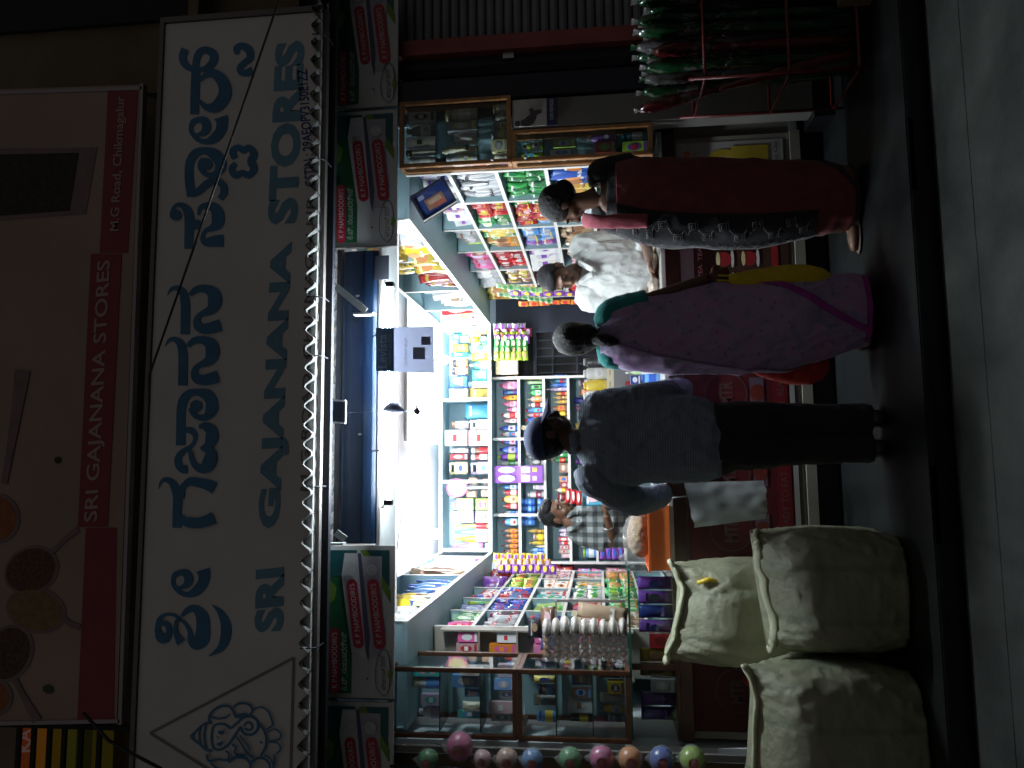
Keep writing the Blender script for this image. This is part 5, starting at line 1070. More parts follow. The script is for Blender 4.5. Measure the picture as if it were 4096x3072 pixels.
# stock inside the showcases
def casefill(x0, x1, y, zs, hs, pal, nm, group):
    for s, (z, h_) in enumerate(zip(zs, hs)):
        x = x0+.035; i = 0
        while x < x1-.07:
            wd = random.uniform(.045,.085); c1, c2, c3 = random.choice(pal), random.choice(pal), random.choice(pal)
            good(random.choice(['carton','carton','flat','jar','pouch']), x+wd/2, y+(random.uniform(-.03,.05) if y > 4.6 else .012), z+.001, wd*.93, .05, h_*random.uniform(.6,.98), c1, c2, '%s %s article, %s on the %s shelf of the %s' % (cn(c1), cn(c2), NTH(i), NTH(s), nm), group, random.uniform(-.2,.2), c3); x += wd+.004; i += 1
casefill(-1.55,-1.17,4.72,(1.93,2.121,2.361),(.16,.20,.22),['white','silver','lilac','lblue','cream','lpink','teal'],'cosmetics showcase','stock in showcases')
casefill(-1.55,-1.17,4.72,(1.28,1.471,1.681),(.16,.18,.17),['navy','grey','yellow','white','brown','lblue','black'],'comb showcase','stock in showcases')
casefill(1.825,2.025,4.455,(1.068,1.261,1.501,1.701),(.16,.20,.17,.16),['lblue','white','lime','red','silver','cyan','purple'],'narrow showcase','stock in showcases')
casefill(1.825,2.25,4.455,(1.916,2.101,2.361),(.14,.24,.22),['white','lyellow','grey','silver','black','cream'],'upper showcase','stock in showcases')
for s, z in enumerate((1.45,1.72,1.98,2.24)):
    for i in range(4):
        c1, c2 = random.choice(['pink','white','orange','lpink','cream']), random.choice(['red','brown','white','pink'])
        good(random.choice(['carton','carton','slim','roll']), -1.375+.075*i, 5.29, z+.001, .066, .06, random.uniform(.12,.19), c1, c2, '%s toiletry %s on the end panel, %s shelf up' % (cn(c1), ['first from the showcase','second along','third along','fourth along'][i], NTH(s)), 'toiletries on the end panel', 0, random.choice(['white','red','orange']))

# ------------------------------------------------------------------ posters on the counter front
PYF = 4.650
def poster(label, x0, x1, z0, z1, m):
    t = thing('counter_poster', label, 'poster', ((x0+x1)/2, PYF, z0)); box('sheet', x0, x1, PYF, PYF+.0015, z0, z1, m, t); return t
M_pw = mat('poster white', (.38,.37,.35), rough=.5, var=.05); M_pr = mat('poster dark red', (.085,.006,.009), rough=.5, var=.12); M_pbr = mat('poster brown', (.06,.028,.018), rough=.5, var=.2)
def pdisc(t, x, z, rx, rz, m, d, hole=0, nm='print'):
    bm = bmesh.new(); n = 26; o = [bm.verts.new((x+rx*math.cos(2*math.pi*i/n), PYF-.001*d, z+rz*math.sin(2*math.pi*i/n))) for i in range(n)]
    if hole:
        q_ = [bm.verts.new((x+rx*hole*math.cos(2*math.pi*i/n), PYF-.001*d, z+rz*hole*math.sin(2*math.pi*i/n))) for i in range(n)]
        for i in range(n): bm.faces.new((o[i], o[(i+1)%n], q_[(i+1)%n], q_[i]))
    else: bm.faces.new(o)
    return from_bm(nm, bm, m, t)
def prect(t, x0, x1, z0, z1, m, d, nm='print'): return box(nm, x0, x1, PYF-.001*d, PYF-.001*d+.0006, z0, z1, m, t)
def ptext(t, s, x0, x1, z0, z1, m, d, bold=.01): return text_on('lettering', s, (x0, PYF-.001*d, z0), (x1, PYF-.001*d, z0), (x0, PYF-.001*d, z1), m, t, bold)
t = poster('pale cooking oil poster with yellow can beside the maroon sari', 1.40, 1.985, .24, .885, M_pw)
ptext(t, 'Fortune', 1.55, 1.935, .80, .855, pk((.55,.12,.03)), 2, .03); ptext(t, 'SUNLITE OIL', 1.72, 1.93, .765, .785, pk((.2,.2,.18)), 2)
Myc = mat('oil can print yellow', (.45,.34,.03), rough=.5, var=.15)
pdisc(t, 1.83, .60, .105, .12, Myc, 2, .55); prect(t, 1.71, 1.95, .33, .55, Myc, 3); pdisc(t, 1.80, .43, .06, .07, pk((.6,.55,.5)), 4); ptext(t, 'Refined Oil', 1.72, 1.96, .275, .30, M_btx, 2)
t = poster('brown tea poster with cups beside the yellow bag', 1.0, 1.345, .24, .885, M_pbr)
prect(t, 1.01, 1.335, .80, .88, M_pw, 2); ptext(t, 'TEA  TEA  TEA', 1.02, 1.32, .75, .775, pk(C['lpink']), 3)
for k, (x, z) in enumerate(((1.10,.62),(1.24,.62),(1.10,.47),(1.24,.47))): pdisc(t, x, z+.035, .045, .012, pk(C['lyellow']), 4); pdisc(t, x, z, .045, .045, pk(C['dred']), 3); pdisc(t, x, z-.05, .055, .01, pk(C['white']), 3)
prect(t, 1.005, 1.34, .30, .34, pk(C['dred']), 2)
for i, (x0, x1, nm) in enumerate(((.245,.955,'red instant food poster between the two back-turned customers'), (-.575,.195,'red instant food poster behind the hanging plastic bag'), (-1.515,-.625,'red instant food poster with round emblem behind the sacks'))):
    t = poster(nm, x0, x1, .24, .885, M_pr); w_ = x1-x0
    for k, fx in enumerate((.25,.68)):
        pdisc(t, x0+w_*fx, .64, .125, .125, pk((.07,.05,.05)), 2, .94); ptext(t, 'MTR', x0+w_*fx-.07, x0+w_*fx+.07, .60, .68, pk((.10,.05,.05)), 2, .03)
        prect(t, x0+w_*fx-.08, x0+w_*fx+.09, .42, .50, pk((.12,.09,.12)), 2.2); pdisc(t, x0+w_*fx, .46, .05, .04, pk((.16,.03,.02)), 3.2)
    prect(t, x0+.01, x1-.01, .285, .365, pk((.16,.010,.015)), 2); ptext(t, 'MTR  READY TO EAT  FOODS', x0+.03, x1-.03, .305, .345, pk((.15,.07,.07)), 3)
    prect(t, x0+.01, x1-.01, .243, .272, M_pw, 2)
t = thing('pillar_poster', 'small poster of a seated person with navy band on the pillar', 'poster', (2.16, 4.415, 1.62))
box('sheet', 2.04, 2.21, 4.394, 4.398, 1.67, 1.87, pk((.5,.48,.45)), t); box('navy_band', 2.04, 2.21, 4.394, 4.398, 1.61, 1.6695, pk((.02,.025,.10)), t)
bm = bmesh.new(); pl2 = lambda x, y: Vector((x-.04, 4.392, y-.02)); disc(bm, 2.10, 1.865, .018, pl2, 0); stroke(bm, [(2.10,1.845,.03),(2.11,1.80,.06),(2.15,1.77,.04),(2.19,1.79,.02)], pl2, -.0005, 4); stroke(bm, [(2.115,1.79,.03),(2.16,1.755,.03),(2.17,1.72,.02)], pl2, -.001, 4); from_bm('figure_print', bm, pk((.06,.05,.06)), t)
text_on('lettering', 'CARE SERVICES', (2.07,4.3925,1.63), (2.20,4.3925,1.63), (2.07,4.3925,1.65), pk(C['silver']), t)

# ------------------------------------------------------------------ plastic bag hanging from the counter
pb = thing('plastic_bag', 'crumpled translucent white plastic bag hanging from the counter', 'plastic bag', (-.13, 4.52, .45))
bm = bmesh.new()
a, b, c_, d_ = WY(1478,1042,4.5), WY(1500,1140,4.5), WY(1655,1120,4.5), WY(1650,1038,4.5)
N = 18
fr = {}
for s in (0, 1):
    for i in range(N+1):
        for j in range(N+1):
            u, v = i/N, j/N; p = a.lerp(d_, v).lerp(b.lerp(c_, v), u)
            bul = .045*math.sin(math.pi*u)**.5*(.3+.7*v)*(1 if s else -1)
            p = p+Vector((0, bul+.010*noise.noise(Vector((u*5, v*5, s*3))), .008*noise.noise(Vector((u*6, v*3, 5)))))
            fr[s,i,j] = bm.verts.new(p)
for s in (0, 1):
    for i in range(N):
        for j in range(N): bm.faces.new((fr[s,i,j], fr[s,i+1,j], fr[s,i+1,j+1], fr[s,i,j+1]))
from_bm('bag', bm, filmmat('milky polythene', (.40,.44,.44), .62, .35), pb, True)
tube('handle', [a.lerp(b,.3)+Vector((0,0,-.01)), a.lerp(b,.35)+Vector((0,.05,.09)), a.lerp(b,.4)+Vector((0,.11,.115))], .004, filmmat('milky polythene', (.40,.44,.44), .62, .35), pb, 6)

# ------------------------------------------------------------------ sacks
def sackmat(name, base, stripe):
    m = bpy.data.materials.new(name); m.use_nodes = True; n = m.node_tree.nodes; l = m.node_tree.links; b = n['Principled BSDF']
    tc = n.new('ShaderNodeTexCoord'); wv = n.new('ShaderNodeTexWave'); wv.wave_type = 'BANDS'; wv.bands_direction = 'X'; wv.inputs['Scale'].default_value = 1.3; wv.inputs['Distortion'].default_value = .25
    rp = n.new('ShaderNodeValToRGB'); e = rp.color_ramp.elements; e[0].position = .0; e[0].color = (*base, 1); e[1].position = .985; e[1].color = (*stripe, 1); k = e.new(.94); k.color = (*base, 1)
    l.new(tc.outputs['Object'], wv.inputs['Vector']); l.new(wv.outputs['Fac'], rp.inputs[0])
    nz = n.new('ShaderNodeTexNoise'); nz.inputs['Scale'].default_value = 9; nz.inputs['Detail'].default_value = 6
    mx = n.new('ShaderNodeMixRGB'); mx.blend_type = 'MULTIPLY'; mx.inputs[0].default_value = .28; l.new(tc.outputs['Object'], nz.inputs['Vector']); l.new(rp.outputs[0], mx.inputs[1]); l.new(nz.outputs['Fac'], mx.inputs[2]); l.new(mx.outputs[0], b.inputs['Base Color'])
    ck = n.new('ShaderNodeTexWave'); ck.inputs['Scale'].default_value = 70; ck.bands_direction = 'DIAGONAL'
    n2 = n.new('ShaderNodeTexNoise'); n2.inputs['Scale'].default_value = 26; n2.inputs['Detail'].default_value = 5
    l.new(tc.outputs['Object'], ck.inputs['Vector']); l.new(tc.outputs['Object'], n2.inputs['Vector'])
    ma = n.new('ShaderNodeMath'); ma.operation = 'MULTIPLY_ADD'; ma.inputs[1].default_value = .08; l.new(ck.outputs['Fac'], ma.inputs[0]); l.new(n2.outputs['Fac'], ma.inputs[2])
    bp = n.new('ShaderNodeBump'); bp.inputs['Strength'].default_value = .5; bp.inputs['Distance'].default_value = .02; l.new(ma.outputs[0], bp.inputs['Height']); l.new(bp.outputs[0], b.inputs['Normal'])
    b.inputs['Roughness'].default_value = .5; MATS[name] = m; return m
def sack(label, cx, cy, w_, d_, h, lean, seed, m, hem, group='grain sacks'):
    bm = bmesh.new(); n = 96; nz = 60; R_ = []
    for j in range(nz+1):
        v = j/nz; u = max(0, (v-.62)/.38); k = 1-.10*(1-v)**5
        wx = w_/2*(k+.09*math.sin(math.pi*min(1, v*1.15))-.03*u); wy = d_/2*(k+.20*math.sin(math.pi*v))*(1-.90*u**2.2)
        if j == 0: wx *= .88; wy *= .8
        ring = []
        for i in range(n):
            t = 2*math.pi*i/n; e = .60
            sx = math.copysign(abs(math.cos(t))**e, math.cos(t)); sy = math.copysign(abs(math.sin(t))**e, math.sin(t))
            q = Vector((sx*2.6+seed, sy*2.0+v*2.2, v*3.2-sx*1.4+seed)); r1 = 1-2*abs(noise.noise(q*1.6)); r2 = 1-2*abs(noise.noise(Vector((sx*9+v*5+seed, sy*6, v*3))))
            edge = .35+1.6*abs(v-.45)
            fold = .010*r1*abs(r1)*edge+.006*r2*edge+.013*noise.noise(Vector((sx*1.5+seed, sy*1.5, v*1.8)))
            x = cx+sx*(wx+fold)+lean*v*v*.12; y = cy+sy*(wy+fold*1.2)-.10*u*d_
            zz = h*v - (.035*(1-math.cos(sx*2.2+seed))-.02+.02*noise.noise(Vector((sx*3, seed, 0))))*u + .012*abs(sx)**6*u*2
            ring.append(bm.verts.new((x, y, max(.003, zz))))
        R_.append(ring)
    for a_, b_ in zip(R_, R_[1:]):
        for i in range(n): bm.faces.new((a_[i], a_[(i+1)%n], b_[(i+1)%n], b_[i]))
    bm.faces.new(R_[0][::-1]); bm.faces.new(R_[-1])
    fr = [v.co.copy() for v in R_[-1] if v.co.y <= cy-.10*d_+.004]; fr.sort(key=lambda p: p.x)
    o = from_bm('grain_sack', bm, m, None, True); rebase(o); tag(o, label, 'sack', group)
    # doubled-over hem along the stitched mouth
    pts = [fr[int(i*(len(fr)-1)/26)]+Vector((0, -.012+.008*noise.noise(Vector((i*.6, seed, 0))), -.012+.012*noise.noise(Vector((i*.45, seed, 3))))) for i in range(27)]
    bm = bmesh.new(); tubebm(bm, pts, [.030+.012*noise.noise(Vector((i*.7, seed, 9))) for i in range(27)], 10, True, [.014+.005*noise.noise(Vector((i*.7, seed, 5))) for i in range(27)]); from_bm('rolled_hem', bm, hem, o, True)
    return o
M_sk = sackmat('woven sack pale', (.42,.43,.29), (.37,.40,.27)); M_sk2 = sackmat('woven sack tan', (.35,.36,.245), (.28,.31,.21)); M_hem = mat('sack hem', (.50,.51,.35), rough=.5, var=.2, scale=12, bump=.4, bscale=40)
sack('tall pale woven sack with yellow tie behind the other sacks', -.79, 4.36, .50, .40, 1.04, -.0, 2.3, M_sk, M_hem)
sack('squat woven sack with pale rolled hem below the plastic bag', -.60, 3.95, .54, .44, .64, .0, 5.1, M_sk2, M_hem)
sack('wide woven sack at the corner of the step, creased all over', -1.27, 3.85, .66, .48, .76, .0, 8.7, M_sk2, M_hem)
ty = tube('yellow_tie', [(-.62,4.19,.90),(-.60,4.175,.84),(-.615,4.17,.78)], [.010,.014,.006], pk(C['yellow']), None, 8); rebase(ty); tag(ty, 'yellow plastic tie on the side of the tall sack', 'tie')
rs = bmesh.new(); ballbm(rs, (-1.14,4.30,.34), .10, .14, .33, None, 3)
o = remesh('red_net_sack', rs, mat('red net', (.20,.025,.02), rough=.8, var=.5, scale=60, bump=.6, bscale=90), None, .012, 1, lambda co: .02*noise.noise(co*18)); rebase(o); tag(o, 'red net sack squeezed between the pale sacks', 'sack')

# ------------------------------------------------------------------ broom bundle in a red stand
M_redm = mat('stand red paint', (.12,.012,.012), rough=.4); M_pgr = mat('broom wrap green', (.006,.042,.013), rough=.2, var=.3, scale=25, coat=.5); M_pwh = mat('broom wrap white', (.11,.105,.11), rough=.2, var=.3, scale=25, coat=.5); M_pred = mat('broom wrap red', (.10,.009,.012), rough=.2, var=.3, scale=25, coat=.5); M_straw = mat('broom straw', (.28,.17,.07), rough=.8, var=.4, scale=50, bump=.5)
def broom(label, top, bot, wr, cat='broom'):
    top, bot = Vector(top), Vector(bot); t = thing('wrapped_broom', label, cat, bot, 'wrapped brooms in the red stand'); d = top-bot
    f = lambda s: bot+d*s
    bm = bmesh.new(); ss = [.6*q/22 for q in range(23)]
    tubebm(bm, [f(s) for s in ss], [.020+.018*math.sin(math.pi*min(1, s/.62)) for s in ss], 14, True, [.014+.013*math.sin(math.pi*min(1, s/.62)) for s in ss])
    for v in bm.verts: v.co += Vector((noise.noise(v.co*30), noise.noise(v.co*30+Vector((9,0,0))), 0))*.008
    o = from_bm('bristle_head', bm, M_straw if wr == 2 else (M_pgr if wr == 0 else M_pwh if wr == 1 else M_pred), t, True)
    bm = bmesh.new(); ss = [.58+.39*q/16 for q in range(17)]; sd_ = random.random()*50
    tubebm(bm, [f(s) for s in ss], [(.020+.026*min(1,(s-.58)/.25))*(1 if s < .93 else 1-(s-.93)/.05*.6) for s in ss], 16, True, [(.014+.014*min(1,(s-.58)/.25))*(1 if s < .93 else 1-(s-.93)/.05*.7) for s in ss])
    for v in bm.verts: v.co += Vector((noise.noise(v.co*38+Vector((sd_,0,0))), noise.noise(v.co*38+Vector((0,sd_,0))), 0))*.016
    from_bm('wrapper', bm, (M_pgr, M_pwh, M_pgr, M_pred)[wr], t, True)
    bm = bmesh.new(); tubebm(bm, [f(s) for s in (.95,.98,1.0)], [.012,.03,.035], 10, True, [.006,.004,.003]); from_bm('wrapper_end', bm, M_pwh if wr != 1 else M_pgr, t, True)
    bm = bmesh.new(); tubebm(bm, [f(s) for s in (.70,.80)], [.0335,.037], 12, False, [.0225,.0265]); from_bm('label', bm, M_pwh if wr != 1 else M_pred, t, True)
    return t
k = 0
for i in range(6):
    for j in range(3):
        wr = (0,1,0,3,0,2,0,1,0,0,1,3,0,0,2,1,0,0)[k]
        top = (2.07+.10*i+random.uniform(-.02,.02), 3.88+.11*j+random.uniform(-.02,.02), 1.12+random.uniform(-.05,.09)); bot = (2.10+.085*i, 3.93+.085*j, .035)
        broom('%s wrapped broom, row %s and %s from the narrow end of the stand' % (('green','white','straw coloured','red')[wr], NTH(j), NTH(i)), top, bot, wr); k += 1
broom('red wrapped broom leaning out of the stand towards the pillar', (1.915,4.02,1.17), (2.10,3.90,.06), 3)
st = thing('broom_stand', 'red metal hoop stand holding the wrapped brooms', 'stand', (2.35, 4.03, 0))
def hoop(z, g=0): return [(1.99-g,3.80-g,z),(2.76,3.80-g,z),(2.80,3.84,z),(2.80,4.22,z),(2.76,4.26,z),(1.99-g,4.26,z),(1.96-g,4.22,z),(1.96-g,3.84-g,z),(1.99-g,3.80-g,z)]
for z in (.82,.40,.06): tube('hoop', hoop(z), .008, M_redm, st, 8)
for x, y in ((1.97,3.81),(2.79,3.81),(1.97,4.25),(2.79,4.25)): tube('leg', [(x,y,.004),(x,y,.9)], .009, M_redm, st, 8)
cbx = thing('cardboard_box', 'worn cardboard box under the broom stand', 'box', (2.45, 3.70, 0)); M_card = mat('cardboard', (.16,.12,.075), rough=.85, var=.2, scale=8)
box('body', 2.28, 2.62, 3.58, 3.78, .002, .16, M_card, cbx, .003); mk('flap', [(2.28,3.58,.161),(2.62,3.58,.161),(2.60,3.52,.10),(2.30,3.52,.10),(2.28,3.577,.166),(2.62,3.577,.166),(2.60,3.517,.105),(2.30,3.517,.105)], [(0,1,2,3),(7,6,5,4),(0,4,5,1),(2,6,7,3),(1,5,6,2),(3,7,4,0)], M_card, cbx)

# ------------------------------------------------------------------ bagged balls hung in a column
bc = [('green',925,1642,.10),('pink',993,1612,.125),('lpink',1042,1640,.085),('peach',1095,1640,.10),('lblue',1150,1642,.10),('green',1232,1640,.105),('pink',1300,1638,.11),('orange',1362,1640,.11),('blue',1430,1640,.11),('lime',1496,1640,.115)]
for i, (c, x, y, dia) in enumerate(bc):
    dia *= 1.16; p = WY(x, y, 4.30); t = thing('toy_ball', '%s toy ball in clear bag, %s from the top of the hanging column' % (cn(c), NTH(i)), 'ball', p-Vector((0,0,dia/2)), 'bagged toy balls'); 
    inst('ball', ush('ball'), pk(tuple(v*.55 for v in C[c]), .3), t, (0,0,0), (dia,dia,dia)); inst('label', panel_mesh(), pk(C['dred']), t, (0,-dia*.508,dia*.5), (dia*.42,1,dia*.42))
    bm = bmesh.new(); ballbm(bm, p, dia*.56, dia*.56, dia*.54, None, 3); ballbm(bm, p+Vector((0,0,dia*.62)), dia*.16, dia*.1, dia*.12, None, 2)
    remesh('bag', bm, filmmat('clear film', (.8,.82,.82), .16), t, dia*.09, 1, lambda co: .006*noise.noise(co*45))
    tube('string', [p+Vector((0,0,dia*.6)), p+Vector((0,.03,dia*1.0))], .002, M_bar, t, 5)
wp = thing('white_post', 'white painted post beside the hanging toy balls', 'post', (-1.60, 4.45, 0)); box('shaft', -1.61, -1.575, 4.44, 4.47, .002, 2.72, M_pillar, wp)
hk = thing('hanging_rod', 'dark rod behind the column of toy balls', 'rod', (-1.70, 4.34, .7)); tube('rod', [(-1.66,4.36,.7),(-1.66,4.36,2.6)], .008, M_bar, hk, 8)
# ------------------------------------------------------------------ people
def skinmat(name, c):
    m = mat(name, c, rough=.5, var=.12, scale=14, bump=.1, bscale=120); m.node_tree.nodes['Principled BSDF'].inputs['Subsurface Weight'].default_value = .06; return m
M_sk1, M_sk2s, M_sk3 = skinmat('skin deep brown', (.09,.042,.025)), skinmat('skin brown', (.13,.062,.036)), skinmat('skin warm brown', (.16,.078,.045))
M_hair = mat('black hair', (.006,.0055,.006), rough=.5, var=.3, scale=60, bump=.8, bscale=160, spec=.35)
M_eye = mat('eye white', (.5,.47,.44), rough=.2); M_iris = mat('eye dark', (.01,.008,.006), rough=.15)
def cloth(name, c, var=.12, sc=25, rough=.85): return mat(name, c, rough=rough, var=var, scale=sc, bump=.25, bscale=140, sheen=.15)
def TT(row, tx, ty, Y): return WY(*TL(2048, row, tx, ty), Y)
def sm(pts, k=5): return [Vector(p) for p in spline([tuple(p) for p in pts], k)]
def limb(bm, pts, rads, seg=14):
    ps = spline([(*p, r) for p, r in zip([tuple(q) for q in pts], rads)], 6); tubebm(bm, [Vector(p[:3]) for p in ps], [p[3] for p in ps], seg)
def headparts(bm, c, M, s=1.0, ears=True):
    T = lambda x, y, z: Vector(c)+M @ Vector((x*s, y*s, z*s))
    def b(x, y, z, rx, ry, rz, sub=3): ballbm(bm, T(x,y,z), rx*s, ry*s, rz*s, M, sub)
    b(0,-.012,.028,.074,.092,.084); b(0,.030,-.028,.060,.066,.082); b(0,.048,-.078,.038,.040,.030); b(0,.083,.022,.047,.016,.012)
    b(-.034,.060,-.035,.026,.030,.024); b(.034,.060,-.035,.026,.030,.024)
    limb(bm, [T(0,.090,.012), T(0,.104,-.012), T(0,.113,-.030), T(0,.094,-.040)], [.009*s,.011*s,.016*s,.010*s], 8)
    b(0,.092,-.060,.023,.011,.007); b(0,.090,-.070,.020,.011,.007)
    if ears:
        for q in (-1, 1): b(q*.074,-.004,-.012,.009,.022,.032)
    return T
def eyes(c, M, parent, s=1.0):
    for q in (-1, 1):
        p = Vector(c)+M @ Vector((q*.029*s, .086*s, .004*s)); bm = bmesh.new(); ballbm(bm, p, .013*s, .007*s, .006*s, M, 2); e = from_bm('eye', bm, M_eye, parent, True)
        p2 = Vector(c)+M @ Vector((q*.029*s, .0915*s, .003*s)); bm = bmesh.new(); ballbm(bm, p2, .006*s, .004*s, .006*s, M, 2); from_bm('iris', bm, M_iris, e, True)
        p3 = Vector(c)+M @ Vector((q*.030*s, .090*s, .024*s)); bm = bmesh.new(); ballbm(bm, p3, .021*s, .006*s, .005*s, M, 2); from_bm('eyebrow', bm, M_hair, parent, True)
def rotm(yaw_, pitch_=0, roll_=0):                     # face looks along +Y when all are zero
    return (Matrix.Rotation(yaw_, 3, 'Z') @ Matrix.Rotation(pitch_, 3, 'X') @ Matrix.Rotation(roll_, 3, 'Y'))
def hand(bm, wrist, d, up, side=1, s=1.0, curl=.35):
    """palm and five unequal, bent fingers leaving the wrist along d; up = back of the hand"""
    d = Vector(d).normalized(); up = (Vector(up)-d*Vector(up).dot(d)).normalized(); sd = d.cross(up)*side; w_ = Vector(wrist)
    M = Matrix((sd, d, up)).transposed()
    ballbm(bm, w_+d*.048*s, .040*s, .052*s, .016*s, M, 3)
    for k, (o, L) in enumerate(((-.030,.058),(-.010,.068),(.011,.064),(.030,.050))):
        a = w_+d*.085*s+sd*o*s; b_ = a+d*L*.5*s*math.cos(curl*.5)-up*L*.5*s*math.sin(curl*.5)+sd*o*.1*s; c2 = b_+d*L*.5*s*math.cos(curl*1.6)-up*L*.5*s*math.sin(curl*1.6)
        limb(bm, [a-d*.02*s, a, b_, c2], [.010*s,.0095*s,.009*s,.0075*s], 8)
    a = w_+d*.028*s-sd*.034*s; limb(bm, [a+sd*.012*s, a-sd*.014*s+d*.012*s, a-sd*.022*s+d*.036*s-up*.012*s, a-sd*.018*s+d*.055*s-up*.022*s], [.013*s,.012*s,.010*s,.008*s], 8)
def wrinkle(amp, f1=9, f2=24, st=(1,1,.6)):
    def g(co):
        q = Vector((co.x*st[0]+co.z*.35, co.y*st[1], co.z*st[2]-co.x*.5)); r1 = 1-2*abs(noise.noise(q*f1)); r2 = 1-2*abs(noise.noise(q*f2+Vector((3,1,7))))
        return amp*(.9*r1*abs(r1)+.45*r2+.4*noise.noise(q*f1*.5))
    return g
def sewn(rings, seg=36): pass

# ---- customer in the navy cap
PM = thing('person', 'customer in navy cap and grey shirt standing with back turned at the counter', 'person', (.17, 3.97, 0))
Yc = 3.95; R = 1536
hc = TT(R, 325, 452, Yc); M = rotm(math.radians(-84), math.radians(-2))
sl, sr = TT(R, 740, 835, Yc), TT(R, 780, 215, Yc)
el, wl = TT(R, 1075, 1010, 4.08), TT(R, 1330, 950, 4.44); er, wr_ = TT(R, 1290, 95, 4.02), TT(R, 1500, 45, 4.30)
hipz = TT(R, 1800, 500, Yc)
fr_, fl = WZ(1893, 905, .0), WZ(1898, 968, .0)
bm = bmesh.new(); headparts(bm, hc, M, 1.08)
nb_ = TT(R, 560, 500, Yc)
limb(bm, [hc+Vector((0,.0,-.05)), TT(R, 480, 480, Yc), nb_+Vector((0,-.01,-.03))], [.058,.060,.068])
limb(bm, [sl, el, wl], [.048,.040,.030]); limb(bm, [sr, er, wr_], [.048,.040,.030])
hand(bm, wl, Vector((.25,.9,-.25)), (0,0,1), -1, 1.0, .5); hand(bm, wr_, Vector((-.5,.8,.05)), (0,0,1), 1, 1.0, .4)
loftbm(bm, [(nb_.x,Yc,hipz.z-.1,.13,.09),(nb_.x,Yc,hipz.z+.2,.15,.10),(nb_.x,Yc,nb_.z-.12,.17,.10),(nb_.x,Yc,nb_.z-.03,.08,.07)])
for f in (fr_, fl): limb(bm, [Vector((f.x*.9+hipz.x*.1, Yc, hipz.z-.05)), Vector((f.x, Yc, .45)), Vector((f.x, Yc, .07))], [.075,.05,.038])
body = remesh('body', bm, M_sk1, PM, .0075, 3); eyes(hc, M, PM)
bm = bmesh.new()
def ringsT(row, rows, Y, dr, off=0):
    out = []
    for tx, ya, yb in rows:
        a, b = TT(row, tx, ya, Y), TT(row, tx, yb, Y); out.append(((a.x+b.x)/2, Y+off, (a.z+b.z)/2, abs(a.x-b.x)/2, abs(a.x-b.x)/2*dr))
    return out[::-1]
loftbm(bm, ringsT(R, [(560,420,600),(600,330,690),(660,240,790),(730,180,860),(850,155,885),(1000,150,875),(1150,130,858),(1350,105,855),(1550,110,848),(1700,140,825),(1795,200,790)], Yc, .62))
limb(bm, [sl+Vector((.05,0,.02)), sl, el, wl+(el-wl)*.1], [.095,.090,.074,.056]); limb(bm, [sr-Vector((.05,0,-.02)), sr, er, wr_+(er-wr_)*.1], [.095,.090,.074,.056])
limb(bm, [TT(R,520,430,Yc), TT(R,545,500,Yc-.06), TT(R,520,590,Yc)], [.022,.024,.022])
def stripecloth(name, c1, c2, scale, axis='Z'):
    m = bpy.data.materials.new(name); m.use_nodes = True; n = m.node_tree.nodes; l = m.node_tree.links; b = n['Principled BSDF']; b.inputs['Roughness'].default_value = .85
    tc = n.new('ShaderNodeTexCoord'); wv = n.new('ShaderNodeTexWave'); wv.bands_direction = axis; wv.inputs['Scale'].default_value = scale; wv.inputs['Distortion'].default_value = .6
    rp = n.new('ShaderNodeValToRGB'); rp.color_ramp.elements[0].color = (*c1,1); rp.color_ramp.elements[1].color = (*c2,1)
    l.new(tc.outputs['Object'], wv.inputs['Vector']); l.new(wv.outputs['Fac'], rp.inputs[0]); l.new(rp.outputs[0], b.inputs['Base Color'])
    nz = n.new('ShaderNodeTexNoise'); nz.inputs['Scale'].default_value = 14; nz.inputs['Detail'].default_value = 6; bp = n.new('ShaderNodeBump'); bp.inputs['Strength'].default_value = .5; bp.inputs['Distance'].default_value = .03
    l.new(tc.outputs['Object'], nz.inputs['Vector']); l.new(nz.outputs['Fac'], bp.inputs['Height']); l.new(bp.outputs[0], b.inputs['Normal']); MATS[name] = m; return m
remesh('shirt', bm, stripecloth('grey fine striped shirt', (.15,.18,.24), (.25,.29,.36), 26), PM, .009, 5, wrinkle(.009))
bm = bmesh.new()
for f in (fr_, fl): limb(bm, [Vector((f.x*.75+hipz.x*.25, Yc, hipz.z+.03)), Vector((f.x*.9+hipz.x*.1, Yc, hipz.z-.2)), Vector((f.x, Yc+.01, .45)), Vector((f.x, Yc, .06))], [.115,.10,.078,.070])
ballbm(bm, (hipz.x, Yc, hipz.z+.0), .165, .115, .12, None, 3)
remesh('trousers', bm, cloth('black trousers', (.009,.009,.011)), PM, .011, 4, wrinkle(.007))
for f in (fr_, fl):
    bm = bmesh.new(); ballbm(bm, (f.x, Yc+.05, .035), .046, .125, .034, None, 3); ballbm(bm, (f.x, Yc-.03, .045), .04, .045, .044, None, 3); remesh('shoe', bm, mat('dark sandal leather', (.03,.024,.02), rough=.5), PM, .008, 2)
bm = bmesh.new(); ballbm(bm, hc+M@Vector((0,-.018,.02)), .087, .106, .09, M, 3); ballbm(bm, hc+M@Vector((0,-.055,-.02)), .066, .052, .06, M, 3)
remesh('hair', bm, M_hair, PM, .008, 2)
bm = bmesh.new(); ballbm(bm, hc+M@Vector((0,-.012,.045)), .097, .117, .090, M, 3)
bmesh.ops.bisect_plane(bm, geom=bm.verts[:]+bm.edges[:]+bm.faces[:], plane_co=hc+M@Vector((0,0,.03)), plane_no=M@Vector((0,-.12,1)), clear_inner=True)
M_cap = cloth('navy cap cotton', (.03,.05,.14)); cap = from_bm('cap', bm, M_cap, PM, True)
bm = bmesh.new(); n_ = 12; top = []; bot = []
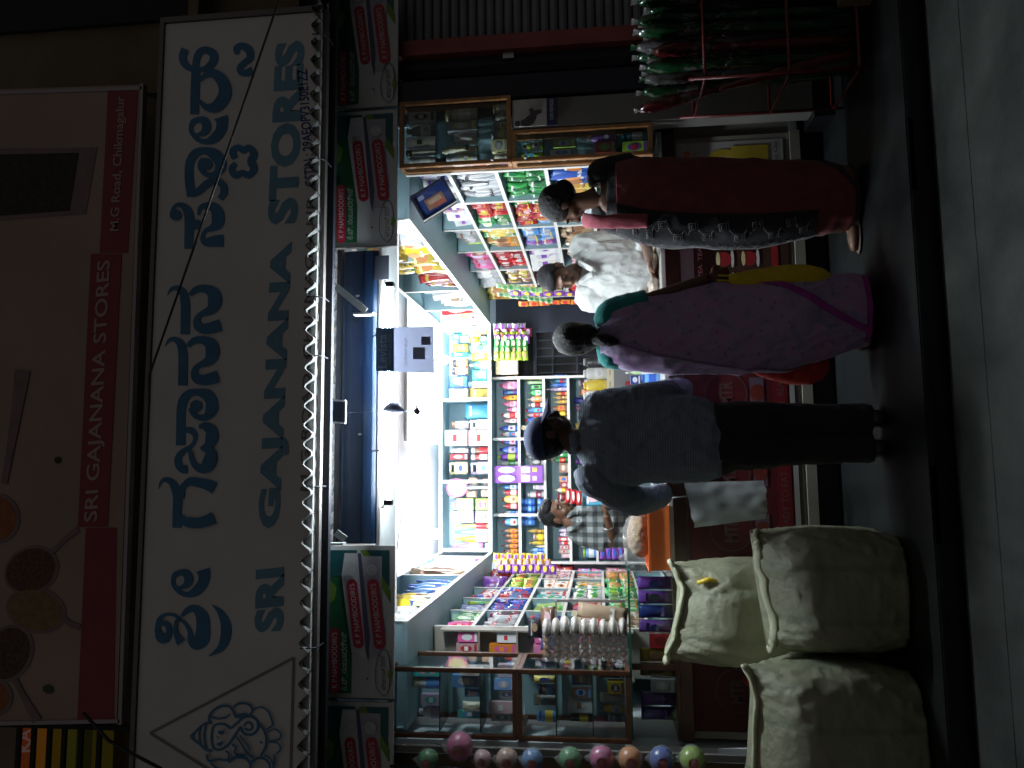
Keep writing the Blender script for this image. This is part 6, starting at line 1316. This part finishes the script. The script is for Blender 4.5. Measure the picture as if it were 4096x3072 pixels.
for i in range(n_+1):
    a = -1.05+2.1*i/n_; x, y = .095*math.sin(a), .094*math.cos(a)
    for lst, dz in ((top, .005), (bot, -.004)): lst.append((bm.verts.new(hc+M@Vector((x, y, .038+dz))), bm.verts.new(hc+M@Vector((x*1.0, y+.040+.065*math.cos(a), .012+dz-.014*math.sin(a)**2)))))
for i in range(n_): bm.faces.new((top[i][0], top[i+1][0], top[i+1][1], top[i][1])); bm.faces.new((bot[i][1], bot[i+1][1], bot[i+1][0], bot[i][0])); bm.faces.new((top[i][1], top[i+1][1], bot[i+1][1], bot[i][1]))
from_bm('brim', bm, M_cap, cap, True); bm = bmesh.new(); ballbm(bm, hc+M@Vector((0,-.012,.127)), .008, .008, .005, M, 2); from_bm('button', bm, M_cap, cap, True)
bm = bmesh.new(); tubebm(bm, [hc+M@Vector((-.076,.085,-.002)), hc+M@Vector((-.081,.0,.004)), hc+M@Vector((-.078,-.012,-.006))], .003, 6); from_bm('spectacle_arm', bm, M_iris, PM, True)

# ---- draped garments
def drape_rings(edge, Y, dr):                          # (picture x, right edge y, left edge y)
    out = []
    for x, ya, yb in edge:
        a, b = WY(x, ya, Y), WY(x, yb, Y); out.append(((a.x+b.x)/2, Y, (a.z+b.z)/2, abs(a.x-b.x)/2, abs(a.x-b.x)/2*dr))
    return out
def interp(rings, t):
    f = t*(len(rings)-1); i = min(int(f), len(rings)-2); u = f-i
    p = [rings[max(i-1,0)], rings[i], rings[i+1], rings[min(i+2,len(rings)-1)]]
    return tuple(.5*((2*b)+(-a+c)*u+(2*a-5*b+4*c-d)*u*u+(-a+3*b-3*c+d)*u**3) for a, b, c, d in zip(*p))
def pleat(th, t, seed, amp, diag):
    q = Vector((math.cos(th)*2.2+math.sin(th)*.6+t*diag*2.4+seed, t*6.5-math.cos(th)*diag*1.5, seed*.7))
    rid = 1-2*abs(noise.noise(q)); rid2 = 1-2*abs(noise.noise(q*2.3+Vector((5,2,1))))
    return 1+amp*(.55*rid*abs(rid)*min(1, .35+t*2)+.22*rid2)+amp*.8*(.55*noise.noise(Vector((math.cos(th)*1.6+t*diag+seed, math.sin(th)*1.6+seed, t*1.4)))+.30*math.sin(th*9+t*diag*5+3*noise.noise(Vector((t*3, seed, th*.3))))*min(1, t*1.4)+.22*noise.noise(Vector((th*2.4+t*diag*2, t*5+seed, 2))))
def dpoint(rings, th, t, seed, amp, diag, off=0.0):
    cx, cy, z, rx, ry = interp(rings, t); k = pleat(th, t, seed, amp, diag)
    return Vector((cx+(rx*k+off)*math.cos(th), cy+(ry*k+off)*math.sin(th), z))
def drape(name, rings, m, parent, seed, amp=.07, diag=1.0, seg=120, n=90):
    bm = bmesh.new(); rr_ = [[bm.verts.new(dpoint(rings, 2*math.pi*k/seg, j/n, seed, amp, diag)) for k in range(seg)] for j in range(n+1)]
    for a, b in zip(rr_, rr_[1:]):
        for k in range(seg): bm.faces.new((a[k], a[(k+1)%seg], b[(k+1)%seg], b[k]))
    bm.faces.new(rr_[0]); return from_bm(name, bm, m, parent, True)
def drape_strip(name, rings, m, parent, seed, amp, diag, f0, f1, t0, t1, off, n=70, w_=14, th_=.003):
    bm = bmesh.new(); g = [[bm.verts.new(dpoint(rings, math.radians(f0(s)+(f1(s)-f0(s))*i/w_), t0+(t1-t0)*s, seed, amp, diag, off)) for i in range(w_+1)] for s in [j/n for j in range(n+1)]]
    g2 = [[bm.verts.new(v.co-Vector((0, 0, 0))+(v.co-Vector((interp(rings, t0+(t1-t0)*j/n)[0], interp(rings, t0+(t1-t0)*j/n)[1], v.co.z))).normalized()*-th_) for v in row] for j, row in enumerate(g)]
    for j in range(n):
        for i in range(w_):
            bm.faces.new((g[j][i], g[j][i+1], g[j+1][i+1], g[j+1][i])); bm.faces.new((g2[j][i], g2[j+1][i], g2[j+1][i+1], g2[j][i+1]))
        bm.faces.new((g[j][0], g[j+1][0], g2[j+1][0], g2[j][0])); bm.faces.new((g[j][w_], g2[j][w_], g2[j+1][w_], g[j+1][w_]))
    return from_bm(name, bm, m, parent, True)
def floral(name, cols, sc):
    m = bpy.data.materials.new(name); m.use_nodes = True; n = m.node_tree.nodes; l = m.node_tree.links; b = n['Principled BSDF']; b.inputs['Roughness'].default_value = .75; b.inputs['Sheen Weight'].default_value = .2
    tc = n.new('ShaderNodeTexCoord'); nz = n.new('ShaderNodeTexNoise'); nz.inputs['Scale'].default_value = sc; nz.inputs['Detail'].default_value = 3; nz.inputs['Distortion'].default_value = 1.2
    rp = n.new('ShaderNodeValToRGB'); e = rp.color_ramp.elements; e[0].position = .32; e[0].color = (*cols[0],1); e[1].position = .68; e[1].color = (*cols[2],1); k = e.new(.5); k.color = (*cols[1],1)
    vo = n.new('ShaderNodeTexVoronoi'); vo.inputs['Scale'].default_value = sc*2.3; r2 = n.new('ShaderNodeValToRGB'); r2.color_ramp.elements[0].position = .12; r2.color_ramp.elements[0].color = (.55,.55,.55,1); r2.color_ramp.elements[1].position = .22; r2.color_ramp.elements[1].color = (1,1,1,1)
    mx = n.new('ShaderNodeMixRGB'); mx.blend_type = 'MULTIPLY'; mx.inputs[0].default_value = .8
    l.new(tc.outputs['Object'], nz.inputs['Vector']); l.new(tc.outputs['Object'], vo.inputs['Vector']); l.new(nz.outputs['Fac'], rp.inputs[0]); l.new(vo.outputs['Distance'], r2.inputs[0]); l.new(rp.outputs[0], mx.inputs[1]); l.new(r2.outputs[0], mx.inputs[2]); l.new(mx.outputs[0], b.inputs['Base Color']); MATS[name] = m; return m

# ---- customer in the purple sari
PV = thing('person', 'customer in purple floral sari and teal blouse holding a yellow bag', 'person', (.75, 4.05, 0))
Yv = 4.02; R = 768
hv = TT(R, 560, 1275, Yv); Mv = rotm(math.radians(8), math.radians(-6))
shr, shl = TT(R, 860, 1040, Yv), TT(R, 860, 1430, Yv); ev, wv_ = TT(R, 1190, 935, Yv-.02), TT(R, 1700, 745, Yv-.04)
elv, wlv = TT(R, 1400, 1470, Yv+.02), WY(1600, 790, Yv+.02)
bm = bmesh.new(); headparts(bm, hv, Mv, 1.04)
limb(bm, [hv+Vector((0,0,-.05)), TT(R, 740, 1260, Yv), TT(R, 830, 1250, Yv)], [.052,.050,.06])
limb(bm, [shr, ev, wv_], [.048,.042,.028]); limb(bm, [shl, elv, wlv], [.046,.040,.028])
hand(bm, wv_, (wv_-ev).normalized()+Vector((.0,.1,-.4)), (0,-1,.1), 1, .95, .9); hand(bm, wlv, Vector((0,.1,-1)), (-1,0,0), -1, .95, 1.1)
cx = (shr.x+shl.x)/2
loftbm(bm, [(cx,Yv,.35,.11,.09),(cx,Yv,.8,.14,.10),(cx,Yv,shr.z-.12,.15,.09),(cx,Yv,shr.z+.03,.07,.06)])
for dx in (-.07,.07): limb(bm, [(cx+dx,Yv,.4),(cx+dx,Yv,.06)], [.05,.035])
for dx in (-.07,.07): ballbm(bm, (cx+dx,Yv+.05,.032), .04, .11, .028, None, 3)
remesh('body', bm, M_sk1, PV, .0075, 3)
bm = bmesh.new(); ballbm(bm, hv+Mv@Vector((0,-.022,.022)), .092, .106, .104, Mv, 3); ballbm(bm, hv+Mv@Vector((0,-.055,-.055)), .070, .055, .065, Mv, 3)
remesh('hair', bm, M_hair, PV, .007, 2, lambda co: .003*noise.noise(Vector((co.x*70, co.y*30, co.z*12))))
bm = bmesh.new(); limb(bm, [TT(R,700,1265,Yv-.08), TT(R,780,1275,Yv-.115), TT(R,860,1290,Yv-.12), TT(R,925,1300,Yv-.115)], [.030,.034,.028,.010]); remesh('hair_tail', bm, M_hair, PV, .006, 2, lambda co: .003*noise.noise(co*60))
bm = bmesh.new(); limb(bm, [shr-Vector((.07,0,-.01)), shr, shr.lerp(ev,.95)], [.078,.070,.060]); limb(bm, [shl+Vector((.06,0,.0)), shl, shl.lerp(elv,.5)], [.072,.062,.056])
loftbm(bm, [(cx,Yv,shr.z-.32,.145,.105),(cx,Yv,shr.z-.1,.165,.105),(cx,Yv,shr.z+.015,.11,.075)])
remesh('blouse', bm, cloth('teal blouse', (.01,.24,.23)), PV, .009, 4, wrinkle(.005))
M_pur = floral('purple floral sari', ((.24,.20,.34), (.37,.26,.46), (.44,.22,.40)), 9)
rv = drape_rings([(1296,690,770),(1318,668,784),(1350,652,795),(1400,640,800),(1470,628,803),(1540,612,803),(1620,600,802),(1700,592,795),(1760,590,778),(1820,592,760),(1868,596,745)], Yv, .62)
drape('sari', rv, M_pur, PV, 1.7, .075, 1.6)
M_mag = cloth('magenta border', (.32,.035,.27)); 
drape_strip('border', rv, M_mag, PV, 1.7, .075, 1.6, lambda s: 205, lambda s: 330, .965, .998, .006)
drape_strip('border', rv, M_mag, PV, 1.7, .075, 1.6, lambda s: 330-105*s, lambda s: 340-105*s, .58, .98, .008, 70, 5)
drape_strip('pallu', rv, floral('pallu lilac', ((.34,.28,.46), (.50,.38,.60), (.44,.25,.50)), 11), PV, 1.7, .075, 1.6, lambda s: 192-10*s, lambda s: 268-84*s, .0, .74, .012, 90, 12)
# yellow bag and red bag
def carry_bag(name, label, a_, top, Y, c, half, seed):
    o_ = thing(name, label, 'bag', WY(*a_[-1][:2], Y)); bm = bmesh.new()
    pr_ = [(x, y, w_) for x, y, w_ in a_]; ps = spline([tuple(map(float, p)) for p in pr_], 8); rr_ = []
    for j, (x, y, w_) in enumerate(ps):
        p = WY(x, y, Y); rx = w_*KD*Y/FPX; ry = rx*half; rr_.append([bm.verts.new(p+Vector((rx*math.cos(2*math.pi*k/30)*(1+.10*noise.noise(Vector((k*.7, j*.25, seed)))), ry*math.sin(2*math.pi*k/30)*(1+.22*noise.noise(Vector((k*.9, j*.3, seed+4)))), 0))) for k in range(30)])
    for a, b in zip(rr_, rr_[1:]):
        for k in range(30): bm.faces.new((a[k], a[(k+1)%30], b[(k+1)%30], b[k]))
    bm.faces.new(rr_[0]); bm.faces.new(rr_[-1][::-1]); from_bm('bag', bm, cloth('bag cloth '+name+str(seed), c), o_, True)
    for dx in (-.012, .014): tube('handle', [WY(*a_[0][:2], Y)+Vector((dx,0,-.01)), Vector(top)+Vector((dx,0,.02)), Vector(top)+Vector((dx*.3,.0,.045))], .006, cloth('bag cloth '+name+str(seed), c), o_, 8)
carry_bag('cloth_bag', 'yellow cloth bag hanging from the hand of the purple sari', [(1575,602,10),(1600,604,16),(1640,602,22),(1690,600,27),(1740,597,25),(1775,596,17),(1794,596,6)], wv_+Vector((0,0,-.05)), Yv-.08, (.62,.44,.015), .5, 1)
carry_bag('cloth_bag', 'red cloth bag hanging beside the purple sari hem', [(1618,788,12),(1645,790,24),(1690,792,34),(1740,792,38),(1770,792,30),(1790,790,12)], wlv+Vector((0,0,-.04)), Yv+.06, (.48,.03,.018), .45, 2)

# ---- customer in the maroon sari
PR = thing('person', 'customer in maroon sari with black embroidered border, leaning to the counter', 'person', (1.25, 4.12, 0))
Yr = 4.12
hr_ = WY(1216, 442, Yr+.02); Mr = rotm(math.radians(60), math.radians(-28))
s1, s2 = WY(1300, 372, Yr), WY(1306, 470, Yr+.06); e1, w1 = WY(1372, 352, Yr+.02), WY(1405, 420, Yr+.35); e2, w2_ = WY(1385, 508, Yr+.2), WY(1402, 560, Yr+.62)
bm = bmesh.new(); headparts(bm, hr_, Mr, 1.06); nk = WY(1290, 425, Yr)
limb(bm, [hr_+Vector((.01,0,-.04)), WY(1262, 434, Yr), nk], [.052,.050,.06])
limb(bm, [s1, e1, w1], [.047,.040,.028]); limb(bm, [s2, e2, w2_], [.046,.040,.027]); hand(bm, w2_, (-.7,.5,-.15), (0,0,1), 1, .95, .5); hand(bm, w1, (-.7,.6,0), (0,0,1), 1, .95, .5)
cx = nk.x; loftbm(bm, [(cx,Yr,.4,.12,.09),(cx,Yr,.85,.14,.10),(cx,Yr,nk.z-.13,.155,.09),(cx,Yr,nk.z-.02,.08,.06)])
f1 = WZ(1856, 476, .03); 
for dx, dy in ((0,0),(.13,.08)): limb(bm, [(f1.x+dx, Yr+dy, .22), (f1.x+dx, Yr+dy, .08)], [.04,.034]); ballbm(bm, (f1.x+dx-.05, Yr+dy-.0, .035), .095, .042, .030, None, 3)
remesh('body', bm, M_sk2s, PR, .0075, 3); eyes(hr_, Mr, PR, 1.06)
bm = bmesh.new(); ballbm(bm, hr_+Mr@Vector((0,-.025,.028)), .092, .108, .102, Mr, 3); ballbm(bm, hr_+Mr@Vector((0,-.075,-.045)), .052, .050, .055, Mr, 3); ballbm(bm, hr_+Mr@Vector((0,-.05,-.025)), .078, .068, .078, Mr, 3)
remesh('hair', bm, M_hair, PR, .007, 2, lambda co: .003*noise.noise(co*50))
bm = bmesh.new(); limb(bm, [s1+Vector((-.06,0,.0)), s1, s1.lerp(e1,.95)], [.070,.072,.062]); limb(bm, [s2+Vector((.05,0,.0)), s2, s2.lerp(e2,.75)], [.068,.062,.054])
loftbm(bm, [(cx,Yr,nk.z-.34,.16,.11),(cx,Yr,nk.z-.13,.175,.11),(cx+.01,Yr,nk.z-.055,.13,.075)]); remesh('blouse', bm, cloth('black blouse', (.010,.011,.014)), PR, .009, 4, wrinkle(.006))
for x in ('l',): 
    bm = bmesh.new(); ballbm(bm, (f1.x-.05, Yr, .012), .105, .046, .010, None, 3); from_bm('sandal', bm, mat('sandal tan', (.16,.12,.09), rough=.6), PR, True)
rr2 = drape_rings([(1330,352,500),(1365,346,515),(1400,345,524),(1470,347,530),(1540,348,530),(1620,349,528),(1700,350,516),(1760,352,505),(1810,358,497),(1845,366,490)], Yr, .62)
drape('sari', rr2, cloth('maroon sari silk', (.17,.026,.032), .2, 8, .6), PR, 4.2, .09, .8)
M_blk = cloth('black sari border', (.008,.009,.012)); 
drape_strip('border', rr2, M_blk, PR, 4.2, .09, .8, lambda s: 172, lambda s: 248-6*s, .0, .76, .010, 80, 16)
drape_strip('border', rr2, M_blk, PR, 4.2, .09, .8, lambda s: 268+62*s, lambda s: 282+62*s, .97, .80, .008, 40, 5)
drape_strip('border', rr2, M_blk, PR, 4.2, .09, .8, lambda s: 182, lambda s: 350, .955, .998, .007, 30, 40)
# embroidery: angular spirals and zigzags along the border
M_emb = mat('embroidery pale thread', (.22,.22,.23), rough=.6); bm = bmesh.new()
def emb(pts, wd=.0028):
    P_ = [dpoint(rr2, math.radians(a), t, 4.2, .09, .8, .0145) for a, t in pts]
    tubebm(bm, P_, wd/2, 4, True)
for i in range(15):
    t0 = .02+i*.049; a0 = 229 if i % 2 else 211; s_ = 7.0; h_ = .0185
    sp_ = []
    for q in range(9):
        r_ = 1-q*.1; an = q*math.pi/2+.6; sp_.append((a0+s_*r_*math.cos(an)*1.3, t0+h_*r_*math.sin(an)*1.3))
    emb(sp_); a1 = 211 if i % 2 else 229; emb([sp_[0], ((a0+a1)/2+4, t0+.020), ((a0+a1)/2-3, t0+.032), (a1+9*math.cos(.6), t0+.049+.024*math.sin(.6))])
    emb([(190, t0), (196, t0+.012), (188, t0+.02), (198, t0+.036), (191, t0+.045)], .0025)
em = from_bm('embroidery', bm, M_emb, PR, True); em['kind'] = 'stuff'
# pink edge of the drape over the shoulder
bm = bmesh.new(); pts = sm([WY(1262,476,Yr-.02), WY(1280,478,Yr-.085), WY(1310,479,Yr-.115), WY(1350,478,Yr-.125), WY(1400,477,Yr-.13)], 6)
tubebm(bm, pts, [.038]*len(pts), 14, True, [.016]*len(pts))
for v in bm.verts: v.co += Vector((.006*noise.noise(v.co*25), .008*noise.noise(Vector((v.co.x*60, v.co.y*20, v.co.z*8))), 0))
from_bm('pallu_fold', bm, cloth('rose pink silk', (.36,.07,.10)), PR, True)

# ---- shopkeeper in the white shirt
PW = thing('person', 'shopkeeper in white shirt bending his head over the counter', 'person', (1.1, 5.12, .02))
Yw = 5.12; R = 768
hw = TT(R, 400, 735, Yw-.12); Mw = rotm(math.radians(180-38), math.radians(-30))
a1, a2 = TT(R, 640, 455, Yw), TT(R, 690, 935, Yw)
ee1, ww1 = TT(R, 1090, 420, Yw-.02), TT(R, 1215, 560, Yw-.22); ee2, ww2 = TT(R, 1120, 965, Yw-.02), TT(R, 1225, 800, Yw-.24)
bm = bmesh.new(); headparts(bm, hw, Mw, 1.12); nw = TT(R, 640, 690, Yw)
limb(bm, [hw+Vector((0,.03,-.03)), TT(R, 540, 690, Yw-.04), nw], [.056,.058,.068])
limb(bm, [a1, ee1, ww1], [.05,.042,.03]); limb(bm, [a2, ee2, ww2], [.05,.042,.03]); hand(bm, ww1, (-.75,-.35,-.05), (0,-.2,1), 1, 1, .5); hand(bm, ww2, (.8,-.3,-.05), (0,-.2,1), -1, 1, .5)
loftbm(bm, [(nw.x,Yw,.5,.14,.10),(nw.x,Yw,.9,.16,.11),(nw.x,Yw,nw.z-.15,.18,.11),(nw.x,Yw,nw.z-.03,.08,.07)])
for dx in (-.09,.09): limb(bm, [(nw.x+dx,Yw,.6),(nw.x+dx,Yw,.08)], [.08,.045]); ballbm(bm, (nw.x+dx,Yw-.05,.05), .045, .11, .03, None, 3)
remesh('body', bm, M_sk2s, PW, .0075, 3); eyes(hw, Mw, PW, 1.12)
bm = bmesh.new(); ballbm(bm, hw+Mw@Vector((0,-.027,.036)), .091, .108, .100, Mw, 3); ballbm(bm, hw+Mw@Vector((0,.038,.080)), .074, .052, .040, Mw, 3); ballbm(bm, hw+Mw@Vector((0,-.073,-.03)), .072, .046, .062, Mw, 3)
remesh('hair', bm, mat('hair charcoal', (.012,.012,.014), rough=.55, bump=.8, bscale=180, spec=.3), PW, .007, 2, lambda co: .002*noise.noise(co*90))
bm = bmesh.new(); loftbm(bm, ringsT(R, [(560,600,800),(610,520,860),(680,440,930),(760,405,965),(900,395,985),(1060,400,990),(1200,420,985),(1300,430,980)], Yw, .60)+[])
limb(bm, [a1+Vector((-.06,0,.01)), a1, ee1, ee1.lerp(ww1,.55)], [.09,.082,.068,.056]); limb(bm, [a2+Vector((.06,0,.01)), a2, ee2, ee2.lerp(ww2,.55)], [.09,.082,.068,.056])
M_wsh = cloth('white cotton shirt', (.62,.64,.62), .05, 20); sh_ = remesh('shirt', bm, M_wsh, PW, .009, 4, wrinkle(.010))
for q in (-1, 1):
    p = [TT(R, 560, 690+q*95, Yw-.06), TT(R, 600, 690+q*70, Yw-.13), TT(R, 700, 690+q*18, Yw-.17)]; bm = bmesh.new(); tubebm(bm, sm(p), [.022]*len(sm(p)), 8, True, [.008]*len(sm(p))); from_bm('collar', bm, M_wsh, PW, True)
for k in range(4): p = TT(R, 790+k*110, 692, Yw-.185); bm = bmesh.new(); ballbm(bm, p, .006, .004, .006, None, 2); from_bm('button', bm, M_edge, PW, True)
bm = bmesh.new()
for dx in (-.09,.09): limb(bm, [(nw.x+dx*.8,Yw,.82),(nw.x+dx,Yw,.45),(nw.x+dx,Yw,.09)], [.11,.085,.07])
remesh('trousers', bm, cloth('grey trousers', (.05,.05,.055)), PW, .014, 3)

# ---- shopkeeper in the checked shirt
PC = thing('person', 'shopkeeper in grey checked shirt and bangle looking at his hand', 'person', (-.35, 5.75, .02))
Yk = 5.75; R = 1536
hk_ = TT(R, 385, 1110, Yk); Mk = rotm(math.radians(180+48), math.radians(-22))
b1, b2 = TT(R, 590, 1290, Yk+.02), TT(R, 620, 1120, Yk+.10); k1, m1_ = TT(R, 850, 1375, Yk-.02), TT(R, 815, 1130, Yk-.20); k2, m2_ = TT(R, 860, 1110, Yk+.1), TT(R, 790, 1040, Yk-.12)
bm = bmesh.new(); headparts(bm, hk_, Mk, 1.10); nk2 = TT(R, 540, 1200, Yk)
limb(bm, [hk_+Vector((-.01,0.02,-.04)), TT(R, 480, 1170, Yk), nk2], [.054,.056,.064])
limb(bm, [b1, k1, m1_], [.044,.036,.026]); limb(bm, [b2, k2, m2_], [.048,.04,.029]); hand(bm, m1_, (.85,-.25,.2), (0,-.3,1), 1, 1, .7); hand(bm, m2_, (.6,-.5,.2), (0,-.3,1), -1, 1, .7)
loftbm(bm, [(nk2.x,Yk,.5,.11,.08),(nk2.x,Yk,.9,.11,.08),(nk2.x,Yk,nk2.z-.15,.11,.08),(nk2.x,Yk,nk2.z-.03,.06,.05)])
for dx in (-.09,.09): limb(bm, [(nk2.x+dx,Yk,.6),(nk2.x+dx,Yk,.08)], [.08,.045]); ballbm(bm, (nk2.x+dx,Yk-.05,.05), .045, .11, .03, None, 3)
remesh('body', bm, M_sk3, PC, .0075, 3); eyes(hk_, Mk, PC, 1.10)
bm = bmesh.new(); ballbm(bm, hk_+Mk@Vector((0,-.027,.040)), .089, .106, .096, Mk, 3); ballbm(bm, hk_+Mk@Vector((0,.034,.092)), .068, .060, .038, Mk, 3); ballbm(bm, hk_+Mk@Vector((0,-.072,-.03)), .070, .045, .062, Mk, 3)
remesh('hair', bm, M_hair, PC, .007, 2, lambda co: .003*noise.noise(co*70))
bm = bmesh.new(); ballbm(bm, hk_+Mk@Vector((0,.110,-.056)), .026, .008, .006, Mk, 2); from_bm('moustache', bm, M_hair, PC, True)
def checks(name):
    m = bpy.data.materials.new(name); m.use_nodes = True; n = m.node_tree.nodes; l = m.node_tree.links; b = n['Principled BSDF']; b.inputs['Roughness'].default_value = .85
    tc = n.new('ShaderNodeTexCoord'); out = None
    for ax in ('X', 'Z'):
        wv = n.new('ShaderNodeTexWave'); wv.bands_direction = ax; wv.inputs['Scale'].default_value = 4.2; wv.inputs['Distortion'].default_value = .4; l.new(tc.outputs['Object'], wv.inputs['Vector'])
        rp = n.new('ShaderNodeValToRGB'); rp.color_ramp.interpolation = 'EASE'; rp.color_ramp.elements[0].position = .3; rp.color_ramp.elements[0].color = (.32,.33,.33,1); rp.color_ramp.elements[1].position = .62; rp.color_ramp.elements[1].color = (.75,.76,.76,1); l.new(wv.outputs['Fac'], rp.inputs[0])
        if out is None: out = rp
        else:
            mx = n.new('ShaderNodeMixRGB'); mx.blend_type = 'MULTIPLY'; mx.inputs[0].default_value = 1; l.new(out.outputs[0], mx.inputs[1]); l.new(rp.outputs[0], mx.inputs[2]); m2 = n.new('ShaderNodeMixRGB'); m2.blend_type = 'MULTIPLY'; m2.inputs[0].default_value = 1; m2.inputs[2].default_value = (.62,.66,.66,1); l.new(mx.outputs[0], m2.inputs[1]); l.new(m2.outputs[0], b.inputs['Base Color'])
    MATS[name] = m; return m
M_chk = checks('grey checked cotton')
bm = bmesh.new(); loftbm(bm, ringsT(R, [(500,1110,1260),(535,1070,1310),(600,1045,1370),(700,1040,1400),(850,1050,1410),(1000,1055,1415),(1150,1050,1415),(1400,1050,1415)], Yk, .66))
limb(bm, [b1+Vector((.05,0,.02)), b1, b1.lerp(k1,.86)], [.085,.080,.074]); limb(bm, [b2-Vector((.03,0,-.02)), b2, b2.lerp(k2,.7)], [.08,.074,.064])
remesh('shirt', bm, M_chk, PC, .009, 4, wrinkle(.007))
for q in (0, 1):
    p = [TT(R, 480, 1260-q*120, Yk-.05), TT(R, 535, 1235-q*130, Yk-.12), TT(R, 575, 1180-q*70, Yk-.15)]; bm = bmesh.new(); tubebm(bm, sm(p), [.020]*len(sm(p)), 8, True, [.007]*len(sm(p))); from_bm('collar', bm, M_chk, PC, True)
bm = bmesh.new(); c0 = k1.lerp(m1_, .62); dd = (m1_-k1).normalized(); u_ = dd.cross(Vector((0,0,1))).normalized(); v_ = dd.cross(u_); tubebm(bm, [c0+u_*.040*math.cos(i*math.pi/10)+v_*.040*math.sin(i*math.pi/10) for i in range(21)], .0045, 6, False); from_bm('bangle', bm, M_alu, PC, True)
bm = bmesh.new()
for dx in (-.09,.09): limb(bm, [(nk2.x+dx*.8,Yk,.82),(nk2.x+dx,Yk,.45),(nk2.x+dx,Yk,.09)], [.11,.085,.07])
remesh('trousers', bm, cloth('dark jeans', (.03,.035,.05)), PC, .014, 3)
# bag strip he handles
strip('red and white candy jar strip hanging over the counter by the checked shirt', TT(1536, 460, 960, 5.5), TT(1536, 600, 985, 5.5), 3, .11, 'red', 'white', GS)
t = good('pouch', TT(1536, 700, 1000, 5.55).x, 5.55, TT(1536, 740, 1000, 5.55).z-.05, .10, .05, .16, 'cyan', 'lpink', 'turquoise packet held up in the hand of the checked shirt', None, .2)
